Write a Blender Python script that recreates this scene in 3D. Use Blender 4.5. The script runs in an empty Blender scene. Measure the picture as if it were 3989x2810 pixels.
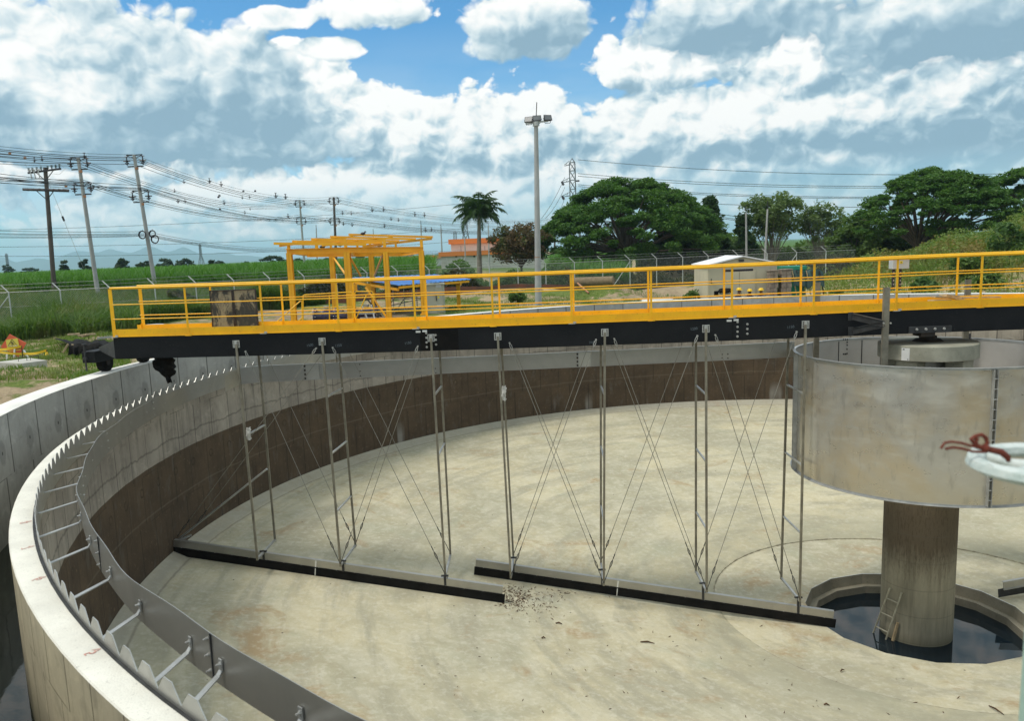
import bpy, math, random
import numpy as np
from math import sin, cos, pi, radians, hypot, atan2, sqrt
random.seed(7); RNG = np.random.default_rng(11)
sc = bpy.context.scene
COL = sc.collection
# ------------------------------------------------------------------ camera
CAM = np.array([-8.4471, -17.8555, 2.4058])
YAW, PITCH, ROLL, FPX = radians(-3.8481), radians(-8.6299), radians(-2.3673), 3197.74
PXO, PYO, W0, H0 = -146.12, 63.28, 3989., 2810.
Fv = np.array([sin(YAW)*cos(PITCH), cos(YAW)*cos(PITCH), sin(PITCH)])
_R = np.array([cos(YAW), -sin(YAW), 0.]); _U = np.cross(_R, Fv)
Rv = _R*cos(ROLL) + _U*sin(ROLL); Uv = -_R*sin(ROLL) + _U*cos(ROLL)
from mathutils import Matrix, Vector
cd = bpy.data.cameras.new('camera'); cam = bpy.data.objects.new('camera', cd); COL.objects.link(cam)
cam.matrix_world = Matrix([[Rv[i], Uv[i], -Fv[i], CAM[i]] for i in range(3)] + [[0, 0, 0, 1]])
cd.sensor_width = 36; cd.sensor_fit = 'HORIZONTAL'; cd.lens = FPX/W0*36
cd.shift_x = -PXO/W0; cd.shift_y = PYO/W0
cd.clip_start = .05; cd.clip_end = 60000
cd.dof.use_dof = True; cd.dof.focus_distance = 21; cd.dof.aperture_fstop = 2.6
sc.camera = cam
# ------------------------------------------------------------------ light
SUN_AZ = atan2(-.90, -.26)      # horizontal direction towards the sun, as atan2(x, y)
SUN_EL = radians(61)
SKY = dict(nish=.115, cloud=.92)
sd = bpy.data.lights.new('sun', 'SUN'); sun = bpy.data.objects.new('sun', sd); COL.objects.link(sun)
sd.energy = 2.05; sd.angle = radians(13); sd.color = (1, .945, .85)
tos = Vector((sin(SUN_AZ)*cos(SUN_EL), cos(SUN_AZ)*cos(SUN_EL), sin(SUN_EL)))
sun.rotation_euler = tos.to_track_quat('Z', 'Y').to_euler()
sc.view_settings.view_transform = 'Standard'; sc.view_settings.look = 'None'
sc.view_settings.exposure = 0.2; sc.view_settings.gamma = 1
sc.cycles.use_denoising = True
sc.cycles.max_bounces = 8; sc.cycles.volume_bounces = 2
sc.cycles.transparent_max_bounces = 12

# pixel of the photograph (3989 x 2810) to a point of the place
def ray(sx, sy):
    return Fv + Rv*(sx-W0/2-PXO)/FPX - Uv*(sy-H0/2-PYO)/FPX
def PY(sx, sy, Y):
    d = ray(sx, sy); return CAM + d*(Y-CAM[1])/d[1]
def PZ(sx, sy, z):
    d = ray(sx, sy); return CAM + d*(z-CAM[2])/d[2]
def PR(sx, sy, r, far=False):
    d = ray(sx, sy); a = d[0]**2+d[1]**2; b = 2*(CAM[0]*d[0]+CAM[1]*d[1]); c = CAM[0]**2+CAM[1]**2-r*r
    D = sqrt(max(0, b*b-4*a*c)); return CAM + d*((-b+(D if far else -D))/2/a)
def floor_z(r):
    return -5.79+(r-4.33)*(1.48/12.52) if r > 4.33 else -5.96+(r-2.23)*.081
def PF(sx, sy):
    z = -5.
    for _ in range(25):
        p = PZ(sx, sy, z); z = floor_z(hypot(p[0], p[1]))
    return p

# ------------------------------------------------------------------ node helpers
class NT:
    def __init__(s, nt): s.nt = nt; s.n = nt.nodes; s.l = nt.links
    def add(s, t, **k):
        n = s.n.new(t)
        for a, b in k.items(): setattr(n, a, b)
        return n
    def link(s, a, b): s.l.new(a, b)
    def put(s, sock, v):
        if hasattr(v, 'is_linked') or isinstance(v, bpy.types.NodeSocket): s.l.new(v, sock)
        else: sock.default_value = v
    def math(s, op, a, b=None, c=None, clamp=False):
        n = s.add('ShaderNodeMath', operation=op, use_clamp=clamp); s.put(n.inputs[0], a)
        if b is not None: s.put(n.inputs[1], b)
        if c is not None: s.put(n.inputs[2], c)
        return n.outputs[0]
    def vmath(s, op, a, b=None):
        n = s.add('ShaderNodeVectorMath', operation=op); s.put(n.inputs[0], a)
        if b is not None: s.put(n.inputs[1], b)
        return n.outputs[0]
    def noise(s, vec, scale, detail=4, rough=.55, dist=0, lac=2, dim='3D'):
        n = s.add('ShaderNodeTexNoise', noise_dimensions=dim); s.put(n.inputs['Vector'], vec)
        n.inputs['Scale'].default_value = scale; n.inputs['Detail'].default_value = detail
        n.inputs['Roughness'].default_value = rough; n.inputs['Distortion'].default_value = dist
        n.inputs['Lacunarity'].default_value = lac
        return n.outputs[0]
    def vor(s, vec, scale, feature='F1', detail=0, rough=.5, rnd=1, dim='3D'):
        n = s.add('ShaderNodeTexVoronoi', feature=feature, voronoi_dimensions=dim); s.put(n.inputs['Vector'], vec)
        n.inputs['Scale'].default_value = scale
        if 'Detail' in n.inputs: n.inputs['Detail'].default_value = detail; n.inputs['Roughness'].default_value = rough
        n.inputs['Randomness'].default_value = rnd
        return n.outputs['Distance']
    def ramp(s, fac, stops, interp='LINEAR'):
        n = s.add('ShaderNodeValToRGB'); n.color_ramp.interpolation = interp
        e = n.color_ramp.elements
        while len(e) < len(stops): e.new(.5)
        for i, (p, c) in enumerate(stops):
            e[i].position = p; e[i].color = (*c, 1) if len(c) == 3 else c
        s.put(n.inputs[0], fac); return n.outputs[0]
    def g(s, fac, a, b):   # grey ramp a..b -> 0..1
        n = s.add('ShaderNodeMapRange', clamp=True); s.put(n.inputs[0], fac)
        n.inputs[1].default_value = a; n.inputs[2].default_value = b
        return n.outputs[0]
    def mix(s, fac, a, b, blend='MIX'):
        n = s.add('ShaderNodeMix', data_type='RGBA', blend_type=blend); s.put(n.inputs[0], fac)
        s.put(n.inputs[6], (*a, 1) if isinstance(a, tuple) and len(a) == 3 else a)
        s.put(n.inputs[7], (*b, 1) if isinstance(b, tuple) and len(b) == 3 else b)
        return n.outputs[2]
    def mapv(s, vec, sc_=(1, 1, 1), loc=(0, 0, 0), rot=(0, 0, 0)):
        n = s.add('ShaderNodeMapping'); s.put(n.inputs[0], vec)
        n.inputs['Scale'].default_value = sc_; n.inputs['Location'].default_value = loc; n.inputs['Rotation'].default_value = rot
        return n.outputs[0]
    def sep(s, v):
        n = s.add('ShaderNodeSeparateXYZ'); s.put(n.inputs[0], v); return n.outputs
    def comb(s, x, y, z=0.):
        n = s.add('ShaderNodeCombineXYZ'); s.put(n.inputs[0], x); s.put(n.inputs[1], y); s.put(n.inputs[2], z); return n.outputs[0]

def newmat(name):
    m = bpy.data.materials.new(name); m.use_nodes = True; nt = m.node_tree
    b = nt.nodes['Principled BSDF']; t = NT(nt)
    tc = t.add('ShaderNodeTexCoord')
    return m, t, b, tc
def setb(t, b, col=None, rough=None, metal=None, bump=None, bstr=.3, bdist=.02, spec=None):
    if col is not None: t.put(b.inputs['Base Color'], (*col, 1) if isinstance(col, tuple) and len(col) == 3 else col)
    if rough is not None: t.put(b.inputs['Roughness'], rough)
    if metal is not None: t.put(b.inputs['Metallic'], metal)
    if spec is not None: b.inputs['Specular IOR Level'].default_value = spec
    if bump is not None:
        n = t.add('ShaderNodeBump'); n.inputs['Strength'].default_value = bstr; n.inputs['Distance'].default_value = bdist
        t.link(bump, n.inputs['Height']); t.link(n.outputs[0], b.inputs['Normal'])
def simple(name, c1, c2=None, scale=3, rough=.6, metal=0, detail=5, bstr=.15, lo=.35, hi=.65, speck=None, rvar=.12):
    m, t, b, tc = newmat(name); v = tc.outputs['Object']
    c2 = c2 or tuple(x*.8 for x in c1)
    n = t.noise(v, scale, detail, .6)
    col = t.mix(t.g(n, lo, hi), c1, c2)
    if speck:
        n2 = t.noise(v, scale*14, 3, .6); col = t.mix(t.g(n2, .62, .72), col, speck)
    r = t.math('ADD', t.math('MULTIPLY', n, rvar), rough-rvar/2)
    setb(t, b, col, r, metal, t.noise(v, scale*8, 4), bstr, .01)
    return m

# ------------------------------------------------------------------ mesh helpers
class MB:
    def __init__(s): s.v = []; s.f = []; s.uv = None
    def add(s, vs, fs):
        o = len(s.v); s.v += [tuple(map(float, p)) for p in vs]; s.f += [tuple(i+o for i in f) for f in fs]; return s
    def hexa(s, p):   # 8 points: bottom 4 ccw, top 4
        return s.add(p, [(3, 2, 1, 0), (4, 5, 6, 7), (0, 1, 5, 4), (1, 2, 6, 5), (2, 3, 7, 6), (3, 0, 4, 7)])
    def box(s, x0, x1, y0, y1, z0, z1):
        return s.hexa([(x0, y0, z0), (x1, y0, z0), (x1, y1, z0), (x0, y1, z0), (x0, y0, z1), (x1, y0, z1), (x1, y1, z1), (x0, y1, z1)])
    def obox(s, c, sx, sy, sz, rz=0):   # centred box turned about z
        pts = []
        for dz in (-sz/2, sz/2):
            for dx, dy in ((-sx/2, -sy/2), (sx/2, -sy/2), (sx/2, sy/2), (-sx/2, sy/2)):
                pts.append((c[0]+dx*cos(rz)-dy*sin(rz), c[1]+dx*sin(rz)+dy*cos(rz), c[2]+dz))
        return s.hexa(pts)
    def bar(s, a, b, w, h, up=(0, 0, 1)):   # rectangular bar from a to b
        a = Vector(a); b = Vector(b); d = (b-a).normalized(); u = Vector(up)
        if abs(d.dot(u)) > .98: u = Vector((0, 1, 0))
        x = d.cross(u).normalized(); z = x.cross(d).normalized()
        P = []
        for p in (a, b):
            for i, j in ((-1, -1), (1, -1), (1, 1), (-1, 1)): P.append(tuple(p + x*i*w/2 + z*j*h/2))
        return s.add(P, [(0, 1, 2, 3), (7, 6, 5, 4), (0, 4, 5, 1), (1, 5, 6, 2), (2, 6, 7, 3), (3, 7, 4, 0)])
    def tube(s, pts, r, n=8, cap=True):
        pts = [Vector(p) for p in pts]; rs = r if isinstance(r, (list, tuple)) else [r]*len(pts)
        o = len(s.v); N = len(pts); prev = None
        for i, p in enumerate(pts):
            d = (pts[min(i+1, N-1)]-pts[max(i-1, 0)])
            d = d.normalized() if d.length > 1e-9 else Vector((0, 0, 1))
            if prev is None:
                u = Vector((0, 0, 1)) if abs(d.z) < .9 else Vector((0, 1, 0)); x = d.cross(u).normalized()
            else:
                x = (prev - d*prev.dot(d)).normalized()
            prev = x; y = d.cross(x)
            for k in range(n):
                a = 2*pi*k/n; s.v.append(tuple(p + (x*cos(a)+y*sin(a))*rs[i]))
        for i in range(N-1):
            for k in range(n):
                k2 = (k+1) % n; s.f.append((o+i*n+k, o+i*n+k2, o+(i+1)*n+k2, o+(i+1)*n+k))
        if cap:
            s.f.append(tuple(o+k for k in range(n))[::-1]); s.f.append(tuple(o+(N-1)*n+k for k in range(n)))
        return s
    def cyl(s, c, r, h, n=24, r2=None):
        return s.tube([c, (c[0], c[1], c[2]+h)], [r, r if r2 is None else r2], n)
    def ring(s, prof, a0=0, a1=2*pi, n=180, closed_prof=True, c=(0, 0)):
        full = abs(a1-a0-2*pi) < 1e-6; o = len(s.v); m = len(prof); cnt = n if full else n+1
        for i in range(cnt):
            a = a0+(a1-a0)*i/n
            for r, z in prof: s.v.append((c[0]+r*cos(a), c[1]+r*sin(a), z))
        for i in range(n):
            j = (i+1) % cnt
            for k in range(m if closed_prof else m-1):
                k2 = (k+1) % m; s.f.append((o+i*m+k, o+j*m+k, o+j*m+k2, o+i*m+k2))
        if not full and closed_prof:
            s.f.append(tuple(o+k for k in range(m))); s.f.append(tuple(o+n*m+k for k in range(m))[::-1])
        return s
    def ell(s, c, rx, ry, rz, n=12, m=8):
        o = len(s.v)
        for j in range(m+1):
            t = pi*j/m
            for i in range(n):
                a = 2*pi*i/n; s.v.append((c[0]+rx*sin(t)*cos(a), c[1]+ry*sin(t)*sin(a), c[2]+rz*cos(t)))
        for j in range(m):
            for i in range(n):
                i2 = (i+1) % n; s.f.append((o+j*n+i, o+(j+1)*n+i, o+(j+1)*n+i2, o+j*n+i2))
        return s
    def ibeam(s, a, b, h, w, t=.012):
        a = Vector(a); b = Vector(b); u = Vector((0, 0, 1))
        s.bar(a+u*(h/2-t/2), b+u*(h/2-t/2), w, t); s.bar(a-u*(h/2-t/2), b-u*(h/2-t/2), w, t); s.bar(a, b, t, h-2*t); return s

def root_loc(p):
    while p.parent: p = p.parent
    return p.location
def tag(o, label=None, cat=None, group=None, kind=None):
    if label: o['label'] = label
    if cat: o['category'] = cat
    if group: o['group'] = group
    if kind: o['kind'] = kind
    return o
def thing(name, loc, label, cat, group=None):
    o = bpy.data.objects.new(name, None); COL.objects.link(o); o.location = tuple(map(float, loc)); o.empty_display_size = .2
    return tag(o, label, cat, group)
def part(name, mb, mat, parent=None, smooth=False, label=None, bevel=0):
    off = root_loc(parent) if parent else Vector((0, 0, 0))
    me = bpy.data.meshes.new(name)
    me.from_pydata([(a-off.x, b-off.y, c-off.z) for a, b, c in mb.v], [], mb.f)
    if mb.uv is not None:
        ul = me.uv_layers.new(name='UVMap')
        ul.data.foreach_set('uv', np.array([mb.uv[l.vertex_index] for l in me.loops], dtype=np.float32).ravel())
    if mat: me.materials.append(mat)
    if smooth:
        me.polygons.foreach_set('use_smooth', [True]*len(me.polygons))
        me.set_sharp_from_angle(angle=radians(40))
    me.update()
    o = bpy.data.objects.new(name, me); COL.objects.link(o)
    if parent: o.parent = parent
    if label: o['label'] = label
    if bevel:
        md = o.modifiers.new('bevel', 'BEVEL'); md.width = bevel; md.segments = 2; md.limit_method = 'ANGLE'
    return o
def solo(name, mb, mat, label, cat, group=None, smooth=False, kind=None, bevel=0):
    return tag(part(name, mb, mat, None, smooth, bevel=bevel), label, cat, group, kind)
def copy_tree(o, loc=None, parent=None, label=None, rz=None, sc_=None):
    c = o.copy(); COL.objects.link(c)
    if parent: c.parent = parent
    for ch in list(o.children):
        copy_tree(ch, None, c)
    if loc is not None: c.location = tuple(map(float, loc))
    if rz is not None: c.rotation_euler.z = rz
    if sc_ is not None: c.scale = (sc_,)*3
    if label: c['label'] = label
    return c
def npmesh(name, V, Fc, mat, parent=None, smooth=False):
    """V (n,3), Fc (m,k) equal-size faces"""
    V = np.asarray(V, dtype=np.float32).copy()
    if parent: V -= np.array(root_loc(parent), dtype=np.float32)
    m, k = Fc.shape
    me = bpy.data.meshes.new(name); me.vertices.add(len(V)); me.vertices.foreach_set('co', V.ravel())
    me.loops.add(m*k); me.loops.foreach_set('vertex_index', Fc.astype(np.int32).ravel())
    me.polygons.add(m); me.polygons.foreach_set('loop_start', np.arange(0, m*k, k, dtype=np.int32))
    if smooth: me.polygons.foreach_set('use_smooth', np.ones(m, dtype=bool))
    me.update(calc_edges=True); me.validate()
    if mat: me.materials.append(mat)
    o = bpy.data.objects.new(name, me); COL.objects.link(o)
    if parent: o.parent = parent
    return o
def leaf_geo(P, size, up=.35, asp=.5, droop=0):
    """diamond-shaped leaf clumps at points P"""
    n = len(P); r = RNG
    d = r.normal(size=(n, 3)); d[:, 2] = d[:, 2]*.5 - droop; d /= np.linalg.norm(d, axis=1)[:, None]
    nn = r.normal(size=(n, 3)); nn[:, 2] = np.abs(nn[:, 2])+up
    s = np.cross(d, nn); s /= np.linalg.norm(s, axis=1)[:, None]+1e-9
    L = size*(.6+.8*r.random(n))[:, None]
    V = np.stack([P-d*L*.5, P+s*L*asp*.5-d*L*.05, P+d*L*.5, P-s*L*asp*.5-d*L*.05], 1).reshape(-1, 3)
    return V, np.arange(4*n).reshape(n, 4)
def blade_geo(P, h, w, lean=.35, droop=.3):
    """bent grass blades: 2 segments, quads"""
    n = len(P); r = RNG
    a = r.random(n)*2*pi; H = h*(.55+.75*r.random(n)); ln = lean*(.2+r.random(n))
    dx = np.stack([np.cos(a), np.sin(a), 0*a], 1); sx = np.stack([-np.sin(a), np.cos(a), 0*a], 1)
    m = P+dx*(H*ln*.35)[:, None]; m[:, 2] += H*.62
    t = P+dx*(H*(ln+droop*r.random(n)))[:, None]; t[:, 2] += H*(1-.25*ln)
    w2 = (w*(.6+.8*r.random(n)))[:, None]
    V = np.stack([P-sx*w2*.5, P+sx*w2*.5, m+sx*w2*.45, m-sx*w2*.45, t+sx*w2*.06, t-sx*w2*.06], 1).reshape(-1, 3)
    b = np.arange(n)[:, None]*6
    Fq = np.concatenate([b+np.array([[0, 1, 2, 3]]), b+np.array([[3, 2, 4, 5]])], 0)
    return V, Fq
def smooth01(t): t = min(1, max(0, t)); return t*t*(3-2*t)

# ------------------------------------------------------------------ world: clear sky with cumulus
world = bpy.data.worlds.new('World'); sc.world = world; world.use_nodes = True
world.cycles.sampling_method = 'MANUAL'; world.cycles.sample_map_resolution = 256
def build_world():
    t = NT(world.node_tree); t.n.clear()
    out = t.add('ShaderNodeOutputWorld'); bg = t.add('ShaderNodeBackground')
    sky = t.add('ShaderNodeTexSky', sky_type='NISHITA', sun_disc=False)
    sky.sun_elevation = SUN_EL; sky.sun_rotation = SUN_AZ; sky.air_density = 1.0; sky.dust_density = .6; sky.ozone_density = 2.5
    tc = t.add('ShaderNodeTexCoord'); d = t.vmath('NORMALIZE', tc.outputs['Generated'])
    x, y, z = t.sep(d)
    az = t.math('ARCTAN2', x, y); el = t.math('ARCSINE', z)
    p = t.comb(az, el, 0.)
    q = t.vmath('MULTIPLY', p, (1, 1.25, 1))
    def dirc(sx, sy):
        r = ray(sx, sy); return atan2(r[0], r[1]), atan2(r[2], hypot(r[0], r[1]))
    def cone(e, pp=None):
        sx, sy, rx, ry = e[:4]; a, b = dirc(sx, sy)
        v = t.vmath('SUBTRACT', pp or p, (a, b, 0)); v = t.vmath('MULTIPLY', v, (FPX/rx, FPX/ry, 0))
        n = t.add('ShaderNodeVectorMath', operation='LENGTH'); t.link(v, n.inputs[0])
        return t.math('SUBTRACT', 1., n.outputs['Value'])
    def field(es, pp=None):
        r = None
        for e in es:
            c = cone(e, pp); r = c if r is None else t.math('SMOOTH_MAX', r, c, .15)
        return r
    def soft(es):      # sum of weighted soft blobs
        r = None
        for e in es:
            c = t.math('MULTIPLY', t.g(cone(e), 0, .8), e[4]); r = c if r is None else t.math('ADD', r, c)
        return r
    def tex(vec, s):
        f = t.noise(vec, s, 6.5, .55, 0, dim='2D')
        b = t.vor(t.vmath('ADD', vec, t.warp), s*2.6, 'F1', 3, .5, dim='2D')
        return t.math('ADD', t.math('MULTIPLY', t.math('SUBTRACT', f, .5), 1.1), t.math('MULTIPLY', t.math('SUBTRACT', .42, b), .75))
    def vec_noise(vec, s):
        n = t.add('ShaderNodeTexNoise', noise_dimensions='2D'); t.put(n.inputs['Vector'], vec); n.inputs['Scale'].default_value = s; n.inputs['Detail'].default_value = 1
        return t.vmath('SUBTRACT', n.outputs['Color'], (.5, .5, .5))
    t.warp = t.vmath('MULTIPLY', vec_noise(p, 30.), (.02, .02, 0))
    # direction (in texture space) towards the light: up and to the left of the view
    L = np.array([-.006, .010, 0])
    def layer(es, s, amp, lo, hi, dark, bright, off, base, rel, lowk=.3, extra=None, bigk=1.1, puff=.22):
        v = t.vmath('ADD', q, off)
        n1 = tex(v, s); n2 = tex(t.vmath('ADD', v, tuple(L)), s)
        f0 = field(es)
        if extra is not None: f0 = t.math('MAXIMUM', f0, extra)
        F = t.math('ADD', f0, t.math('MULTIPLY', n1, amp))
        cov = t.g(F, lo, hi)
        relief = t.math('MULTIPLY', t.math('SUBTRACT', n1, n2), rel)
        def lump(vv): return t.math('ADD', t.math('MULTIPLY', t.noise(vv, s, 2.5, .5, 0, dim='2D'), 1.), t.math('MULTIPLY', t.vor(t.vmath('ADD', vv, t.warp), s*2.2, 'F1', 1, .5, dim='2D'), -.55))
        D_ = (-.009, .021, 0); f2 = field(es, t.vmath('ADD', p, D_))
        big = t.math('ADD', t.math('SUBTRACT', field(es), f2), t.math('MULTIPLY', t.math('SUBTRACT', lump(v), lump(t.vmath('ADD', v, D_))), amp*.8))
        big = t.math('MULTIPLY', t.math('MINIMUM', t.math('MAXIMUM', big, -.45), .45), bigk)
        relief = t.math('ADD', relief, big)
        relief = t.math('ADD', relief, t.math('MULTIPLY', t.math('SUBTRACT', .36, t.vor(t.vmath('ADD', v, t.warp), s*3.4, 'F1', 2, .55, dim='2D')), puff))
        core = t.math('MULTIPLY', t.g(F, .1, 1.1), -.14)
        low = t.math('MULTIPLY', t.math('SUBTRACT', t.noise(v, s*.8, 2, .5, dim='2D'), .5), lowk)
        sh = t.math('ADD', t.math('ADD', relief, base), t.math('ADD', core, low))
        if bright: sh = t.math('ADD', sh, soft(bright))
        if dark: sh = t.math('SUBTRACT', sh, soft(dark))
        colr = t.ramp(sh, [(.0, (.27, .42, .53)), (.28, (.39, .545, .64)), (.5, (.60, .725, .78)), (.68, (.79, .87, .885)), (.84, (.95, .965, .95)), (1, (1.03, 1.03, 1.0))])
        return cov, colr
    c = t.mix(1., sky.outputs[0], (SKY['nish']*.50, SKY['nish']*1.02, SKY['nish']*1.25), 'MULTIPLY')
    # thin bright veil towards the horizon
    veil = t.math('MULTIPLY', t.g(el, .26, .0), t.g(t.noise(t.vmath('MULTIPLY', p, (1, 5., 1)), 3.5, 4, .6, dim='2D'), .2, .6))
    c = t.mix(t.math('MULTIPLY', veil, .85), c, (.68, .79, .84))
    # far bank of cumulus, plus unseen cover added overhead and behind to whiten ambient light
    bank = [(1130, 250, 110, 110), (1240, 360, 220, 190), (1420, 470, 230, 190), (1600, 520, 260, 210), (1790, 540, 250, 230), (1960, 560, 240, 230), (2110, 450, 150, 160), (2210, 520, 160, 170),
            (2100, 760, 900, 300), (1300, 800, 1300, 200), (2450, 560, 260, 210), (2640, 520, 330, 220), (2900, 480, 480, 230), (3150, 620, 900, 330), (3500, 470, 760, 360),
            (3250, 200, 260, 190), (3480, 230, 330, 200), (3950, 330, 460, 450), (2420, 240, 180, 110), (2620, 270, 300, 110), (2850, 230, 280, 130), (200, 650, 900, 120)]
    cov, colr = layer(bank, 10., .50, .03, .13,
        [(1900, 660, 700, 120, .12), (3400, 560, 700, 110, .38), (3300, 330, 360, 100, .32), (3960, 500, 400, 240, .32), (900, 650, 900, 90, .30), (2800, 600, 360, 60, .15), (2960, 700, 600, 60, .15), (1500, 640, 300, 60, .15), (2300, 560, 200, 90, .15)],
        [(1250, 260, 180, 160, .22), (1550, 420, 330, 200, .18), (2100, 400, 230, 150, .3), (3200, 200, 400, 180, .28), (2450, 250, 200, 100, .22), (2650, 440, 420, 110, .18), (1650, 600, 500, 120, .12), (2900, 430, 380, 100, .12), (3350, 120, 260, 120, .2), (1300, 720, 620, 60, .3), (3650, 380, 300, 150, .12), (2300, 760, 900, 80, .18), (400, 700, 700, 60, .25)],
        (0, 0, 0), .70, 1.0, .24, t.math('ADD', t.math('MULTIPLY', t.g(el, .34, .42), 1.15), t.math('MULTIPLY', t.g(t.math('ABSOLUTE', az), .85, 1.2), .45)))
    c = t.mix(t.math('MULTIPLY', cov, t.g(el, .015, .09)), c, colr)
    # low streaks under the bank
    cov, colr = layer([(900, 900, 2600, 130), (2900, 860, 1800, 150)], 14., .95, .35, .95, [], [], (3, 1, 2), .84, 1.2)
    c = t.mix(t.math('MULTIPLY', cov, .85), c, colr)
    # big shaded cloud on the left and the loose grey ones overhead
    front = [(-100, 260, 620, 330), (330, 300, 420, 330), (640, 310, 330, 280), (870, 350, 300, 290), (1030, 430, 230, 260), (250, 545, 900, 130), (1000, 560, 480, 110),
             (2050, 90, 330, 150), (1450, 25, 260, 90), (1300, 190, 160, 50), (1080, 70, 170, 45), (2830, 60, 460, 170), (3800, 60, 640, 190)]
    cov, colr = layer(front, 8.5, .42, .03, .15,
        [(650, 560, 1200, 140, .38), (1080, 380, 240, 300, .26), (0, 510, 500, 120, .22), (700, 430, 500, 180, .15), (2050, 105, 280, 90, .38), (2800, 95, 460, 130, .42), (3700, 110, 640, 200, .42), (500, 320, 500, 240, .12)],
        [(280, 410, 230, 120, .65), (60, 230, 300, 160, .3), (1400, 100, 250, 100, .25), (1300, 190, 200, 60, .4)],
        (5, 2, 1), .64, .7, .20, None, .95)
    c = t.mix(cov, c, colr)
    t.link(t.mix(1., c, (SKY['cloud'],)*3, 'MULTIPLY'), bg.inputs[0]); bg.inputs[1].default_value = 1.0
    t.link(bg.outputs[0], out.inputs[0])
build_world()

# ------------------------------------------------------------------ materials
def concrete_wall(name, base, dark, panel=1.22, zsplit=None, low=None, low2=None, ties=None, streak=.5, H=3.0, lipz=None):
    """formwork-cast concrete; UV = metres along the wall, metres of height"""
    m, t, b, tc = newmat(name); uv = tc.outputs['UV']; u, v, _ = t.sep(uv)
    big = t.noise(uv, .55, 5, .6); fine = t.noise(uv, 9, 5, .65)
    # every form panel a little different
    row = t.math('FLOOR', t.math('DIVIDE', v, 1.05))
    ui = t.math('DIVIDE', t.math('ADD', u, t.math('MULTIPLY', row, .37)), panel); cell = t.math('FLOOR', ui)
    wn = t.add('ShaderNodeTexWhiteNoise', noise_dimensions='2D'); t.link(t.comb(cell, row), wn.inputs['Vector'])
    col = t.mix(t.g(big, .35, .68), base, dark)
    col = t.mix(t.math('MULTIPLY', t.g(wn.outputs['Value'], .0, 1.), .22), col, tuple(x*.72 for x in base))
    st = t.noise(t.mapv(uv, (7, .35, 1)), 1.0, 5, .65)
    col = t.mix(t.math('MULTIPLY', t.g(st, .5, .75), streak), col, tuple(x*.55 for x in dark))
    col = t.mix(t.math('MULTIPLY', t.g(fine, .58, .75), .35), col, tuple(min(1, x*1.25) for x in base))
    blot = t.noise(uv, 2.3, 6, .68, .6); col = t.mix(t.math('MULTIPLY', t.g(blot, .54, .66), .38), col, tuple(x*.6 for x in dark)); col = t.mix(t.math('MULTIPLY', t.g(blot, .44, .34), .35), col, tuple(min(1, x*1.3) for x in base))
    if zsplit is not None:
        lo = t.mix(t.g(t.noise(uv, 1.1, 6, .65), .3, .7), low, low2)
        lo = t.mix(t.math('MULTIPLY', t.g(wn.outputs['Value'], 0, 1), .35), lo, tuple(x*.7 for x in low))
        lo = t.mix(t.math('MULTIPLY', t.g(st, .52, .75), .45), lo, tuple(x*.5 for x in low2))
        lo = t.mix(t.math('MULTIPLY', t.g(fine, .58, .72), .5), lo, tuple(min(1, x*2.0) for x in low))
        lo = t.mix(t.math('MULTIPLY', t.g(t.noise(t.mapv(uv, (2.2, .8, 1)), 1.3, 5, .7), .55, .68), .45), lo, (.13, .12, .10))
        fu = t.math('MULTIPLY', t.math('SUBTRACT', t.math('FRACT', t.math('DIVIDE', u, .92)), .5), .92); rr0 = t.math('SQRT', t.math('ADD', t.math('POWER', fu, 2.), t.math('POWER', t.math('ADD', v, 2.42), 2.)))
        rg = t.math('SUBTRACT', 1, t.g(t.math('ABSOLUTE', t.math('SUBTRACT', rr0, .085)), .012, .03)); lo = t.mix(t.math('MULTIPLY', t.math('MULTIPLY', rg, t.g(fine, .35, .6)), .7), lo, (.025, .018, .012))
        hb = t.math('SUBTRACT', 1, t.g(t.math('ABSOLUTE', t.math('ADD', t.math('ADD', v, 3.02), t.math('MULTIPLY', t.math('SUBTRACT', big, .5), .12))), .01, .03)); lo = t.mix(t.math('MULTIPLY', hb, .35), lo, (.18, .15, .11))
        # pale drips just above the floor
        dr = t.math('MULTIPLY', t.g(t.noise(t.mapv(uv, (.9, .12, 1)), 1.4, 2, .5), .66, .74), t.g(v, -3.45, -3.95))
        lo = t.mix(t.math('MULTIPLY', dr, .6), lo, (.34, .33, .30))
        zz = t.math('ADD', v, t.math('MULTIPLY', t.math('SUBTRACT', t.noise(t.mapv(uv, (1.3, 0, 1)), 1, 5, .7), .5), .05))
        # old water mark a little above the tide line
        zl = t.math('ADD', v, t.math('MULTIPLY', t.math('SUBTRACT', t.noise(t.mapv(uv, (1.1, .0, 1)), 1, 8, .7), .5), .42))
        line = t.math('SUBTRACT', 1, t.g(t.math('ABSOLUTE', t.math('SUBTRACT', zl, lipz)), .0, .035))
        col = t.mix(t.math('MULTIPLY', line, .6), col, tuple(x*.32 for x in dark))
        col = t.mix(t.g(zz, zsplit+.004, zsplit-.004), col, lo)
    # joints between boards
    fr = t.math('FRACT', ui); jn = t.math('LESS_THAN', t.math('ABSOLUTE', t.math('SUBTRACT', fr, .5)), .5)
    d = t.math('ABSOLUTE', t.math('SUBTRACT', t.math('FRACT', t.math('ADD', ui, .5)), .5))
    joint = t.math('SUBTRACT', 1, t.g(d, .008, .024))
    joint = t.math('MULTIPLY', joint, t.g(wn.outputs['Value'], -.1, .2))
    d2 = t.math('ABSOLUTE', t.math('SUBTRACT', t.math('FRACT', t.math('ADD', t.math('DIVIDE', v, 1.05), .0)), .5))
    hj = t.math('MULTIPLY', t.math('SUBTRACT', 1, t.g(t.math('SUBTRACT', .5, d2), .003, .010)), t.g(t.noise(uv, .9, 2), .5, .56))
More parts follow.
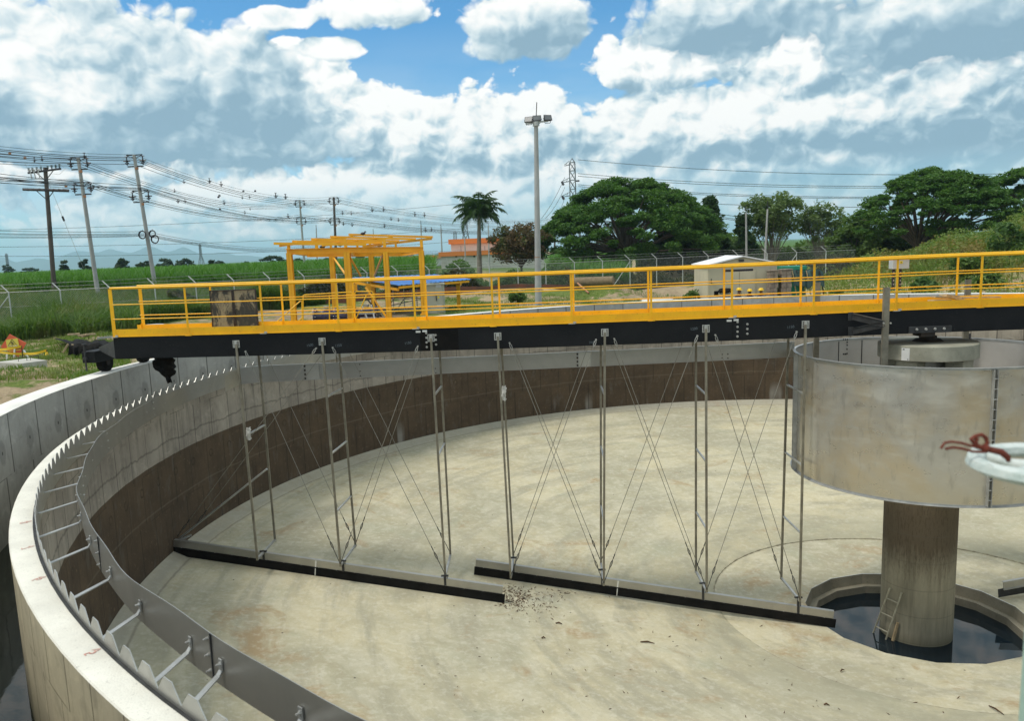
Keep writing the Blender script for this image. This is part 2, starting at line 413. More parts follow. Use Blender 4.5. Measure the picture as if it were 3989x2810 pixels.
    joint = t.math('MAXIMUM', joint, t.math('MULTIPLY', hj, .8))
    col = t.mix(t.math('MULTIPLY', joint, .72), col, (.02, .018, .015))
    if ties:
        fu = t.math('SUBTRACT', t.math('FRACT', t.math('DIVIDE', u, ties[0])), .5); fv = t.math('SUBTRACT', v, ties[1])
        jit = t.math('MULTIPLY', t.math('SUBTRACT', fine, .5), .10)
        rr = t.math('SQRT', t.math('ADD', t.math('POWER', t.math('MULTIPLY', fu, ties[0]), 2.), t.math('POWER', t.math('MULTIPLY', fv, .7), 2.)))
        spot = t.math('SUBTRACT', 1, t.g(t.math('ADD', rr, jit), .12, .17))
        hole = t.math('SUBTRACT', 1, t.g(rr, .018, .028))
        col = t.mix(t.math('MULTIPLY', spot, .55), col, tuple(x*.6 for x in dark)); col = t.mix(t.math('MULTIPLY', hole, .85), col, (.03, .03, .028))
    h = t.math('SUBTRACT', t.math('ADD', fine, t.math('MULTIPLY', big, .5)), t.math('MULTIPLY', joint, .6))
    setb(t, b, col, .88, 0, h, .22, .02, .3)
    return m
M = {}
M['outer_face'] = concrete_wall('outer_wall_concrete', (.46, .46, .43), (.32, .32, .30), 1.22, ties=(1.25, -.62), streak=.35)
M['tank_face'] = concrete_wall('tank_wall_concrete', (.37, .335, .285), (.215, .19, .165), .85, -2.0, (.112, .078, .048), (.056, .040, .027), None, .75, lipz=-1.66)
M['channel_face'] = concrete_wall('channel_wall_concrete', (.56, .50, .35), (.38, .34, .25), .62, streak=.5)
def gravel_top():
    m, t, b, tc = newmat('exposed_gravel_top'); v = tc.outputs['Object']
    w = t.vor(v, 60, 'F1'); n = t.noise(v, 2.2, 5, .6); n2 = t.noise(v, 30, 3, .6)
    col = t.mix(t.g(n, .35, .7), (.80, .78, .70), (.66, .64, .57))
    col = t.mix(t.math('MULTIPLY', t.g(w, .35, .12), .35), col, (.46, .44, .40))
    col = t.mix(t.math('MULTIPLY', t.g(n2, .62, .7), .4), col, (.38, .37, .34))
    setb(t, b, col, .9, 0, t.math('ADD', w, n2), .28, .008); return m
M['top_gravel'] = gravel_top()
M['top_white'] = simple('pale_wall_top', (.80, .79, .74), (.66, .65, .61), 1.2, .85)
def floor_mat():
    m, t, b, tc = newmat('tank_floor_screed'); v = tc.outputs['Object']; x, y, z = t.sep(v)
    r = t.math('SQRT', t.math('ADD', t.math('POWER', x, 2.), t.math('POWER', y, 2.)))
    ang = t.math('ARCTAN2', y, x)
    a = t.noise(v, .22, 6, .60, .6); bb = t.noise(v, 1.3, 7, .68, .6); c = t.noise(v, 6, 6, .7, .4)
    sw = t.noise(t.comb(t.math('MULTIPLY', r, 1.6), t.math('MULTIPLY', ang, 3.), 0.), 1.1, 6, .66)    # trowel sweeps
    col = t.mix(t.g(a, .42, .58), (.54, .485, .325), (.40, .375, .265))
    col = t.mix(t.math('MULTIPLY', t.g(bb, .45, .72), .75), col, (.57, .53, .41))
    col = t.mix(t.math('MULTIPLY', t.g(bb, .5, .28), .50), col, (.35, .30, .20))
    col = t.mix(t.math('MULTIPLY', t.g(sw, .47, .62), .85), col, (.36, .335, .245))
    col = t.mix(t.math('MULTIPLY', t.g(t.noise(v, .55, 6, .7, 1.), .57, .70), .75), col, (.36, .25, .13))   # rusty silt
    col = t.mix(t.math('MULTIPLY', t.g(t.noise(v, .5, 5, .6, .5), .42, .28), .4), col, (.36, .38, .28))
    col = t.mix(t.math('MULTIPLY', t.g(c, .6, .75), .45), col, (.33, .29, .21))
    col = t.mix(t.math('MULTIPLY', t.g(t.noise(v, 20, 5, .75), .55, .68), .28), col, (.27, .235, .15))
    col = t.mix(t.math('MULTIPLY', t.g(t.noise(v, 7, 6, .7), .5, .36), .28), col, (.70, .67, .56))
    dots = t.vor(v, 1.5, 'F1'); col = t.mix(t.g(dots, .035, .02), col, (.06, .055, .045))
    # crust line at the slope break and along the wall foot
    rj = t.math('ADD', r, t.math('MULTIPLY', t.math('SUBTRACT', t.noise(v, 2.2, 6, .7), .5), .12))
    ln = t.math('SUBTRACT', 1, t.g(t.math('ABSOLUTE', t.math('SUBTRACT', rj, 4.335)), .012, .035))
    col = t.mix(t.math('MULTIPLY', t.math('MULTIPLY', ln, t.g(c, .38, .6)), .75), col, (.17, .15, .105))
    band = t.math('MULTIPLY', t.g(rj, 6.4, 4.36), t.math('GREATER_THAN', rj, 4.34)); col = t.mix(t.math('MULTIPLY', t.math('MULTIPLY', band, t.g(bb, .35, .6)), .75), col, (.30, .285, .20))
    foot = t.g(rj, 16.25, 16.6); col = t.mix(t.math('MULTIPLY', foot, .55), col, (.36, .34, .29))
    l2 = t.math('SUBTRACT', 1, t.g(t.math('ABSOLUTE', t.math('SUBTRACT', rj, 16.42)), .01, .04)); col = t.mix(t.math('MULTIPLY', l2, .5), col, (.17, .15, .12))
    setb(t, b, col, t.math('ADD', .62, t.math('MULTIPLY', bb, .3)), 0, t.math('ADD', c, bb), .15, .02, .25); return m
M['floor'] = floor_mat()
def steel(name, col, rough, var=.5, warm=None, streaks=True, sc0=1.3):
    m, t, b, tc = newmat(name); v = tc.outputs['Object']
    n = t.noise(v, sc0, 6, .62, .8); f = t.noise(t.mapv(v, (2, 2, 14)), 2.2, 5, .6)
    c = t.mix(t.math('MULTIPLY', t.g(n, .35, .65), var), col, tuple(x*.55 for x in col))
    if warm: c = t.mix(t.g(t.noise(v, .9, 4, .6, .5), .42, .62), c, warm)
    r = t.math('ADD', rough-.12, t.math('MULTIPLY', n, .3))
    setb(t, b, c, r, .85, f, .05, .01); return m
M['stainless'] = steel('stainless_plate', (.56, .56, .53), .42)
M['stainless_dull'] = steel('dull_stainless', (.47, .465, .44), .36, .35)
M['galv'] = simple('galvanised_steel', (.50, .51, .50), (.36, .37, .37), 5, .45, .6)
M['post_steel'] = simple('weathered_steel_tube', (.28, .26, .205), (.17, .155, .12), 4, .5, .4)
M['cable'] = simple('steel_cable', (.34, .33, .29), (.22, .21, .18), 20, .5, .5)
M['rubber'] = simple('black_rubber', (.006, .006, .006), (.014, .013, .012), 3, .9)
M['rubber'].node_tree.nodes['Principled BSDF'].inputs['Specular IOR Level'].default_value = .15
M['black_paint'] = simple('black_beam_paint', (.007, .008, .010), (.012, .013, .015), 2.2, .6, detail=7, bstr=.08, speck=(.03, .032, .034))
M['black_paint'].node_tree.nodes['Principled BSDF'].inputs['Specular IOR Level'].default_value = .18
M['yellow'] = simple('yellow_paint', (.90, .50, .006), (.78, .40, .006), 1.8, .36, detail=7, bstr=.06, speck=(.52, .29, .02))
M['yellow_frame'] = simple('yellow_steel_paint', (.88, .44, .010), (.78, .36, .008), 1.5, .42, bstr=.06)
M['bolt'] = simple('bolt_zinc', (.62, .62, .60), (.42, .42, .40), 30, .4, .7)
M['dark_steel'] = simple('dark_grimy_steel', (.05, .052, .055), (.025, .025, .025), 6, .55, .2)
M['rust_dark'] = simple('rusty_black_steel', (.045, .030, .020), (.02, .018, .016), 7, .8)
M['white_paint'] = simple('white_paint', (.78, .78, .76), (.66, .66, .64), 4, .5)
M['wood'] = simple('raw_timber', (.50, .38, .22), (.34, .25, .14), 9, .8)
M['col_conc'] = None

def uv_ring(mb, prof, n=240, a0=0, a1=2*pi, R=None, closed=False):
    """ring whose UV is (arc metres, height)"""
    o = len(mb.v); mb.ring(prof, a0, a1, n, closed)
    if mb.uv is None: mb.uv = [(0, 0)]*o
    m = len(prof)
    for i in range(len(mb.v)-o):
        k = i//m; a = a0+(a1-a0)*k/n; r, z = prof[i % m]; mb.uv.append((a*(R or r), z))
    return mb
# ------------------------------------------------------------------ tank: walls, channel, floor
RO, ROUT, RI, RIO, ZI = 18.0, 18.48, 16.85, 17.118, -.553
def wall_ring(name, faces, label, cat):
    root = thing(name, (0, 0, 0), label, cat)
    for nm, prof, mat in faces:
        mb = MB(); A0 = radians(-110.0); uv_ring(mb, prof, 256, A0, A0+2*pi-1e-9, R=17.)
        mb2 = MB(); uv_ring(mb2, prof, 256, A0, A0+2*pi-1e-5, R=17.); part(nm, mb2, mat, root, smooth=True)
    return root
wall_ring('outer_wall', [('wall_face', [(RO, 0), (RO, -4.0)], M['outer_face']), ('wall_top', [(RO, 0), (RO+.012, .004), (ROUT-.01, .004), (ROUT, -.004)], M['top_white']),
    ('outside_face', [(ROUT, -.004), (ROUT, -1.6)], M['outer_face'])], 'outer ring wall of grey cast concrete with a sunlit white top, round the whole settling tank', 'wall')
wall_ring('inner_wall', [('tank_face', [(RI, ZI-.004), (RI, -4.6)], M['tank_face']), ('wall_top', [(RI, ZI-.004), (RI+.006, ZI), (RIO-.012, ZI), (RIO, ZI-.012)], M['top_gravel']),
    ('channel_face', [(RIO, ZI-.012), (RIO, -4.0)], M['channel_face'])], 'inner ring wall with pebbly pale top, dark brown stained below the tide line', 'wall')
M['channel_bed'] = simple('channel_bed', (.06, .06, .05), (.03, .03, .028), 1, .9)
solo('channel_bed', MB().ring([(RIO-.05, -2.62), (RO+.05, -2.62)], n=200, closed_prof=False), M['channel_bed'], None, None, kind='structure')
def water_mat(name, col, rough=.03, bump=.05, scale=2.5):
    m, t, b, tc = newmat(name); v = tc.outputs['Object']
    setb(t, b, t.mix(t.g(t.noise(v, 1.4, 5, .6), .4, .7), col, tuple(x*.6 for x in col)), rough, 0, t.noise(v, scale, 4, .5), bump, .02, .6)
    b.inputs['IOR'].default_value = 1.33; return m
M['channel_water'] = water_mat('channel_water', (.030, .034, .022), .04, .10)
M['pit_water'] = water_mat('pit_water', (.007, .014, .020), .03, .05, 1.6)
tag(solo('water', MB().ring([(RIO-.02, -2.1), (RO+.02, -2.1)], n=200, closed_prof=False), M['channel_water'], None, None, kind='structure'), 'dark water lying in the ring channel between the two walls')
# floor cone, slope break and many-sided pit
NP = 16; PA = radians(7)
def pitpt(k, r=2.30):
    a = PA + 2*pi*k/NP; return (r*cos(a), r*sin(a))
def build_floor():
    V = []; Fc = []; n = 256
    radii = [16.86, 16.5, 14, 11, 8, 6, 4.40, 4.335]
    for i, r in enumerate(radii):
        for k in range(n):
            a = 2*pi*k/n; z = floor_z(r) + (.10 if i == 0 else 0); V.append((r*cos(a), r*sin(a), z))
    V += [(4.33*cos(2*pi*k/n), 4.33*sin(2*pi*k/n), floor_z(4.33)-.02) for k in range(n)]
    m = len(radii)+1
    for i in range(m-1):
        for k in range(n):
            k2 = (k+1) % n; Fc.append((i*n+k, i*n+k2, (i+1)*n+k2, (i+1)*n+k))
    # inner ring to polygon
    o = len(V)
    for k in range(n):
        a = 2*pi*k/n; s = (a-PA)/(2*pi/NP); ka = math.floor(s); f = s-ka
        p, q = pitpt(ka), pitpt(ka+1); V.append((p[0]*(1-f)+q[0]*f, p[1]*(1-f)+q[1]*f, -5.96))
    for k in range(n):
        k2 = (k+1) % n; Fc.append(((m-1)*n+k, (m-1)*n+k2, o+k2, o+k))
    mb = MB(); mb.add(V, Fc); part('tank_floor', mb, M['floor'], None, True)['kind'] = 'structure'
build_floor()
M['pit_wall'] = simple('pit_wall_concrete', (.30, .27, .20), (.20, .18, .13), 2.0, .9, detail=7, speck=(.10, .09, .07))
def build_pit():
    mb = MB()
    for k in range(NP):
        p, q = pitpt(k), pitpt(k+1); pi_, qi = pitpt(k, 2.26), pitpt(k+1, 2.26)
        mb.add([(*p, -5.965), (*q, -5.965), (*qi, -6.22), (*pi_, -6.22)], [(0, 1, 2, 3)])
        p2, q2 = pitpt(k, 2.12), pitpt(k+1, 2.12)
        mb.add([(*pi_, -6.22), (*qi, -6.22), (*q2, -6.22), (*p2, -6.22)], [(0, 1, 2, 3)])
        mb.add([(*p2, -6.22), (*q2, -6.22), (*q2, -7.6), (*p2, -7.6)], [(0, 1, 2, 3)])
    mb.add([(*pitpt(k, 2.13), -7.6) for k in range(NP)], [tuple(range(NP))])
    solo('pit_wall', mb, M['pit_wall'], 'many-sided concrete rim wall of the water-filled pit round the column', 'pit wall')
build_pit()
tag(solo('water', MB().add([(*pitpt(k, 2.125), -6.40) for k in range(NP)], [tuple(range(NP))]), M['pit_water'], None, None, kind='structure'), 'dark blue still water in the central pit')

# ------------------------------------------------------------------ v-notch weir
def build_weir():
    root = thing('notched_weir', (0, 0, 0), 'stainless weir plate with trapezoid teeth along the inner wall top', 'weir')
    N = 302; r1, r2 = RI-.012, RI-.020; V = []; Fc = []
    da = 2*pi/N; ph = radians(226.93)
    for k in range(N):
        a = ph+k*da; c = [(-.5, -.527), (-.17, -.396), (.17, -.396), (.5, -.527)]
        o = len(V)
        for f, z in c:
            for r in (r1, r2):
                for zz in (z, -.80): V.append((r*cos(a+f*da), r*sin(a+f*da), zz))
        for i in range(3):
            b0 = o+i*4; b1 = b0+4   # 0: r1 z,1: r1 low,2: r2 z,3: r2 low
            Fc += [(b0, b0+1, b1+1, b1), (b0+2, b1+2, b1+3, b0+3), (b0, b1, b1+2, b0+2)]
    mb = MB(); mb.add(V, Fc); part('weir_plate', mb, M['stainless'], root)
    # sealing strip of the plate on the wall corner
    part('sealing_strip', MB().ring([(RI-.010, -.556), (RI+.022, -.5495), (RI+.022, -.556), (RI-.010, -.566)], n=256), M['dark_steel'], root, True)
build_weir()
# ------------------------------------------------------------------ scum baffle and its brackets
RB = 16.34
def wob(a): return .022*sin(a*31+1)+.014*sin(a*57+.4)
def build_baffle():
    root = thing('scum_baffle', (0, 0, 0), 'curved stainless sheet baffle held inboard of the toothed weir on flat bar brackets', 'baffle')
    n = 480; V = []; Fc = []
    for i in range(n):
        a = 2*pi*i/n; w = wob(a)
        for r, z in ((RB+w*.9, -.362), (RB+w*.5, -.55), (RB+w*.2, -.741), (RB+w*.2-.006, -.741), (RB+w*.5-.006, -.55), (RB+w*.9-.006, -.362)): V.append((r*cos(a), r*sin(a), z))
    for i in range(n):
        j = (i+1) % n
        for k in range(6):
            k2 = (k+1) % 6; Fc.append((i*6+k, i*6+k2, j*6+k2, j*6+k))
    mb = MB(); mb.add(V, Fc); part('baffle_plate', mb, M['stainless_dull'], root, True)
    # overlapping seams with bolts, one every three metres
    a = radians(228.1); sm = None
    for q in range(-2, 16):
        aa = a - q*3.05/RB
        s = MB(); r = RB+wob(aa)*.5
        s.bar((r*cos(aa)+.004*cos(aa), r*sin(aa)+.004*sin(aa), -.745), ((r+.004)*cos(aa), (r+.004)*sin(aa), -.36), .012, .012, up=(cos(aa), sin(aa), 0))
        so = part('seam_strip', s, M['dark_steel'], root)
        ab = aa-.06/RB
        for z in (-.42, -.55, -.68):
            bm = MB().tube([((r-.02)*cos(ab), (r-.02)*sin(ab), z), ((r+.035)*cos(ab), (r+.035)*sin(ab), z)], .007, 6)
            bm.tube([((r-.016)*cos(ab), (r-.016)*sin(ab), z), ((r+.012)*cos(ab), (r+.012)*sin(ab), z)], .013, 6)
            part('bolt', bm, M['bolt'], so)
    angs = [215.40, 219.51, 223.17, 226.78, 228.64, 232.23, 235.8] + [211.8-3.6*k for k in range(36)]
    for ad in angs:
        a = radians(ad); c, s_ = cos(a), sin(a); r = RB+wob(a)*.6+.004
        b = MB()
        a_o = a+radians(1.1)
        b.bar(((RI-.02)*cos(a_o), (RI-.02)*sin(a_o), -.632), ((r+.035)*c, (r+.035)*s_, -.632), .045, .010)
        b.bar(((r+.039)*c, (r+.039)*s_, -.634), ((r+.010)*c, (r+.010)*s_, -.600), .045, .010)
        b.bar(((r+.008)*c, (r+.008)*s_, -.608), ((r+.008)*c, (r+.008)*s_, -.508), .045, .010, up=(c, s_, 0))
        bo = part('bracket', b, M['galv'], root)
        for z in (-.545,):
            part('bolt', MB().tube([((r-.02)*c, (r-.02)*s_, z), ((r+.05)*c, (r+.05)*s_, z)], .007, 6).tube([((r+.01)*c, (r+.01)*s_, z), ((r+.024)*c, (r+.024)*s_, z)], .014, 6), M['bolt'], bo)
build_baffle()

# red survey marks on the wall top
M['red_mark'] = simple('faded_red_marker', (.50, .20, .16), (.66, .48, .42), 30, .9)
def text_mesh(s, size, thick=0):
    cu = bpy.data.curves.new('t', 'FONT'); cu.body = s; cu.size = size; cu.align_x = 'CENTER'; cu.align_y = 'CENTER'; cu.extrude = thick
    o = bpy.data.objects.new('t', cu); COL.objects.link(o); dg = bpy.context.evaluated_depsgraph_get()
    me = bpy.data.meshes.new_from_object(o.evaluated_get(dg)); vs = [v.co.copy() for v in me.vertices]; fs = [tuple(p.vertices) for p in me.polygons]
    bpy.data.objects.remove(o); return vs, fs
def put_text(s, size, origin, ex, ez, mb=None, lift=0):
    vs, fs = text_mesh(s, size); ex = Vector(ex).normalized(); ez = Vector(ez).normalized(); nn = ex.cross(ez)
    mb = mb or MB(); mb.add([tuple(Vector(origin)+ex*v.x+ez*v.y+nn*lift) for v in vs], fs); return mb
iw = [o for o in COL.objects if o.name == 'inner_wall'][0]
for ch, ad in (('5', 225.4), ('6', 218.6), ('7', 214.9), ('8', 211.4)):
    a = radians(ad); r = RIO-.16; tn = Vector((-sin(a), cos(a), 0)); rd = Vector((cos(a), sin(a), 0))
    mb = put_text(ch, .13, (r*cos(a), r*sin(a), ZI+.004), tn, rd)
    p0 = Vector(((RI+.03)*cos(a-.001), (RI+.03)*sin(a-.001), ZI+.004))
    mb.bar(p0+tn*.03+rd*.06, p0, .008, .001); mb.bar(p0-tn*.03+rd*.06, p0, .008, .001)
    part('painted_mark', mb, M['red_mark'], iw)

# ------------------------------------------------------------------ centre column, cap and ladder
def column_mat():
    m, t, b, tc = newmat('stained_column_concrete'); v = tc.outputs['Object']; x, y, z = t.sep(v)
    n = t.noise(t.mapv(v, (3, 3, .6)), 1.4, 6, .65); n2 = t.noise(t.mapv(v, (9, 9, .5)), 1.3, 5, .65)
    zz = t.math('ADD', z, t.math('MULTIPLY', t.math('SUBTRACT', n2, .5), .9))
    col = t.mix(t.g(n, .35, .65), (.35, .32, .235), (.26, .24, .175))
    col = t.mix(t.math('MULTIPLY', t.g(zz, -4.9, -4.2), .90), col, (.105, .080, .054))
    col = t.mix(t.math('MULTIPLY', t.math('MULTIPLY', t.g(zz, -3.6, -3.2), t.g(n, .3, .7)), .7), col, (.22, .175, .12))
    fl = t.noise(t.mapv(v, (34, 34, 7)), 1.0, 4, .7); col = t.mix(t.math('MULTIPLY', t.math('MULTIPLY', t.g(fl, .50, .60), t.g(zz, -5.2, -4.4)), .55), col, (.075, .06, .04))
    col = t.mix(t.math('MULTIPLY', t.g(n2, .5, .7), .5), col, (.13, .11, .075))
    col = t.mix(t.math('MULTIPLY', t.math('SUBTRACT', 1, t.g(t.math('ABSOLUTE', t.math('SUBTRACT', t.math('FRACT', t.math('MULTIPLY', z, 1.65)), .5)), .006, .02)), .4), col, (.12, .11, .09))
    col = t.mix(t.math('MULTIPLY', t.g(z, -6.15, -6.35), .6), col, (.12, .11, .07))
    setb(t, b, col, .9, 0, t.math('ADD', n2, fl), .3, .02, .25); return m
M['column'] = column_mat()
M['cap'] = simple('dusty_cap_concrete', (.36, .35, .28), (.25, .245, .19), 2.4, .9, detail=7, speck=(.15, .15, .12))
def build_column():
    root = thing('centre_column', (0, 0, 0), 'round stained concrete column standing in the pit, with a disc cap on short piers', 'column')
    part('shaft', MB().ring([(0, -7.5), (.725, -7.5), (.725, -.62), (0, -.62)], n=64, closed_prof=False), M['column'], root, True)
    part('collar', MB().ring([(0, -.62), (.93, -.62), (.93, -.50), (0, -.50)], n=56, closed_prof=False), M['cap'], root, True, bevel=.01)
    for k in range(4):
        a = radians(38+90*k)
        mb = MB().obox((.66*cos(a), .66*sin(a), -.335), .36, .44, .33, a); part('pier', mb, M['cap'], root, bevel=.015)
    part('cap_disc', MB().ring([(0, -.17), (.955, -.17), (.955, .13), (.94, .145), (0, .16)], n=80, closed_prof=False), M['cap'], root, True, bevel=.008)
    part('inlet_duct', MB().box(-.2, .2, -.30, .30, -.50, -.18), M['stainless'], root)
    # notice on the disc
    s = MB(); a0 = atan2(CAM[1], CAM[0])-.42
    for i in range(4): pass
    P = lambda a, z, r=.962: (r*cos(a), r*sin(a), z)
    da = .085
    s.add([P(a0-da, -.16), P(a0+da, -.16), P(a0+da, .10), P(a0-da, .10)], [(0, 1, 2, 3)])
    s.add([P(a0-da, -.16, .956), P(a0+da, -.16, .956), P(a0+da, .10, .956), P(a0-da, .10, .956)], [(3, 2, 1, 0)])
    pl = part('notice_plate', s, M['white_paint'], root)
    s2 = MB(); s2.add([P(a0-.06, .06, .9645), P(a0-.02, .06, .9645), P(a0-.02, .08, .9645), P(a0-.06, .08, .9645)], [(0, 1, 2, 3)])
    s2.add([P(a0+.04, -.14, .9645), P(a0+.07, -.14, .9645), P(a0+.055, -.115, .9645)], [(0, 1, 2)])
    part('printed_mark', s2, M['dark_steel'], pl)
build_column()
# pivot bearing is part of the bridge (below)
M['alu'] = simple('ladder_aluminium', (.50, .47, .36), (.36, .34, .25), 12, .5, .3)
def build_ladder():
    b1, b2 = PZ(3402, 2467, -6.40), PZ(3451, 2493, -6.40)
    t1, t2 = PR(3462, 2305, .80), PR(3508, 2325, .80)
    root = thing('ladder', b1, 'short pale metal ladder with hooked rails leaning on the column in the pit', 'ladder')
    for a, t_ in ((b1, t1), (b2, t2)):
        a = Vector(a)+(Vector(a)-Vector(t_))*.15; t_ = Vector(t_); d = Vector((-t_.x, -t_.y, 0)).normalized()
        part('rail', MB().tube([a, t_, t_+Vector((0, 0, .06))+d*.02, t_+Vector((0, 0, .05))+d*.07], .019, 8), M['alu'], root, True)
    for f in (.16, .50, .84):
        p, q_ = Vector(b1).lerp(Vector(t1), f), Vector(b2).lerp(Vector(t2), f); part('rung', MB().tube([p, q_], .014, 8), M['alu'], root, True)
build_ladder()
s0, s1 = PR(3482, 2482, .80), PR(3497, 2428, .77)
solo('wooden_stake', MB().bar(Vector(s0)+(Vector(s0)-Vector(s1))*.3, s1, .045, .045), M['wood'], 'short wooden stake leaning on the column beside the ladder', 'stake')

# ------------------------------------------------------------------ feed well drum
def drum_mat():
    m, t, b, tc = newmat('stainless_drum_floor_reflection'); v = tc.outputs['Object']; x, y, z = t.sep(v)
    ang = t.math('MULTIPLY', t.math('ARCTAN2', y, x), 2.62); uv = t.comb(ang, z, 0.)
    n = t.noise(uv, .55, 6, .6, .4); n2 = t.noise(t.mapv(uv, (1, 2.2, 1)), 1.9, 5, .6)
    # vertical and horizontal brushed smears
    wn = t.vor(t.mapv(uv, (3.0, 5.0, 1)), 1.0, 'F1', 2, .6)
    col = t.mix(t.g(n, .42, .62), (.58, .57, .53), (.62, .54, .40))  # warm patches: beige reflection of the floor put into the steel colour
    col = t.mix(t.math('MULTIPLY', t.g(n2, .5, .68), .5), col, (.70, .69, .63))
    col = t.mix(t.math('MULTIPLY', t.g(wn, .55, .2), t.math('MULTIPLY', t.g(t.noise(uv, .7, 3), .48, .62), .55)), col, (.74, .74, .70))
    col = t.mix(t.math('MULTIPLY', t.g(z, -2.1, -2.6), .5), col, (.50, .45, .33))
    seam = t.math('SUBTRACT', 1, t.g(t.math('ABSOLUTE', t.math('ADD', z, 1.32)), .008, .026))
    dash = t.g(t.noise(t.mapv(uv, (7, 0, 1)), 1, 3), .42, .52)
    col = t.mix(t.math('MULTIPLY', t.math('MULTIPLY', seam, dash), .6), col, (.62, .61, .56))
    sm = t.noise(t.mapv(uv, (5.5, 1.6, 1)), 1.3, 4, .6); col = t.mix(t.math('MULTIPLY', t.g(sm, .55, .68), .35), col, (.30, .29, .26))
    col = t.mix(t.math('MULTIPLY', t.g(t.noise(uv, 14, 3), .70, .76), .3), col, (.16, .14, .10))
    r = t.math('ADD', .14, t.math('MULTIPLY', n2, .36))
    setb(t, b, col, r, .68, t.noise(t.mapv(uv, (1, 12, 1)), 3, 3), .05, .01, .5); return m
M['drum'] = drum_mat()
M['drum_in'] = simple('drum_inside_sheet', (.55, .54, .52), (.45, .44, .42), 1.1, .55, .3, detail=6)
RD, ZDT, ZDB = 2.619, -.04, -2.669
BR_W = .568
def zB(x): s = min(max(x/18., -1), 1); return .858 + .19*s*s - .165 + .165*(s+1) - .17*max(0, s)*1.9
def zT(x):   # top of beam
    x = min(x, 0) if x > 0 else x
    return .9043+.192*((x/18.)**2-1)+.1679*(x/18.+1)
def build_drum():
    root = thing('feed_well_drum', (0, 0, 0), 'big open stainless steel drum hung round the top of the column, beige floor reflection painted on its outside', 'drum')
    part('shell', MB().ring([(RD, ZDT), (RD, ZDB)], n=160, closed_prof=False), M['drum'], root, True)
    part('inner_lining', MB().ring([(RD-.006, ZDB), (RD-.006, ZDT)], n=160, closed_prof=False), M['drum_in'], root, True)
    part('rim_flange', MB().ring([(RD-.012, ZDT), (RD+.05, ZDT), (RD+.05, ZDT-.012), (RD+.004, ZDT-.012), (RD+.004, ZDT-.05), (RD-.012, ZDT-.05)], n=160), M['galv'], root, True)
    part('bottom_flange', MB().ring([(RD-.012, ZDB), (RD+.055, ZDB), (RD+.055, ZDB+.010), (RD+.004, ZDB+.010), (RD+.004, ZDB+.045), (RD-.012, ZDB+.045)], n=160), M['galv'], root, True)
    # bolted vertical joints
    for ad in (180+41.0, 180+41+60, 180+41+120, 180+41+180, 180+41+240, 180+41+300):
        pass
    aj = []
    for sx, sy in ((3871, 1500),): p = PR(sx, sy, RD); aj.append(atan2(p[1], p[0]))
    p = PR(3112, 1500, RD); aL = atan2(p[1], p[0]); aj.append(aL-.04)
    a1 = aj[0]; aj += [a1+radians(72), a1+radians(144), a1+radians(216)]
    for a in aj:
        c, s = cos(a), sin(a)
        j = MB()
        for o in (-.012, .012):
            j.bar(((RD+.045)*cos(a+o), (RD+.045)*sin(a+o), ZDB+.03), ((RD+.045)*cos(a+o), (RD+.045)*sin(a+o), ZDT-.03), .008, .09, up=(c, s, 0))
        jo = part('bolted_joint', j, M['galv'], root)
        bm = MB()
        for k in range(13):
            z = ZDB+.15+k*.19; tn = (-s*.035, c*.035)
            bm.tube([((RD+.06)*c-tn[0], (RD+.06)*s-tn[1], z), ((RD+.06)*c+tn[0], (RD+.06)*s+tn[1], z)], .011, 6)
        part('bolt_row', bm, M['bolt'], jo)
    bm = MB()
    for sx, sy in ((3434, 1442), (3456, 1443), (3434, 1463), (3456, 1464)):
        p = Vector(PR(sx, sy, RD)); d = Vector((p.x, p.y, 0)).normalized(); bm.tube([p-d*.01, p+d*.015], .013, 8)
    part('bolt_row', bm, M['bolt'], root)
    # dark weld marks on the inner sheet
    bm = MB()
    for sx, sy in ((3285, 1323), (3293, 1323), (3300, 1323), (3300, 1334), (3300, 1345), (3299, 1361), (3299, 1378), (3293, 1380), (3286, 1380)):
        p = Vector(PR(sx, sy, RD-.008, True)); d = Vector((-p.x, -p.y, 0)).normalized(); bm.tube([p, p+d*.008], .02, 8)
    part('weld_mark', bm, M['dark_steel'], root)
    for sx in (3268, 3358, 3432):
        p0, p1 = Vector(PR(sx, 1330, RD-.01, True)), None
        d = Vector((-p0.x, -p0.y, 0)).normalized()
        part('inner_seam', MB().bar((p0.x, p0.y, ZDT-.06)+d*0 if False else Vector((p0.x, p0.y, ZDT-.06)), Vector((p0.x, p0.y, -1.6)), .02, .006, up=d), M['dark_steel'], root)
    # hanger posts from the bridge
    posts = []
    p = PY(3457, 1120, -1.25); posts.append((p[0], -1.25, p[2], M['post_steel']))
    for i, (sx, sy) in enumerate(((3187, 1100), (3775, 1090))):
        y = 1.62 if i == 0 else 1.62; p = PY(sx, sy, y); posts.append((p[0], y, p[2], M['post_steel']))
    for i, (x, y, z, mt) in enumerate(posts):
        mb = MB(); zb = -.62
        mb.box(x-.055, x+.055, y-.004, y+.004, zb, z); mb.box(x-.055, x-.047, y, y+.075, zb, z); mb.box(x+.047, x+.055, y, y+.075, zb, z)
        part('hanger_post', mb, mt, root)
    x, y = posts[0][0], posts[0][1]
    # two channels from the beam to the near post
    for (sx, sy), zt in (((3322, 1233), .0), ((3322, 1291), 0)):
        p = Vector(PY(sx, sy, -BR_W-.09)); q = Vector((x-.03, y, Vector(PY(3453, 1262, y)).z))
        mb = MB(); mb.ibeam(p, q, .13, .06, .010)
        ar = part('bracket_arm', mb, M['dark_steel'], root)
        part('end_plate', MB().obox((p.x-.03, -BR_W-.062, p.z), .10, .02, .17), M['dark_steel'], ar)
    bm = MB()
    for sx, sy in ((3441, 1259), (3468, 1259)):
        p = Vector(PY(sx, sy, y-.01)); bm.tube([p, p+Vector((0, -.03, 0))], .016, 8)
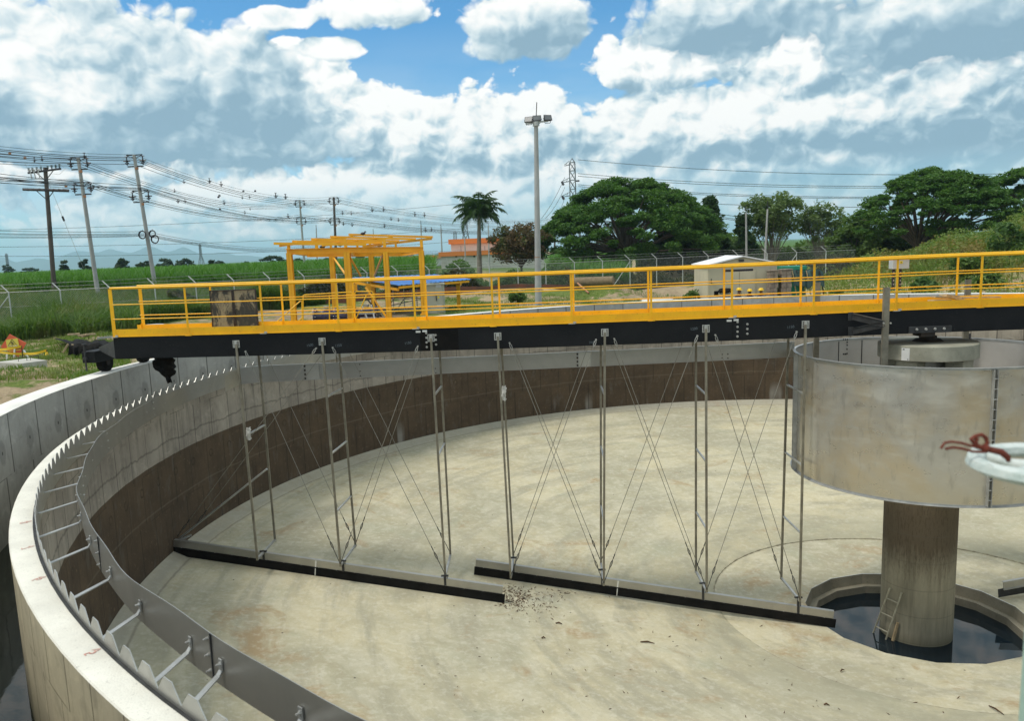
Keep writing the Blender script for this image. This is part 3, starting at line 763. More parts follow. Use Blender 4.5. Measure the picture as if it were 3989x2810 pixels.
    part('bolt_row', bm, M['bolt'], root)
    # rim hooks inside
    for sx, sy in ((3175, 1345), (3775, 1320)):
        p = Vector(PR(sx, sy, RD-.02, True)); d = Vector((-p.x, -p.y, 0)).normalized()
        mb = MB(); mb.bar(p+Vector((0, 0, .12)), p+Vector((0, 0, -.14)), .05, .05, up=d); mb.bar(p+d*.02+Vector((0, 0, -.12)), p+d*.10+Vector((-.05, 0, -.18)), .03, .03); mb.bar(p+d*.06+Vector((0, 0, .02)), p+d*.06+Vector((0, 0, -.10)), .03, .03)
        part('rim_hook', mb, M['dark_steel'], root)
build_drum()

# ------------------------------------------------------------------ rotating bridge
def build_bridge():
    root = thing('scraper_bridge', (0, 0, .5), 'long walkway bridge across the tank, black beams with yellow pipe railings', 'bridge')
    xl, xr = -17.45, 17.6
    xs = list(np.linspace(xl, 0, 25))+list(np.linspace(.75, xr, 14))
    def strip(y0, y1, zf0, zf1, mat, name, lo=xl, hi=xr, bevel=0):
        X = [lo]+[x for x in xs if lo < x < hi]+[hi]; mb = MB(); V = []
        for x in X:
            for y, zf in ((y0, zf0), (y1, zf0), (y1, zf1), (y0, zf1)): V.append((x, y, zT(x)+zf))
        Fc = []
        for i in range(len(X)-1):
            for k in range(4):
                k2 = (k+1) % 4; Fc.append((i*4+k, i*4+k2, (i+1)*4+k2, (i+1)*4+k))
        Fc += [(3, 2, 1, 0), tuple(len(V)-4+k for k in range(4))]
        return part(name, mb.add(V, Fc), mat, root)
    for s in (-1, 1):
        y = s*BR_W
        bm = strip(y-.012, y+.012, -.48, -.003, M['black_paint'], 'side_beam')
        strip(y-.012-s*0, y+.06*-s if s > 0 else y+.07, -.483, -.472, M['black_paint'], 'beam_flange')
        # cover plates with rows of round bolts
        for xj in (PY(1644, 1330, -BR_W)[0], PY(2853, 1270, -BR_W)[0]):
            yy = y+s*.016
            if xj < -9:
                V = MB().box(xj-.04, xj+.78, min(yy, yy+s*.004), max(yy, yy+s*.004), zT(xj)-.47, zT(xj)-.02)
                sp = part('splice_plate', V, M['rubber'], bm)
            else:
                sp = part('splice_plate', MB().box(xj-.003, xj+.003, min(yy, yy+s*.003), max(yy, yy+s*.003), zT(xj)-.47, zT(xj)-.02), M['rubber'], bm)
            bo = MB()
            for dx, zs in ((.10, (-.10, -.20, -.30, -.40)), (.30, (-.15, -.25, -.35))):
                for dz in zs:
                    p = (xj+dx, yy+s*.004, zT(xj)+dz); bo.tube([p, (p[0], p[1]+s*.02, p[2])], [.026, .018], 10)
            part('bolt_row', bo, M['bolt'], sp)
            part('tag_plate', MB().box(xj-.12, xj-.02, min(yy, yy+s*.006), max(yy, yy+s*.006), zT(xj)-.085, zT(xj)-.045).box(xj+.02, xj+.12, min(yy, yy+s*.006), max(yy, yy+s*.006), zT(xj)-.075, zT(xj)-.035), M['white_paint'], sp)
        # toe board and lower angle
        gap = []
        strip(y-.004+s*.01, y+.004+s*.01, .0, .165, M['yellow'], 'toe_board')
        strip(min(y+s*.035, y-s*.02), max(y+s*.035, y-s*.02), -.001, .010, M['yellow'], 'deck_angle')
    strip(-BR_W+.03, BR_W-.03, .0, .022, M['yellow'], 'deck_plate')
    # railings
    for s in (-1, 1):
        y = s*(BR_W+.012)
        X = [xl]+[x for x in xs if xl < x]
        for dz, r, nm in ((1.054, .0275, 'top_rail'), (.70, .0125, 'mid_rail'), (.385, .0125, 'mid_rail')):
            st = xl+.04 if s < 0 else xl+.09
            pts = [(st, y, zT(st)+dz)]+[(x, y, zT(x)+dz) for x in X if x > st+.1]
            part(nm, MB().tube(pts, r, 10), M['yellow'], root, True)
        for k in range(22):
            x = -17.4115+k*1.6486 if s < 0 else -17.30+k*1.6486
            w = .075 if k == 0 else .042
            mb = MB(); mb.box(x-w/2, x+w/2, y-.008, y+.008, zT(x)-.0 if k == 0 else zT(x)+.004, zT(x)+1.04); mb.box(x-w/2, x-w/2+.006, y-.03*s-.02, y-.03*s+.02, zT(x)+.004, zT(x)+.20)
            po = part('rail_post', mb, M['yellow'], root)
            if s < 0: part('base_plate', MB().box(x-.07, x+.07, y-.03, y+.03, zT(x)-.012, zT(x)+.003).box(x+.03, x+.09, y-.034, y-.022, zT(x)+.0, zT(x)+.04), M['bolt'] if k % 2 == 0 else M['yellow'], po)
    # scrapers' hanging brackets on the near beam
    for sx, sy in ((920, 1341), (1255, 1331), (1679, 1317), (1939, 1311), (2356, 1296), (2750, 1281), (3138, 1265)):
        p = PY(sx, sy, -BR_W-.02); y = -BR_W-.014
        mb = MB(); x, z = p[0], p[2]
        for dx in (-.075, .055): mb.box(x+dx, x+dx+.02, y-.010, y, z-.08, z+.08)
        mb.box(x-.055, x+.055, y-.010, y, z+.06, z+.08); mb.box(x-.055, x+.055, y-.010, y, z-.08, z-.06); mb.box(x-.028, x+.028, y-.05, y, z-.07, z+.06)
        mb.box(x-.04, x-.02, y-.014, y, z-.05, z+.05); mb.box(x+.02, x+.04, y-.014, y, z-.05, z+.05)
        part('hanger_bracket', mb, M['bolt'], root)
    # pivot bearing over the centre
    x, z = PY(3622, 1282, -BR_W-.02)[0], PY(3622, 1282, -BR_W-.02)[2]
    pb = part('pivot_bearing', MB().cyl((0, 0, .155), .30, .05, 32, .24).cyl((0, 0, .205), .17, .06, 24).cyl((0, 0, .26), .10, .2, 20).box(-.3, .3, -BR_W, BR_W, .40, .46), M['rust_dark'], root, True)
    part('pivot_plate', MB().box(x-.42, x+.42, -BR_W-.05, -BR_W-.014, z-.075, z+.06), M['dark_steel'], root, bevel=.004)
    bo = MB()
    for dx in (-.27, -.09, .09, .27): bo.tube([(x+dx, -BR_W-.05, z), (x+dx, -BR_W-.075, z)], [.03, .02], 10)
    part('bolt_row', bo, M['bolt'], root)
    part('pivot_bracket', MB().box(x-.16, x+.12, -BR_W, -.2, z-.16, z-.08), M['rust_dark'], root)
    # end carriage running on the outer wall
    c0 = Vector(PZ(412, 1447, 0.0)); c1 = Vector(PZ(560, 1412, 0.0)); ax = (c1-c0).normalized()
    ry = Vector((ax.y, -ax.x, 0)).normalized()   # sideways, inboard
    cb = MB(); a, b = c0-ax*.55+Vector((0, 0, .40)), c1+ax*.45+Vector((0, 0, .40))
    cb.bar(a, b, .34, .26)
    car = part('end_carriage', cb, M['black_paint'], root, bevel=.01)
    g = MB(); e = Vector((-17.45, -BR_W, .62)); f = c0-ax*.3+Vector((.1, 0, .60))
    g.add([e+Vector((0, 0, .2)), e+Vector((0, 0, -.2)), f+Vector((0, 0, -.08)), f+Vector((0, 0, .0)), e+Vector((0, .03, .2)), e+Vector((0, .03, -.2)), f+Vector((0, .03, -.08)), f+Vector((0, .03, .0))], [(0, 1, 2, 3), (7, 6, 5, 4), (0, 4, 5, 1), (1, 5, 6, 2), (2, 6, 7, 3), (3, 7, 4, 0)])
    part('gusset', g, M['dark_steel'], root)
    for c in (c0, c1):
        wc = c+Vector((0, 0, .215)); w = MB().tube([wc-ry*.085, wc-ry*.075, wc+ry*.075, wc+ry*.085], [.195, .215, .215, .195], 28)
        wo = part('wheel', w, M['rubber'], root, True)
        part('hub', MB().tube([wc-ry*.10, wc+ry*.10], .07, 16), M['rust_dark'], wo, True)
    j = Vector(PZ(384, 1440, .25)); 
    part('adjusting_screw', MB().tube([c0-ax*.6+ry*-.05+Vector((0, 0, .10)), c0-ax*.6+ry*-.05+Vector((0, 0, .72))], .022, 8).cyl(c0-ax*.6+ry*-.05+Vector((0, 0, .68)), .05, .04, 8).cyl(c0-ax*.6+ry*-.05+Vector((0, 0, .36)), .05, .05, 8), M['dark_steel'], root)
    # drive motor wrapped in a torn black bag, below the beam
    mc = Vector(PY(640, 1432, .25)); rb = []
    mb = MB(); n, m = 14, 10; o = len(mb.v)
    for jx in range(m+1):
        t_ = jx/m
        for i in range(n):
            aa = 2*pi*i/n; r = (.20+.05*sin(3*aa+jx)+.03*sin(5*aa-jx*2))*(.55+.55*sin(pi*min(1, t_*1.15+.12)))*(1 if t_ < .8 else .45)
            mb.v.append((mc.x+r*cos(aa)+.10*t_**2, mc.y+r*sin(aa), mc.z+.30-.62*t_-.06*sin(2*aa+1)*t_))
    for jx in range(m):
        for i in range(n):
            i2 = (i+1) % n; mb.f.append((jx*n+i, jx*n+i2, (jx+1)*n+i2, (jx+1)*n+i))
    mb.f.append(tuple(range(n))); mb.f.append(tuple(m*n+i for i in range(n))[::-1])
    part('bagged_motor', mb, M['rubber'], root, True)
    part('drive_shaft', MB().tube([mc+Vector((0, 0, .05)), c1+Vector((.2, 0, .25))], .05, 10), M['rust_dark'], root, True)
    # faint chalk figures on the near beam
    M['chalk'] = simple('faint_chalk', (.16, .20, .23), (.08, .10, .12), 60, .9)
    for sx, sy, s_ in ((1207, 1346, '1500'), (1318, 1347, '1350'), (1589, 1337, '1150'), (2305, 1335, '744'), (2703, 1282, '1200'), (3080, 1275, '1150')):
        p = PY(sx, sy, -BR_W-.0165); part('chalk_mark', put_text(s_, .075, (p[0], -BR_W-.0150, p[2]), (1, 0, .12), (-.12, 0, 1)), M['chalk'], root)
build_bridge()

# ------------------------------------------------------------------ sludge scrapers
NB = [(1003, 2184), (1327, 2208), (1735, 2248), (1990, 2254), (2352, 2283), (2753, 2309), (3115, 2345)]
NTp = [(920, 1341), (1255, 1331), (1679, 1317), (1939, 1311), (2356, 1296), (2750, 1281), (3138, 1265)]
FB = [(1072, 2109), (1385, 2131), (1755, 2168), (2000, 2175), (2341, 2200), (2711, 2233), (3043, 2258)]
FT = [(1008, 1390), (1322, 1381), (1713, 1370), (1954, 1361), (2341, 1353), (2711, 1344), (3071, 1322)]
RUNG = [((975, 1700), None), ((1279, 1548), (1297, 1768), (1315, 1995)), ((1697, 1540), (1711, 1777), None), (), ((2352, 1540), (2352, 1790), (2352, 2035)), ((2749, 1538), (2750, 1800), (2750, 2062)), ((3135, 1535), (3126, 1815), (3117, 2080))]
def scraper(ids, A, B, label, joints):
    A = Vector(A); B = Vector(B); d = (B-A).normalized()
    root = thing('sludge_scraper', A, label, 'scraper', 'scraper blades hanging from the bridge')
    nrm = Vector((d.y, -d.x, 0)).normalized()      # towards the camera
    up = nrm.cross(d)*-1; up = up if up.z > 0 else -up
    L = (B-A).length
    bl = MB(); o = A+up*.20-nrm*.02
    bl.bar(A+up*.27, B-d*.06+up*.27, .012, .20, up=up)
    bl.bar(A+up*.368-nrm*.035, B-d*.06+up*.368-nrm*.035, .085, .012, up=up)
    bl.bar(A+up*.172-nrm*.025, B-d*.06+up*.172-nrm*.025, .06, .010, up=up)
    part('blade', bl, M['stainless_dull'], root)
    part('rubber_strip', MB().bar(A-d*.02+up*.105+nrm*.014, B+up*.105+nrm*.014, .014, .20, up=up), M['rubber'], root)
    for f in joints:
        p = A+d*(L*f); part('joint_strip', MB().bar(p+up*.18+nrm*.022, p+up*.01+nrm*.024, .02, .004, up=nrm).bar(p+up*.19+nrm*.010, p+up*.36+nrm*.010, .03, .008, up=nrm), M['white_paint'], root)
    bo = MB()
    for i in range(int(L/.42)):
        p = A+d*(.2+i*.42)+up*.205; bo.tube([p, p+nrm*.02], .010, 6)
    part('bolt_row', bo, M['bolt'], root)
    pts = {}
    for i in ids:
        nt, nb, fb, ft = Vector(PY(*NTp[i], -BR_W-.045)), Vector(PY(*NB[i], -BR_W-.045)), Vector(PY(*FB[i], BR_W)), Vector(PY(*FT[i], BR_W))
        ft = Vector((ft.x, BR_W+.03, .62)) if False else ft
        ft = ft+Vector((0, 0, .25))
        pts[i] = (nt, nb, ft, fb)
        h = thing('x', (0, 0, 0), None, None); bpy.data.objects.remove(h)
        po = part('hanger_post', MB().bar(nt, nb, .045, .045, up=(0, 1, 0)), M['post_steel'], root)
        part('hanger_post', MB().bar(ft, fb, .045, .045, up=(0, 1, 0)), M['post_steel'], root)
        part('cross_bar', MB().bar(nb+Vector((0, 0, .03)), fb+Vector((0, 0, .03)), .045, .045), M['galv'], root)
        s_ = (nb.y-A.y); 
        # clamp where the cross bar meets the blade
        xb = nb.lerp(fb, .5); tt = (xb.x-A.x)/d.x; pb = A+d*tt
        yb = pb.y; f = (yb-nb.y)/(fb.y-nb.y); q = nb.lerp(fb, f)
        part('clamp', MB().obox(q+Vector((0, 0, .06)), .16, .05, .03).bar(q+Vector((0, 0, .08)), Vector((q.x, q.y, pb.z+.2)), .05, .04, up=(0, 1, 0)).bar(q+Vector((.05, 0, .03)), Vector((q.x+.05, q.y, pb.z+.22)), .014, .014), M['dark_steel'], root)
        L_ = nt-nb
        for k, r in enumerate(RUNG[i] or ()):
            if r is None: continue
            z = PY(*r, -BR_W-.045)[2]; fa = (z-nb.z)/(nt.z-nb.z); fz = (z-fb.z)/(ft.z-fb.z)
            part('rung', MB().bar(nb.lerp(nt, fa), fb.lerp(ft, fz), .035, .035), M['galv'], root)
    return root, pts, A, B
A1, B1 = PF(676, 2163), PF(1965, 2351)
r1, p1, A_, B_ = scraper([0, 1, 2], A1, B1, 'outer sludge scraper blade reaching from the tank wall, left of the other', (.445,))
A2, B2 = PF(1850, 2240), PF(3252, 2448)
r2, p2, A2_, B2_ = scraper([3, 4, 5, 6], A2, B2, 'inner sludge scraper blade ending over the edge of the pit', (.415,))
P_ = {**p1, **p2}
def cable(loop, end, root, near=True):
    a = Vector(loop); b = Vector(end); d = (b-a).normalized(); L = (b-a).length
    mb = MB().tube([a+d*.10, b-d*.25], .0065, 6)
    c = part('bracing_cable', mb, M['cable'], root, True)
    # eye at the beam, turnbuckle at the foot
    s = Vector((d.z, 0, -d.x)); e = MB()
    if near:
        loopp = [a, a+d*.05+s*.018, a+d*.11+s*.020, a+d*.17, a+d*.11-s*.020, a+d*.05-s*.018, a]; e.tube(loopp, .007, 6); e.tube([a+Vector((0, .04, 0)), a-Vector((0, .012, 0))], .018, 8)
        part('cable_eye', e, M['bolt'], c, True)
    k = b-d*.25; t_ = MB().tube([b-d*.72, b-d*.60], .011, 6); t_.tube([b-d*.58, b-d*.50+s*.018, b-d*.44+s*.018, b-d*.36], .007, 6); t_.tube([b-d*.58, b-d*.50-s*.018, b-d*.44-s*.018, b-d*.36], .007, 6); t_.tube([b-d*.36, b], .008, 6)
    part('turnbuckle', t_, M['dark_steel'], c)
LOOPS = {(0, 'R'): (956, 1370), (1, 'L'): (1231, 1358), (1, 'R'): (1296, 1355), (2, 'L'): (1627, 1350), (3, 'R'): (1985, 1337), (4, 'L'): (2322, 1324), (4, 'R'): (2393, 1321), (5, 'L'): (2717, 1309), (5, 'R'): (2787, 1306), (6, 'L'): (3104, 1293)}
for (i, sd_), (sx, sy) in LOOPS.items():
    root = r1 if i < 3 else r2
    j = i+1 if sd_ == 'R' else i-1
    lp = Vector(PY(sx, sy, -BR_W-.05)); nb = P_[j][1]+Vector((0, -.02, .06)); fb = P_[j][3]+Vector((0, .02, .06))
    if (i, sd_) == (1, 'L'):
        nb = Vector(PF(690, 2140))+Vector((0, -.1, .25)); fb = nb+Vector((.15, .6, 0))
    cable(lp, nb, root); cable(Vector((lp.x, BR_W, lp.z-.05)), fb, root, False)
# slanted stay to the outer end of the outer blade
e0 = Vector(PF(686, 2140))+Vector((0, 0, .18))
part('end_stay', MB().tube([e0, Vector(PY(1040, 1828, -.4)), ], .022, 8), M['galv'], r1, True)
part('end_bar', MB().bar(e0+Vector((-.05, -.2, 0)), Vector(PY(745, 2085, .35)), .04, .04), M['galv'], r1)
# cloth rags tied on two posts
M['rag'] = simple('dirty_white_rag', (.55, .54, .50), (.40, .39, .36), 20, .95)
def rag(sx, sy, h, label):
    p = Vector(PY(sx, sy, -BR_W-.05)); mb = MB(); n = 10; m = 7; 
    for j in range(m+1):
        t_ = j/m
        for i in range(n):
            a = 2*pi*i/n; r = .045+.018*sin(3*a+j*1.7)+.012*sin(7*t_+a); mb.v.append((p.x+r*cos(a), p.y+r*.8*sin(a), p.z-h*t_+.02*sin(2*a)))
    for j in range(m):
        for i in range(n):
            i2 = (i+1) % n; mb.f.append((j*n+i, j*n+i2, (j+1)*n+i2, (j+1)*n+i))
    mb.f += [tuple(range(n)), tuple(m*n+i for i in range(n))[::-1]]
    solo('rag', mb, M['rag'], label, 'rag', smooth=True)
rag(966, 1668, .26, 'white rag tied round the leftmost hanger post')
rag(1961, 1506, .30, 'grey rag tied high on the fourth hanger post from the left')
# opposite arm's blade, just in view at the right
r3 = thing('sludge_scraper', PF(3890, 2330), 'short end of another scraper blade at the right edge, beyond the pit', 'scraper', 'scraper blades hanging from the bridge')
A3 = Vector(PF(3888, 2331)); B3 = A3+Vector((6.5, .8, .75)); d3 = (B3-A3).normalized(); n3 = Vector((d3.y, -d3.x, 0)).normalized()
part('blade', MB().bar(A3+Vector((.1, 0, .29)), B3+Vector((0, 0, .29)), .014, .17).bar(A3+Vector((.1, .03, .375)), B3+Vector((0, .03, .375)), .07, .012).bar(A3+Vector((.1, -.015, .20)), B3+Vector((0, -.015, .20)), .04, .012), M['stainless_dull'], r3)
part('rubber_strip', MB().bar(A3+Vector((0, 0, .11)), B3+Vector((0, 0, .11)), .016, .20), M['dark_steel'], r3)
for f in (.45, .9):
    p = A3.lerp(B3, f); part('hanger_post', MB().bar(p+Vector((0, -.4, .35)), Vector((p.x, -BR_W-.045, .62)), .045, .045, up=(0, 1, 0)), M['post_steel'], r3)

# ------------------------------------------------------------------ skimmer plate behind the bridge
def build_skimmer():
    Y = .93; root = thing('skimmer_plate', PY(936, 1475, Y), 'long flat stainless skimmer plate hung behind the hanger posts, just below the bridge', 'skimmer')
    T = [(936, 1434), (1000, 1427), (2000, 1383), (2828, 1345), (3095, 1332)]; Bt = [(936, 1497), (1000, 1490), (2000, 1442), (2828, 1403), (3095, 1390)]
    mb = MB(); V = []
    for a, b in zip(T, Bt):
        p, q = PY(*a, Y), PY(*b, Y); V += [tuple(p), tuple(q), (p[0], Y+.008, p[2]), (q[0], Y+.008, q[2])]
    for i in range(4):
        o = i*4; mb.f += [(o, o+1, o+5, o+4), (o+2, o+6, o+7, o+3), (o, o+4, o+6, o+2), (o+1, o+3, o+7, o+5)]
    mb.v = V
    for zz in (0, 1):
        src = T if zz == 0 else Bt
        for i in range(4): mb.bar(PY(*src[i], Y), PY(*src[i+1], Y), .05, .010)
    part('plate', mb, M['stainless_dull'], root)
    a, b = PY(875, 1466, Y-.35), PY(878, 1527, Y-.35); c, d = PY(936, 1434, Y), PY(936, 1497, Y)
    part('end_wing', MB().hexa([b, d, d+np.array([0, .01, 0]), b+np.array([0, .01, 0]), a, c, c+np.array([0, .01, 0]), a+np.array([0, .01, 0])]), M['stainless_dull'], root)
    e1, e2 = PY(945, 1500, Y-.02), PY(1005, 1478, Y-.3)
    for sx, w in ((1190, 56), (2252, 50)):
        i = 1 if sx < 2000 else 2
        f = (sx-T[i][0])/(T[i+1][0]-T[i][0]); yt = T[i][1]*(1-f)+T[i+1][1]*f; yb = Bt[i][1]*(1-f)+Bt[i+1][1]*f
        p, q = PY(sx, yt+3, Y), PY(sx+w, yb-3, Y)
        pl = part('splice_plate', MB().box(p[0], q[0], Y-.014, Y-.006, q[2], p[2]), M['stainless'], root)
        bo = MB()
        for k in range(4): bo.tube([(p[0]-.02, Y-.004, q[2]+.03+k*(p[2]-q[2]-.06)/3), (p[0]-.02, Y-.03, q[2]+.03+k*(p[2]-q[2]-.06)/3)], .022, 8)
        part('bolt_row', bo, M['rust_dark'], pl)
    bo = MB()
    for sx, sy in ((1402, 1420), (1403, 1447), (1404, 1465), (1696, 1436), (1698, 1453), (2813, 1381), (2835, 1380), (2813, 1395), (2835, 1396)):
        p = PY(sx, sy, Y); bo.tube([(p[0], Y-.004, p[2]), (p[0], Y-.02, p[2])], .014, 8)
    part('bolt_row', bo, M['rust_dark'], root)
    for sx in (1312, 1950, 2700): 
        p = PY(sx, 1410, Y); part('hanger_strap', MB().box(p[0]-.02, p[0]+.02, Y+.012, Y+.02, -.1, .42), M['post_steel'], root)
build_skimmer()

# ------------------------------------------------------------------ ground
def gz(x, y):
    r = hypot(x, y)
    base = -.22 - .12*smooth01((r-18.5)/8) - .75*smooth01((x+11)/14)*smooth01((y-5)/15)
    base += .35*smooth01((r-38)/14)*smooth01((-x-6)/14)          # bank under the fence on the left
    hill = 4.1*smooth01((x-10.8)/17)*math.exp(-((y-34)/11.)**2) if y < 34 else 4.1*smooth01((x-10.8)/17)*math.exp(-((y-34)/18.)**2)
    hill *= smooth01((r-20)/6)
    m = .75*math.exp(-((x+3.2)**2/9+(y-33)**2/3)) + .9*math.exp(-((x-1.5)**2/10+(y-36)**2/4)) + .5*math.exp(-((x+9)**2/10+(y-34)**2/4)) + .45*math.exp(-((x+23.2)**2/1.6+(y-10)**2/2))
    n = .05*sin(x*1.7+y*.6)+.04*sin(y*2.3-x*.9)+.03*sin(x*4.1)*sin(y*3.7)
    far = smooth01((r-120)/200)
    return (base+hill+m+n*smooth01((r-18.5)/1.5))*(1-far) + (-.6)*far
def ground_mat():
    m, t, b, tc = newmat('bare_soil_and_grass'); v = tc.outputs['Object']
    n = t.noise(v, .16, 6, .62, .6); n2 = t.noise(v, 1.2, 6, .7, .5); n3 = t.noise(v, 7, 5, .7)
    col = t.mix(t.g(n2, .35, .65), (.42, .33, .21), (.27, .20, .13))
    col = t.mix(t.math('MULTIPLY', t.g(n3, .55, .7), .6), col, (.50, .43, .31))
    x, y, z = t.sep(v)
    gr = t.mix(t.g(n3, .35, .65), (.085, .14, .025), (.19, .23, .06))
    gm = t.math('ADD', n, t.math('MULTIPLY', t.math('SUBTRACT', n2, .5), .5))
    col = t.mix(t.g(gm, .47, .53), col, gr)
    r = t.math('SQRT', t.math('ADD', t.math('POWER', x, 2.), t.math('POWER', y, 2.)))
    col = t.mix(t.g(r, 75, 110), col, (.075, .15, .03))
    col = t.mix(t.math('MULTIPLY', t.g(x, 4.5, 7), t.g(x, 22, 13)), col, t.mix(t.g(n3, .4, .7), (.52, .42, .27), (.40, .31, .19)))
    setb(t, b, col, .95, 0, t.math('ADD', n3, n2), .9, .12, .15); return m
M['ground'] = ground_mat()
def build_ground():
    n = 300; radii = [18.47, 18.6, 18.8, 19.1, 19.5, 20, 20.6, 21.3, 22.1, 23, 24, 25.1, 26.3, 27.6, 29, 30.5, 32, 33.6, 35.2, 37, 39, 41, 43.5, 46, 49, 52, 56, 60, 65, 70, 77, 85, 95, 110, 130, 160, 200, 300, 600, 1500, 4000, 9500]
    V = []; Fc = []
    for r in radii:
        for k in range(n):
            a = 2*pi*k/n; x, y = r*cos(a), r*sin(a)
            z = gz(x, y)+(.035*random.uniform(-1, 1) if 18.9 < r < 60 else 0); V.append((x, y, z))
    for i in range(len(radii)-1):
        for k in range(n):
            k2 = (k+1) % n; Fc.append((i*n+k, i*n+k2, (i+1)*n+k2, (i+1)*n+k))
    mb = MB(); mb.add(V, Fc); part('ground', mb, M['ground'], None, True)['kind'] = 'structure'
build_ground()
def at(sx, Y, dz=0.):
    """point on the ground below photo column sx at depth Y"""
    d = ray(sx, 1000); x = CAM[0]+d[0]*(Y-CAM[1])/d[1]; return Vector((x, Y, gz(x, Y)+dz))

# foliage materials
def leafm(name, c1, c2, c3=None, sc_=.8, trans=.35, rough=.6):
    m, t, b, tc = newmat(name); v = tc.outputs['Object']
    geo = t.add('ShaderNodeNewGeometry'); n = t.noise(v, sc_, 3, .6)
    col = t.mix(geo.outputs['Random Per Island'], c1, c2)
    if c3: col = t.mix(t.g(n, .48, .62), col, c3)
    t.put(b.inputs['Base Color'], col); b.inputs['Roughness'].default_value = rough; b.inputs['Specular IOR Level'].default_value = .25
    tr = t.add('ShaderNodeBsdfTranslucent'); t.link(t.mix(1., col, (1.1, 1.25, .5), 'MULTIPLY'), tr.inputs[0])
    mx = t.add('ShaderNodeMixShader'); mx.inputs[0].default_value = trans
    t.link(b.outputs[0], mx.inputs[1]); t.link(tr.outputs[0], mx.inputs[2])
    t.link(mx.outputs[0], t.n['Material Output'].inputs['Surface']); return m
M['leaf_rain'] = leafm('raintree_leaf', (.040, .105, .020), (.11, .21, .042), (.06, .14, .03))
M['leaf_dark'] = leafm('dark_tree_leaf', (.028, .065, .022), (.052, .10, .034), (.04, .075, .028))
M['leaf_pale'] = leafm('pale_tree_leaf', (.12, .18, .065), (.17, .24, .09), (.10, .15, .06))
M['leaf_brown'] = leafm('withered_leaf', (.11, .075, .045), (.16, .11, .06), (.09, .11, .04))
M['leaf_mid'] = leafm('shrub_leaf', (.07, .13, .035), (.12, .19, .05), (.085, .15, .04))
M['leaf_hill'] = leafm('hillside_leaf', (.11, .19, .04), (.20, .27, .07), (.24, .19, .06), .35)
M['leaf_weed'] = leafm('weed_blade', (.05, .11, .022), (.13, .21, .05), (.16, .18, .065), .4)
M['leaf_cane'] = leafm('cane_blade', (.06, .16, .022), (.11, .25, .04), (.08, .20, .03), .15)
M['leaf_grass'] = leafm('short_grass', (.09, .17, .025), (.17, .24, .05), (.19, .20, .07), .6)
M['leaf_palm'] = leafm('palm_leaflet', (.030, .070, .022), (.055, .10, .035), None)
M['leaf_vine'] = leafm('vine_leaf', (.055, .12, .035), (.11, .19, .06), None)
M['leaf_vine_dry'] = leafm('dry_vine_leaf', (.050, .060, .022), (.10, .085, .04), (.035, .055, .02))
M['leaf_far'] = leafm('far_tree_leaf', (.035, .06, .03), (.05, .08, .04), None, .1)
M['bark'] = simple('tree_bark', (.10, .085, .065), (.055, .045, .035), 2, .95)
M['bark_pale'] = simple('pale_bark', (.26, .24, .20), (.16, .15, .12), 2, .95)

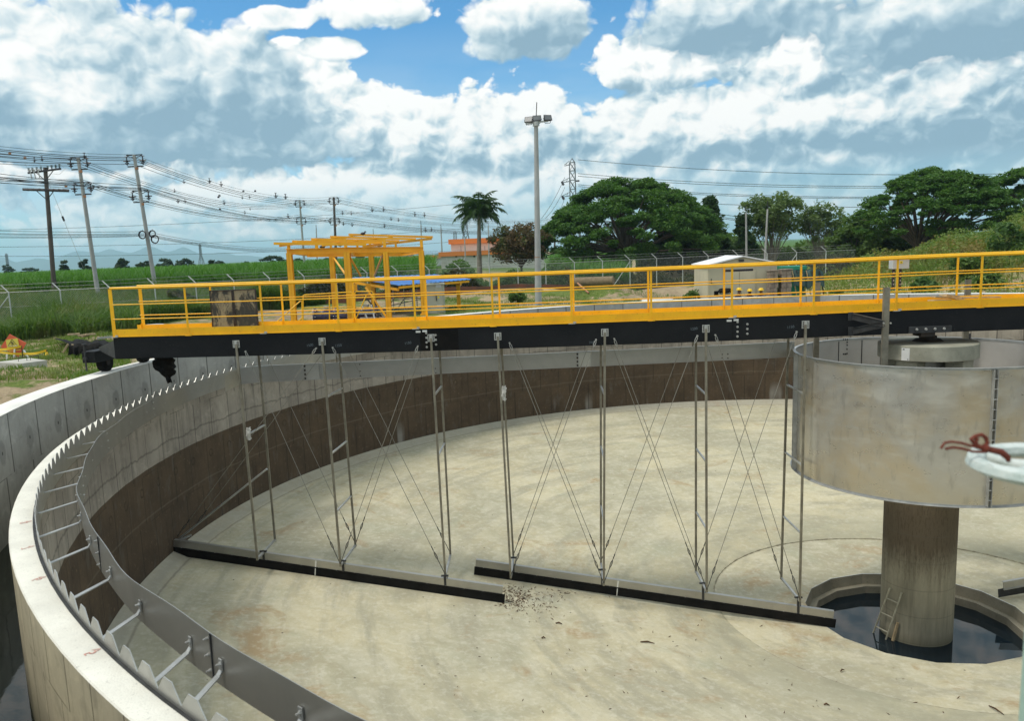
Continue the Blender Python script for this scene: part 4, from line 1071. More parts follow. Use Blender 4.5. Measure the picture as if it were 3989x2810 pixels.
def scatter(n, fn):
    P = [];
    while len(P) < n:
        p = fn()
        if p is not None: P.append(p)
    return np.array(P)
def ell_pts(c, r, n, shell=.55):
    d = RNG.normal(size=(n, 3)); d /= np.linalg.norm(d, axis=1)[:, None]
    rad = (shell+(1-shell)*RNG.random(n))[:, None]
    return np.array(c)+d*rad*np.array(r)
def limb(mb, a, b, r0, r1, sag=.25, n=5, seg=5):
    a, b = Vector(a), Vector(b); m = a.lerp(b, .45)+Vector((0, 0, (b-a).length*sag))
    m.x += random.uniform(-.06, .06)*(b-a).length
    pts = []; rr = []
    for i in range(seg+1):
        t_ = i/seg; p = a*(1-t_)**2+m*2*t_*(1-t_)+b*t_*t_; pts.append(p); rr.append(r0*(1-t_)+r1*t_)
    mb.tube(pts, rr, n)
def tree(name, base, H, R, mat, label, n_pads=90, per=170, leaf=.5, fork=.22, shape='umbrella', tr=.35, bark='bark', low=.35, group=None, Ry=None, lean=0., cat='tree', flat=.38, limbs=24, trunk=True, pad=.17, dome=2.):
    base = Vector(base); root = thing(name, base, label, cat, group); Ry = Ry or R
    crown_c = base+Vector((lean, 0, 0)); pads = []
    for i in range(n_pads):
        if shape == 'umbrella':
            a = random.uniform(0, 2*pi); q = sqrt(random.random()); u = random.random()
            z = H*(low+(1-low)*max(0, 1-q**dome)**(.5+.16*(2-dome) if dome < 2 else .5))*random.uniform(.93, 1.03); z *= (1 if u < .68 else random.uniform(.62, .92))
            if u > .9: q *= .8; z = H*random.uniform(low*.7, low*1.2)
            x, y = q*R*cos(a), q*Ry*sin(a)
        elif shape == 'round':
            d = Vector((random.gauss(0, 1), random.gauss(0, 1), random.gauss(0, 1))).normalized()*random.uniform(.45, 1)
            x, y, z = d.x*R*.9, d.y*Ry*.9, H*(low+1)/2+d.z*H*(1-low)/2
        elif shape == 'vase':
            a = random.uniform(0, 2*pi); t_ = random.uniform(.35, 1); q = (.45+.55*t_)*sqrt(random.random())
            x, y, z = q*R*cos(a), q*Ry*sin(a), H*(low+(1-low)*t_*(1-.15*q))
        elif shape == 'cone':
            t_ = random.random()**1.2; a = random.uniform(0, 2*pi); q = (1-t_)*.95*sqrt(random.random())+.05
            x, y, z = q*R*cos(a), q*Ry*sin(a), H*(low+(1-low)*t_)
        pads.append((crown_c.x+x, crown_c.y+y, base.z+z))
    mb = MB(); f = base+Vector((lean*.2, 0, H*fork))
    limb(mb, base-Vector((0, 0, .3)), f, tr, tr*.75, 0, 8, 3)
    mb.tube([base-Vector((0, 0, .2)), base+Vector((0, 0, .3*tr*4))], [tr*1.5, tr], 8)
    mains = []
    for i in range(limbs):
        p = pads[i*len(pads)//limbs]; st = f if shape in ('umbrella', 'round', 'cone') else base+Vector((random.uniform(-.2, .2)*tr*3, 0, 0))
        limb(mb, st, p, tr*random.uniform(.28, .5), tr*.06, random.uniform(-.02, .18) if shape != 'vase' else .05)
        for k in range(2):
            q = pads[random.randrange(len(pads))]; s = Vector(st).lerp(Vector(p), random.uniform(.45, .8))
            if (Vector(q)-s).length < R*.7: limb(mb, s, q, tr*.14, tr*.04, .05, 4, 3)
    if trunk: part('trunk', mb, M[bark], root, True)
    P = []
    for p in pads:
        s = R*pad*random.uniform(.6, 1.35)
        P.append(ell_pts(p, (s, s, s*flat), per, .35))
    P = np.concatenate(P); V, Fq = leaf_geo(P, leaf, up=.6 if shape == 'umbrella' else .2)
    npmesh('crown', V, Fq, mat, root)
    return root
def pxw(wpx, Y): return wpx/FPX*(Y-CAM[1])     # width in metres of a span of photo pixels at depth Y

Yt = 70.
b = at(2440, Yt); b.z = -.6
tree('rain_tree', b, 2.4+pxw(255, Yt)+.6, pxw(350, Yt), M['leaf_rain'], 'large umbrella-shaped rain tree with dense dark green crown, left of the shed', 420, 330, .27, .20, 'umbrella', .55, low=.26, lean=.2, limbs=46, pad=.095, flat=.45, dome=1.45)
b = at(3560, 58); b.z = .2
tree('rain_tree', b, pxw(925-690, 58)+2.0, pxw(275, 58), M['leaf_rain'], 'spreading rain tree with bare fanned limbs, behind the weedy slope on the right', 330, 290, .23, .12, 'umbrella', .42, low=.36, lean=1.6, limbs=44, pad=.105, flat=.42, dome=1.7)
b = at(4060, 60); b.z = 1
tree('rain_tree', b, pxw(895-655, 60)+.9, pxw(230, 60), M['leaf_rain'], 'rain tree cut by the right edge of the picture, on top of the slope', 110, 200, .36, .2, 'umbrella', .4, low=.45, limbs=20, pad=.15)
b = at(2765, 74); b.z = -.6
tree('evergreen_tree', b, pxw(930-775, 74)+3.0, pxw(88, 74), M['leaf_dark'], 'dark pointed evergreen tree pressed against the right side of the big rain tree', 70, 190, .5, .3, 'cone', .25, low=.12, limbs=14, pad=.32, flat=.8)
b = at(2650, 76); b.z = -.6
tree('evergreen_tree', b, pxw(120, 76)+3.0, pxw(120, 76), M['leaf_dark'], 'dark bushy tree under the right half of the big rain tree', 70, 190, .5, .3, 'round', .25, low=.02, limbs=12, pad=.30, flat=.8)
b = at(2895, 72); b.z = -.6
tree('evergreen_tree', b, pxw(100, 72)+3.0, pxw(62, 72), M['leaf_dark'], 'small dark tree between the pointed evergreen and the pale bare-limbed tree', 46, 150, .4, .3, 'cone', .18, low=.10, limbs=12, pad=.34, flat=.8)
b = at(3010, 76); b.z = -.6
tree('slender_tree', b, pxw(175, 76)+2.9, pxw(112, 76), M['leaf_pale'], 'pale airy tree of many thin upright stems, the taller of two behind the shed', 120, 75, .36, .3, 'vase', .14, 'bark_pale', low=.16, limbs=60, pad=.24, group='airy thin-stemmed trees', flat=.8)
b = at(3190, 78); b.z = -.6
tree('slender_tree', b, pxw(135, 78)+2.8, pxw(98, 78), M['leaf_pale'], 'pale airy tree of thin stems, shorter and right of its twin behind the shed', 84, 55, .34, .3, 'vase', .12, 'bark_pale', low=.16, limbs=52, pad=.24, group='airy thin-stemmed trees', flat=.8)
b = at(3330, 66); b.z = -.4
tree('bushy_tree', b, pxw(75, 66)+2.6, pxw(115, 66), M['leaf_mid'], 'mid green bushy tree left of the spreading rain tree on the right', 70, 150, .40, .2, 'round', .18, low=.05, limbs=14, pad=.28, flat=.6)
b = at(3450, 68); b.z = -.4
tree('bushy_tree', b, pxw(30, 68)+2.6, pxw(130, 68), M['leaf_dark'], 'low dark bushy tree under the spreading rain tree on the right', 60, 150, .40, .2, 'round', .18, low=.02, limbs=10, pad=.28, flat=.6)
b = at(2030, 66); b.z = -.4
tree('withered_tree', b, pxw(973-862, 66)+2.4, pxw(132, 66), M['leaf_brown'], 'brown withered tree with sparse drooping leaves, between palm and light pole', 120, 70, .30, .2, 'round', .14, low=.28, limbs=26, pad=.20, flat=.8)
# palm
def palm(base, H, label):
    base = Vector(base); root = thing('palm_tree', base, label, 'palm tree'); top = base+Vector((.15, 0, H))
    part('trunk', MB().tube([base-Vector((0, 0, .3)), base+Vector((.02, 0, H*.5)), top], [.30, .24, .17], 10).tube([top-Vector((0, 0, .2)), top+Vector((0, 0, 1.0))], [.2, .12], 10), M['bark_pale'], root, True)
    for k in range(24):
        a = 2.4*k; e = radians(86-96*(k/24.)); L = 3.5*random.uniform(.85, 1.1); st = top+Vector((0, 0, .9))
        pts = []; p = st.copy(); ang = e
        for i in range(11):
            pts.append(p.copy()); p = p+Vector((cos(a)*cos(ang), sin(a)*cos(ang), sin(ang)))*(L/10); ang -= radians(6.5+.9*i)
        mb = MB().tube(pts, [.035*(1-i/11)+.006 for i in range(11)], 4)
        for i in range(1, 11):
            for j in range(4):
                q = pts[i-1].lerp(pts[i], j/4.); t_ = (i+j/4)/11.; l = .95*sin(pi*min(.98, t_*.85+.16))
                sd_ = Vector((-sin(a), cos(a), 0))
                for s in (-1, 1):
                    d = (sd_*s*.8+(pts[i]-pts[i-1]).normalized()*.55+Vector((0, 0, random.uniform(-.75, .05)))).normalized()
                    w = (pts[i]-pts[i-1]).normalized()*.05
                    mb.add([q-w, q+w, q+d*l*.6+w*.7-Vector((0, 0, .03)), q+d*l-Vector((0, 0, .22*l))], [(0, 1, 2, 3)])
        part('frond', mb, M['leaf_palm'], root)
b = at(1866, 68); b.z = -.6
palm(b, pxw(978-850, 68)+3.0-.4, 'tall palm tree in front of the white warehouse')

# far scattered trees over the cane field
FT_ = [(250, 1040, 26, 160), (330, 1043, 34, 190), (470, 1036, 38, 170), (560, 1036, 42, 190), (640, 1034, 60, 240), (720, 1040, 46, 260), (820, 1033, 32, 160), (850, 1040, 30, 300), (30, 1058, 30, 350), (120, 1058, 50, 330), (960, 1038, 40, 400), (1060, 1030, 62, 260), (1160, 1028, 52, 200), (1270, 1030, 60, 280), (1400, 1022, 30, 300), (1700, 1010, 40, 300)]
fd = ['at the left edge', 'behind the wooden pole', 'between the wooden pole and the next concrete pole', 'left of the pole with cable coils', 'right of the pole with cable coils']
for i, (sx, sy, w, Y) in enumerate(FT_):
    top = PY(sx, sy-26-8*((i*7) % 3)+20, Y); hb = top[2]+1.6; bb = Vector((top[0], Y, -1.2)); side = 'over the cane field'
    o = tree('distant_tree', bb, max(2.6, hb*1.12), pxw(w*.8, Y), M['leaf_far'], 'small hazy tree on the horizon '+side, 26, 70, .85, .2, 'umbrella' if i % 2 else 'round', .25, low=.1, limbs=5, pad=.32, group='small hazy trees on the horizon over the cane field')
# ------------------------------------------------------------------ hills and haze
def build_hills():
    prof = [(-600, 1042), (-300, 1010), (0, 1003), (60, 1016), (140, 1019), (200, 1010), (260, 990), (330, 979), (370, 974), (440, 977), (520, 975), (560, 972), (610, 966), (650, 970), (705, 966), (740, 978), (790, 984), (850, 984), (930, 990), (1000, 1000), (1060, 1010), (1300, 1006), (1700, 990), (2200, 975), (2700, 955), (3000, 930), (3200, 925), (3500, 932), (4300, 915)]
    Y = 9000.; V = []; Fc = []; n = 240; xs_ = np.linspace(-600, 4300, n); ys = np.interp(xs_, [p[0] for p in prof], [p[1] for p in prof])
    for layer, (Yl, k, off) in enumerate(((9000., 1.0, 0), (7600., .55, 300))):
        o = len(V)
        for i, (sx, sy) in enumerate(zip(xs_, ys)):
            hz = 1062-(sx)*.0419
            s2 = hz-(hz-np.interp(sx+off, xs_, ys)+off*.0419*0)*k + 2.2*sin(sx*.031)+1.3*sin(sx*.083+1)
            p = PY(sx, s2, Yl)
            for j in range(5):
                f = j/4.; V.append((p[0], p[1]-f*1200, (p[2]+20)*(1-f)**1.2*(1+.12*sin(i*.9+j))-25))
        for i in range(n-1):
            for j in range(4): Fc.append((o+i*5+j, o+i*5+j+1, o+(i+1)*5+j+1, o+(i+1)*5+j))
    mb = MB(); mb.add(V, Fc); part('hills', mb, M['hill'], None, True)['kind'] = 'structure'
M['hill'] = simple('wooded_hill', (.05, .085, .05), (.08, .10, .06), .002, .95)
build_hills()
def build_haze():
    mb = MB().box(-9000, 9000, -400, 10500, -30, 205); m = bpy.data.materials.new('haze_volume'); m.use_nodes = True; nt = m.node_tree; nt.nodes.clear()
    o = nt.nodes.new('ShaderNodeOutputMaterial'); v = nt.nodes.new('ShaderNodeVolumePrincipled'); v.inputs['Color'].default_value = (.54, .78, 1, 1); v.inputs['Density'].default_value = HAZE; v.inputs['Anisotropy'].default_value = .2
    nt.links.new(v.outputs[0], o.inputs['Volume']); h = part('haze', mb, m); h['kind'] = 'stuff'
HAZE = 1.5e-4
build_haze()

# ------------------------------------------------------------------ cane field, weeds, grass, slope
FENCE = [(-900, 36), (-100, 20), (457, 22.2), (1000, 28.1), (1500, 34.5), (2100, 40.5), (2760, 46), (3400, 47)]    # photo column, world y
FW = [at(sx, Y) for sx, Y in FENCE]
def fence_y(sx): return float(np.interp(sx, [p[0] for p in FENCE], [p[1] for p in FENCE]))
def col_of(x, y):    # photo column of a ground point
    d = np.array([x, y, -.3])-CAM; z = d@Fv; return W0/2+PXO+FPX*(d@Rv)/z
def stuff(name, geo, mat, label):
    o = npmesh(name, *geo, mat); tag(o, label, None, None, 'stuff'); return o
def cane():
    def f():
        Y = 46+ (random.random()**1.8)*190; sx = random.choice([random.uniform(-150, 1690)]*6+[random.uniform(2150, 2450)]); x = CAM[0]+ray(sx, 1000)[0]*(Y-CAM[1])/ray(sx, 1000)[1]
        return (x, Y, CANE_Z(x, Y))
    P = scatter(60000, f); d = (P[:, 1]-CAM[1]); V1 = []; 
    V, Fq = blade_geo(P, 1.5, .10, .3, .3)
    s = np.repeat(np.clip(d/70, 1, 3.2), 6); base = np.repeat(P, 6, 0)
    V[:, :2] = base[:, :2]+(V[:, :2]-base[:, :2])*s[:, None]
    stuff('cane_field', (V, Fq), M['leaf_cane'], 'bright green field of cane beyond the fence')
def CANE_Z(x, y): return gz(x, y)+.35*smooth01((y-46)/12)+.15
cane()
# solid understorey of the cane so that it closes into a field
mb = MB(); nx, ny = 60, 26; V = []
for j in range(ny):
    Y = 50+ (j/(ny-1))**2.2*1500
    for i in range(nx):
        sx = -700+2380*i/(nx-1); r_ = ray(sx, 1000); x = CAM[0]+r_[0]*(Y-CAM[1])/r_[1]; V.append((x, Y, CANE_Z(x, min(Y, 240))+(.0 if j == 0 else 1.0+.12*random.random())))
mb.add(V, [(j*nx+i, j*nx+i+1, (j+1)*nx+i+1, (j+1)*nx+i) for j in range(ny-1) for i in range(nx-1)])
M['cane_mass'] = simple('cane_mass', (.07, .17, .028), (.05, .13, .02), .5, .9, bstr=.6)
solo('cane_understorey', mb, M['cane_mass'], None, None, kind='stuff', smooth=True)
def weeds():
    def f():
        sx = random.uniform(-250, 1250); fy = fence_y(sx); u = random.random()
        if u < .55: Y = fy-random.random()*(9 if sx < 500 else 5)*(1-.55*smooth01((sx-400)/700))+1
        else: Y = fy+random.random()*26
        x = CAM[0]+ray(sx, 1000)[0]*(Y-CAM[1])/ray(sx, 1000)[1]
        if sx < 260 and Y < fy-7.5+sx*.004: return None
        if hypot(x, Y) < 22.5 or (x > -19.5 and Y < fy-.6): return None
        return (x, Y, gz(x, Y)-.05)
    P = scatter(52000, f); hh = .95+.55*np.sin(P[:, 0]*.8+P[:, 1]*.5)*np.sin(P[:, 0]*.23)
    V, Fq = blade_geo(P, 1.0, .035, .5, .5); base = np.repeat(P, 6, 0); V[:, 2] = base[:, 2]+(V[:, 2]-base[:, 2])*np.repeat(hh, 6)
    Q = P[::2]+np.stack([RNG.normal(size=len(P[::2]))*.2, RNG.normal(size=len(P[::2]))*.2, RNG.random(len(P[::2]))*hh[::2]*.85], 1)
    V2, F2 = leaf_geo(Q, .13, .3, .5)
    stuff('weeds', (np.concatenate([V, V2]), np.concatenate([Fq, F2+len(V)])), M['leaf_weed'], 'tangle of tall dark green weeds on both sides of the wire fence')
weeds()
def vines(lo, hi, n, mat, label, off0, off1, h):
    def f():
        sx = random.uniform(lo, hi); Y = fence_y(sx)+random.uniform(off0, off1); x = CAM[0]+ray(sx, 1000)[0]*(Y-CAM[1])/ray(sx, 1000)[1]
        hh = h*(.55+.45*sin(x*1.3)*sin(x*.47+1))
        return (x, Y, gz(x, Y)+.45*0+random.random()*max(.3, hh))
    P = scatter(n, f); stuff('vines', leaf_geo(P, .21, .1, .85), mat, label)
vines(640, 1900, 22000, M['leaf_vine_dry'], 'dull dry creepers matted over the fence behind the yellow frame', -.25, .9, 1.75)
vines(1300, 2300, 15000, M['leaf_vine'], 'broad-leaved green vines growing behind the fence', 1.0, 5.0, 2.3)
vines(2200, 3350, 18000, M['leaf_vine_dry'], 'dark creepers at the fence foot under the big rain tree', .3, 6.0, 1.9)
def hedge():
    def f():
        sx = random.uniform(2480, 3700); Y = random.uniform(78, 100); x = CAM[0]+ray(sx, 1000)[0]*(Y-CAM[1])/ray(sx, 1000)[1]
        h = 2.2+1.4*sin(x*.31)*sin(x*.13+2)+.7*sin(x*.9)
        return (x, Y, -.6+random.random()*max(.5, h))
    P = scatter(24000, f); stuff('distant_hedge', leaf_geo(P, .55, .1, .8), M['leaf_mid'], 'far line of bushes closing the gap under the pale trees')
hedge()
def grass():
    def ok(x, y):
        r = hypot(x, y)
        return r > 18.9
    def f():
        u = random.random()
        if u < .42:   # left corner
            sx = random.uniform(-150, 470); Y = random.uniform(-3, 16); 
        else:
            sx = random.uniform(1700, 3000); Y = random.uniform(18.5, 33)
        x = CAM[0]+ray(sx, 1000)[0]*(Y-CAM[1])/ray(sx, 1000)[1]
        if not ok(x, Y): return None
        k = sin(x*.9+1)*sin(Y*.7)+.5*sin(x*2.3+Y)
        if u < .42:
            if k+ (Y-3.0)*.18 < random.uniform(-.2, .5): return None
        else:
            if x > 6.5 or (k+.2 < random.uniform(-.3, .5) and x < -3) : return None
        return (x, Y, gz(x, Y)-.02)
    P = scatter(42000, f); stuff('grass', blade_geo(P, .15, .018, .6, .4), M['leaf_grass'], 'short bright grass in patches on the bare soil round the tank')
grass()
def slope():
    def f():
        x = random.uniform(9.5, 34); y = random.uniform(19, 52)
        r = hypot(x, y)
        if r < 20.4: return None
        z = gz(x, y)
        if z < -.75+random.random()*.5 and random.random() < .8: return None
        k = sin(x*1.1+y*.3)*sin(y*.8-x*.2)
        if 13 < x < 18.5 and 24.5 < y < 29 and z < 1.6 and random.random() < .82: return None      # bare scrape
        return (x, y, z+random.random()**1.5*(.9+.7*k))
    P = scatter(95000, f); V, Fq = leaf_geo(P, .17, .25, .55)
    Pb = P[::3].copy(); Pb[:, 2] = np.array([gz(a, b_) for a, b_ in Pb[:, :2]]); V2, F2 = blade_geo(Pb, .75, .03, .5, .5)
    stuff('hillside_weeds', (np.concatenate([V, V2]), np.concatenate([Fq, F2+len(V)])), M['leaf_hill'], 'green and rusty orange weeds covering the earth slope on the right')
slope()
for i, (sx, Y, h, lb) in enumerate([(3600, 27, 1.1, 'leafy castor bush on the foot of the slope, right of the sandy track'), (3760, 30, 1.5, 'pale leafy bush halfway up the slope'), (3930, 32, 1.7, 'tall leafy bush near the crest of the slope at the right edge'), (3250, 24, .9, 'low green bush right of the dark covered frames'), (3120, 23.5, .7, 'small green bush in front of the rubble stacks'), (3860, 25.5, 1.0, 'rounded bush low on the slope at the right')]):
    b = at(sx, Y); tree('bush', b, h, h*.75, M['leaf_vine'] if i % 2 == 0 else M['leaf_mid'], lb, 22, 60, .24, .2, 'round', .03, low=.1, limbs=10, cat='bush', pad=.34, flat=.8)
for i, (sx, Y, h, lb) in enumerate([(2010, 26, .7, 'scrubby bush left of the light pole foot'), (2700, 27, 1.0, 'spiky tall grass clump beside the shed wall')]):
    b = at(sx, Y); tree('bush', b, h, h*.8, M['leaf_mid'], lb, 20, 60, .18, .2, 'round', .03, low=.1, limbs=8, cat='bush', pad=.34, flat=.7)

# ------------------------------------------------------------------ fence and low wall
M['fence_post'] = simple('fence_post_paint', (.52, .55, .53), (.40, .43, .41), 4, .6)
M['wire'] = simple('fence_wire', (.34, .35, .34), (.26, .27, .26), 8, .5, .5)
M['terracotta'] = simple('terracotta_low_wall', (.24, .085, .05), (.13, .07, .05), 1.1, .9, detail=7, speck=(.07, .05, .04), bstr=.4)
M['stone_wall'] = simple('dark_stone_low_wall', (.10, .09, .075), (.055, .05, .04), 1.4, .9, detail=7, bstr=.5)
def chain_mat():
    m, t, b, tc = newmat('chain_link'); u, v, _ = t.sep(tc.outputs['UV'])
    a = t.math('FRACT', t.math('MULTIPLY', t.math('ADD', u, v), 9.)); c = t.math('FRACT', t.math('MULTIPLY', t.math('SUBTRACT', u, v), 9.))
    w = t.math('MAXIMUM', t.math('LESS_THAN', a, .085), t.math('LESS_THAN', c, .085))
    b.inputs['Base Color'].default_value = (.30, .32, .31, 1); b.inputs['Roughness'].default_value = .6
    t.link(w, b.inputs['Alpha']); return m
M['chain'] = chain_mat()
def build_fence():
    pts = [at(sx, Y) for sx, Y in FENCE]
    # resample every 2.2 m
    out = []; seg = [(pts[i], pts[i+1]) for i in range(len(pts)-1)]; step = 2.25; acc = 0.; 
    for a, b in seg:
        L = (Vector((b.x, b.y, 0))-Vector((a.x, a.y, 0))).length; s = -acc % step if acc else 0
        d = s
        while d < L:
            p = a.lerp(b, d/L); out.append((p.x, p.y)); d += step
        acc += L
    root = thing('wire_fence', (out[0][0], out[0][1], gz(*out[0])), 'wire mesh fence on pale posts with angled tops, round the far side of the yard', 'fence')
    TZ = lambda x, y: 1.42 + .0*x
    n = 0
    for i, (x, y) in enumerate(out):
        c = col_of(x, y)
        if c < -150 or c > 3300: continue
        g = gz(x, y); t = 1.40
        mb = MB().tube([(x, y, g-.2), (x, y, t)], .035, 6).tube([(x, y, t), (x-.38, y+.05 if c < 1200 else y, t+.36)], .030, 6)
        po = part('fence_post', mb, M['fence_post'], root)
        if i % 6 == 2:
            x2, y2 = out[max(0, i-1)]; xx, yy = x+(x2-x)*.75, y+(y2-y)*.75
            part('brace', MB().tube([(x, y, t-.15), (xx, yy, gz(xx, yy))], .026, 6), M['fence_post'], po)
    for dz in (0., .18, .36, -.7):
        ox = -.38*max(0, dz)/.36
        part('barbed_wire' if dz > 0 else 'tension_wire', MB().tube([(x+ox, y, 1.40+dz) for x, y in out if -200 < col_of(x, y) < 3400], .008 if dz else .018, 4), M['wire'], root)
    mb = MB(); mb.uv = []; u = 0.; px = None; V = []; U = []
    for x, y in out:
        if px: u += hypot(x-px[0], y-px[1])
        px = (x, y); g = gz(x, y); V += [(x, y, g), (x, y, 1.40)]; U += [(u, g), (u, 1.40)]
    mb.v = V; mb.uv = U; mb.f = [(2*i, 2*i+2, 2*i+3, 2*i+1) for i in range(len(out)-1)]
    part('wire_mesh', mb, M['chain'], root)
    # low walls at the fence foot
    lw = MB(); dw = MB()
    for i in range(len(out)-1):
        a, b = out[i], out[i+1]; c = col_of(*a)
        if 400 < c < 3350:
            za, zb_ = gz(*a), gz(*b); top = lambda x, y, c=c: gz(x, y)+.46
            (lw if c < 2220 else dw).hexa([(a[0], a[1]-.22, za-.4), (b[0], b[1]-.22, zb_-.4), (b[0], b[1]-.06, zb_-.4), (a[0], a[1]-.06, za-.4), (a[0], a[1]-.22, top(*a)), (b[0], b[1]-.22, top(*b)), (b[0], b[1]-.06, top(*b)), (a[0], a[1]-.06, top(*a))])
    solo('low_wall', lw, M['terracotta'], 'low reddish brown wall along the fence foot, left of the big rain tree', 'low wall')
    solo('low_wall', dw, M['stone_wall'], 'low dark stone wall in the shade of the big rain tree', 'low wall')
build_fence()

# ------------------------------------------------------------------ poles
M['pole_conc'] = simple('concrete_pole', (.40, .41, .41), (.31, .32, .32), 1.2, .85)
M['pole_wood'] = simple('wooden_pole', (.115, .098, .088), (.075, .064, .058), 1.5, .9)
M['insul'] = simple('dark_insulator', (.030, .022, .030), (.02, .016, .02), 10, .3)
M['pole_dark'] = simple('dark_concrete_pole', (.12, .10, .095), (.08, .07, .065), 1.5, .9)
M['marker'] = simple('orange_marker', (.42, .20, .10), (.34, .16, .08), 5, .6)
def insulator(mb, p, s=1.):
    p = Vector(p)
    mb.tube([p, p+Vector((0, 0, .10*s))], .05*s, 6)
    for k in range(4): mb.tube([p+Vector((0, 0, (.10+.07*k)*s)), p+Vector((0, 0, (.14+.07*k)*s))], [.13*s, .05*s], 8)
def bracket_spacer(mb, p, s=1.):
    """compact-line cable spacer: a cross of insulating arms"""
    p = Vector(p); mb.tube([p+Vector((0, 0, -.30*s)), p+Vector((0, 0, .34*s))], .045*s, 6); mb.tube([p+Vector((-.26*s, 0, .02*s)), p+Vector((.26*s, 0, .02*s))], .045*s, 6)
    mb.tube([p+Vector((-.15*s, 0, -.12*s)), p+Vector((0, 0, -.2*s)), p+Vector((.15*s, 0, -.12*s))], .04*s, 6); mb.tube([p+Vector((-.13*s, 0, .34*s)), p+Vector((.13*s, 0, .34*s))], .035*s, 6); mb.ell(p, .10*s, .10*s, .12*s, 8, 5)
def pole(top_px, base_px, Y, mat, label, r0=.17, r1=.11, levels=(), wooden=False, group='utility poles along the cane field'):
    tp, bp = Vector(PY(*top_px, Y)), Vector(PY(*base_px, Y)); d = (tp-bp).normalized(); gnd = bp-d*((bp.z+.3)/d.z) if d.z else bp
    root = thing('utility_pole', gnd, label, 'utility pole', group)
    part('pole', MB().tube([gnd, tp], [r0, r1], 12), mat, root, True)
    if not wooden:
        for dz in levels:
            c = tp-d*dz
            ca = part('crossarm', MB().bar(c+Vector((-.62, 0, .22)), c+Vector((.62, 0, .22)), .07, .07).bar(c+Vector((-.60, 0, -.62)), c+Vector((.62, 0, -.62)), .07, .09).bar(c+Vector((-.6, 0, .2)), c+Vector((0, 0, -.05)), .04, .04).bar(c+Vector((.6, 0, .2)), c+Vector((0, 0, -.05)), .04, .04), M['dark_steel'], root)
            for sx in (-.62, .62):
                mb = MB(); bracket_spacer(mb, c+Vector((sx, 0, -.22)), 1.0); part('insulator', mb, M['insul'], ca)
            part('marker_plate', MB().obox(c+Vector((.15, -.12, -.78)), .25, .02, .18), M['marker'], ca)
    else:
        for zc, w, hh in ((.28, 1.35, .14), (1.75, 1.85, .20)):
            c = tp-d*zc; tilt = .10 if zc < 1 else -.14
            ca = part('crossarm', MB().bar(c+Vector((-w, -.14, -tilt)), c+Vector((w, -.14, tilt)), .12, hh).bar(c+Vector((-.75, -.14, -.03)), c+Vector((0, -.14, -.75)), .05, .05).bar(c+Vector((.75, -.14, .03)), c+Vector((0, -.14, -.75)), .05, .05), M['insul'], root)
            mb = MB()
            for x in (-1.25, -.95, -.6, -.25, .3, .62, .95, 1.25):
                if abs(x) > w: continue
                if zc < 1: insulator(mb, c+Vector((x, -.14, tilt*x/w+.08)), .85)
                else: mb.tube([c+Vector((x*1.3-.22, -.14, tilt*x/w+.06)), c+Vector((x*1.3+.22, -.14, tilt*x/w-.02))], .10, 6)
            part('insulator', mb, M['insul'], ca)
        for x in (-1.05, -.75, -.4):
            part('cutout_switch', MB().tube([tp+Vector((x, -.35, -.25)), tp+Vector((x+.12, -.42, -.85))], .05, 6).tube([tp+Vector((x-.06, -.3, -.2)), tp+Vector((x+.18, -.45, -.2))], .04, 6), M['galv'], root)
        part('jumper_wire', MB().tube([tp+Vector((-1.3, -.2, -.1)), tp+Vector((-1.5, -.2, .35)), tp+Vector((-.6, -.2, .42)), tp+Vector((-.1, -.2, .1))], .012, 5).tube([tp+Vector((1.3, -.2, .2)), tp+Vector((1.75, -.2, -.2)), tp+Vector((1.2, -.2, -.6)), tp+Vector((.3, -.2, -.5))], .012, 5), M['wire'], root)
    return root, tp, d
Yp = {1: 46., 2: 42., 3: 44., 4: 96., 5: 93.}
pA = pole((176, 652), (212, 1135), Yp[1], M['pole_wood'], 'dark wooden pole with two long crossarms and guy wire, leftmost pole', .19, .15, wooden=True)
pB = pole((304, 612), (378, 1120), Yp[2], M['pole_conc'], 'grey concrete pole between the wooden pole and the pole with cable coils', .17, .12, levels=(.25, 2.05))
pC = pole((522, 602), (603, 1105), Yp[3], M['pole_conc'], 'grey concrete pole with black cable coils hung halfway up', .17, .12, levels=(.25, 2.9))
pD = pole((1167, 779), (1187, 1045), Yp[4], M['pole_conc'], 'concrete pole standing behind the left side of the yellow frame', .18, .12, levels=(.3, 2.7))
pE = pole((1300, 768), (1311, 1045), Yp[5], M['pole_dark'], 'dark pole rising behind the middle of the yellow frame', .20, .15, levels=(.3, 3.0))
pF = pole((2163, 845), (2160, 990), 175., M['pole_dark'], 'distant pole between the light pole and the big rain tree', .24, .16, levels=(.6, 2.6))
# slim far posts and light masts
for i, (sx, y0, y1, Y, lb) in enumerate([(1232, 892, 1035, 150, 'thin grey mast left of the dark pole behind the yellow frame'), (1640, 876, 1030, 150, 'thin mast behind the right side of the yellow frame'), (1718, 892, 980, 140, 'thin bare mast left of the warehouse'), (1454, 905, 1030, 180, 'faint thin mast behind the yellow frame top'), (2906, 828, 1010, 66, 'slim grey post just behind the shed roof, left of the two'), (2990, 815, 1005, 64, 'pale grey post behind the shed roof, right of the two'), (1810, 930, 1025, 108, 'white post beside the palm trunk, in front of the warehouse'), (1902, 880, 1015, 106, 'thin grey post just right of the palm')]):
    tp, bp = Vector(PY(sx, y0, Y)), Vector(PY(sx+(12 if i == 5 else 3)*(-1 if i == 5 else 1), y1, Y)); bp = Vector((bp.x, Y, -.6))
    r = .10 if Y < 120 else .14
    mt = thing('mast', bp, lb, 'mast'); part('pole', MB().tube([bp, tp], [r*1.2, r*.8], 8), M['pole_conc'], mt, True); part('finial', MB().tube([tp, tp+Vector((0, 0, .8))], .03 if Y < 120 else .06, 5), M['dark_steel'], mt)
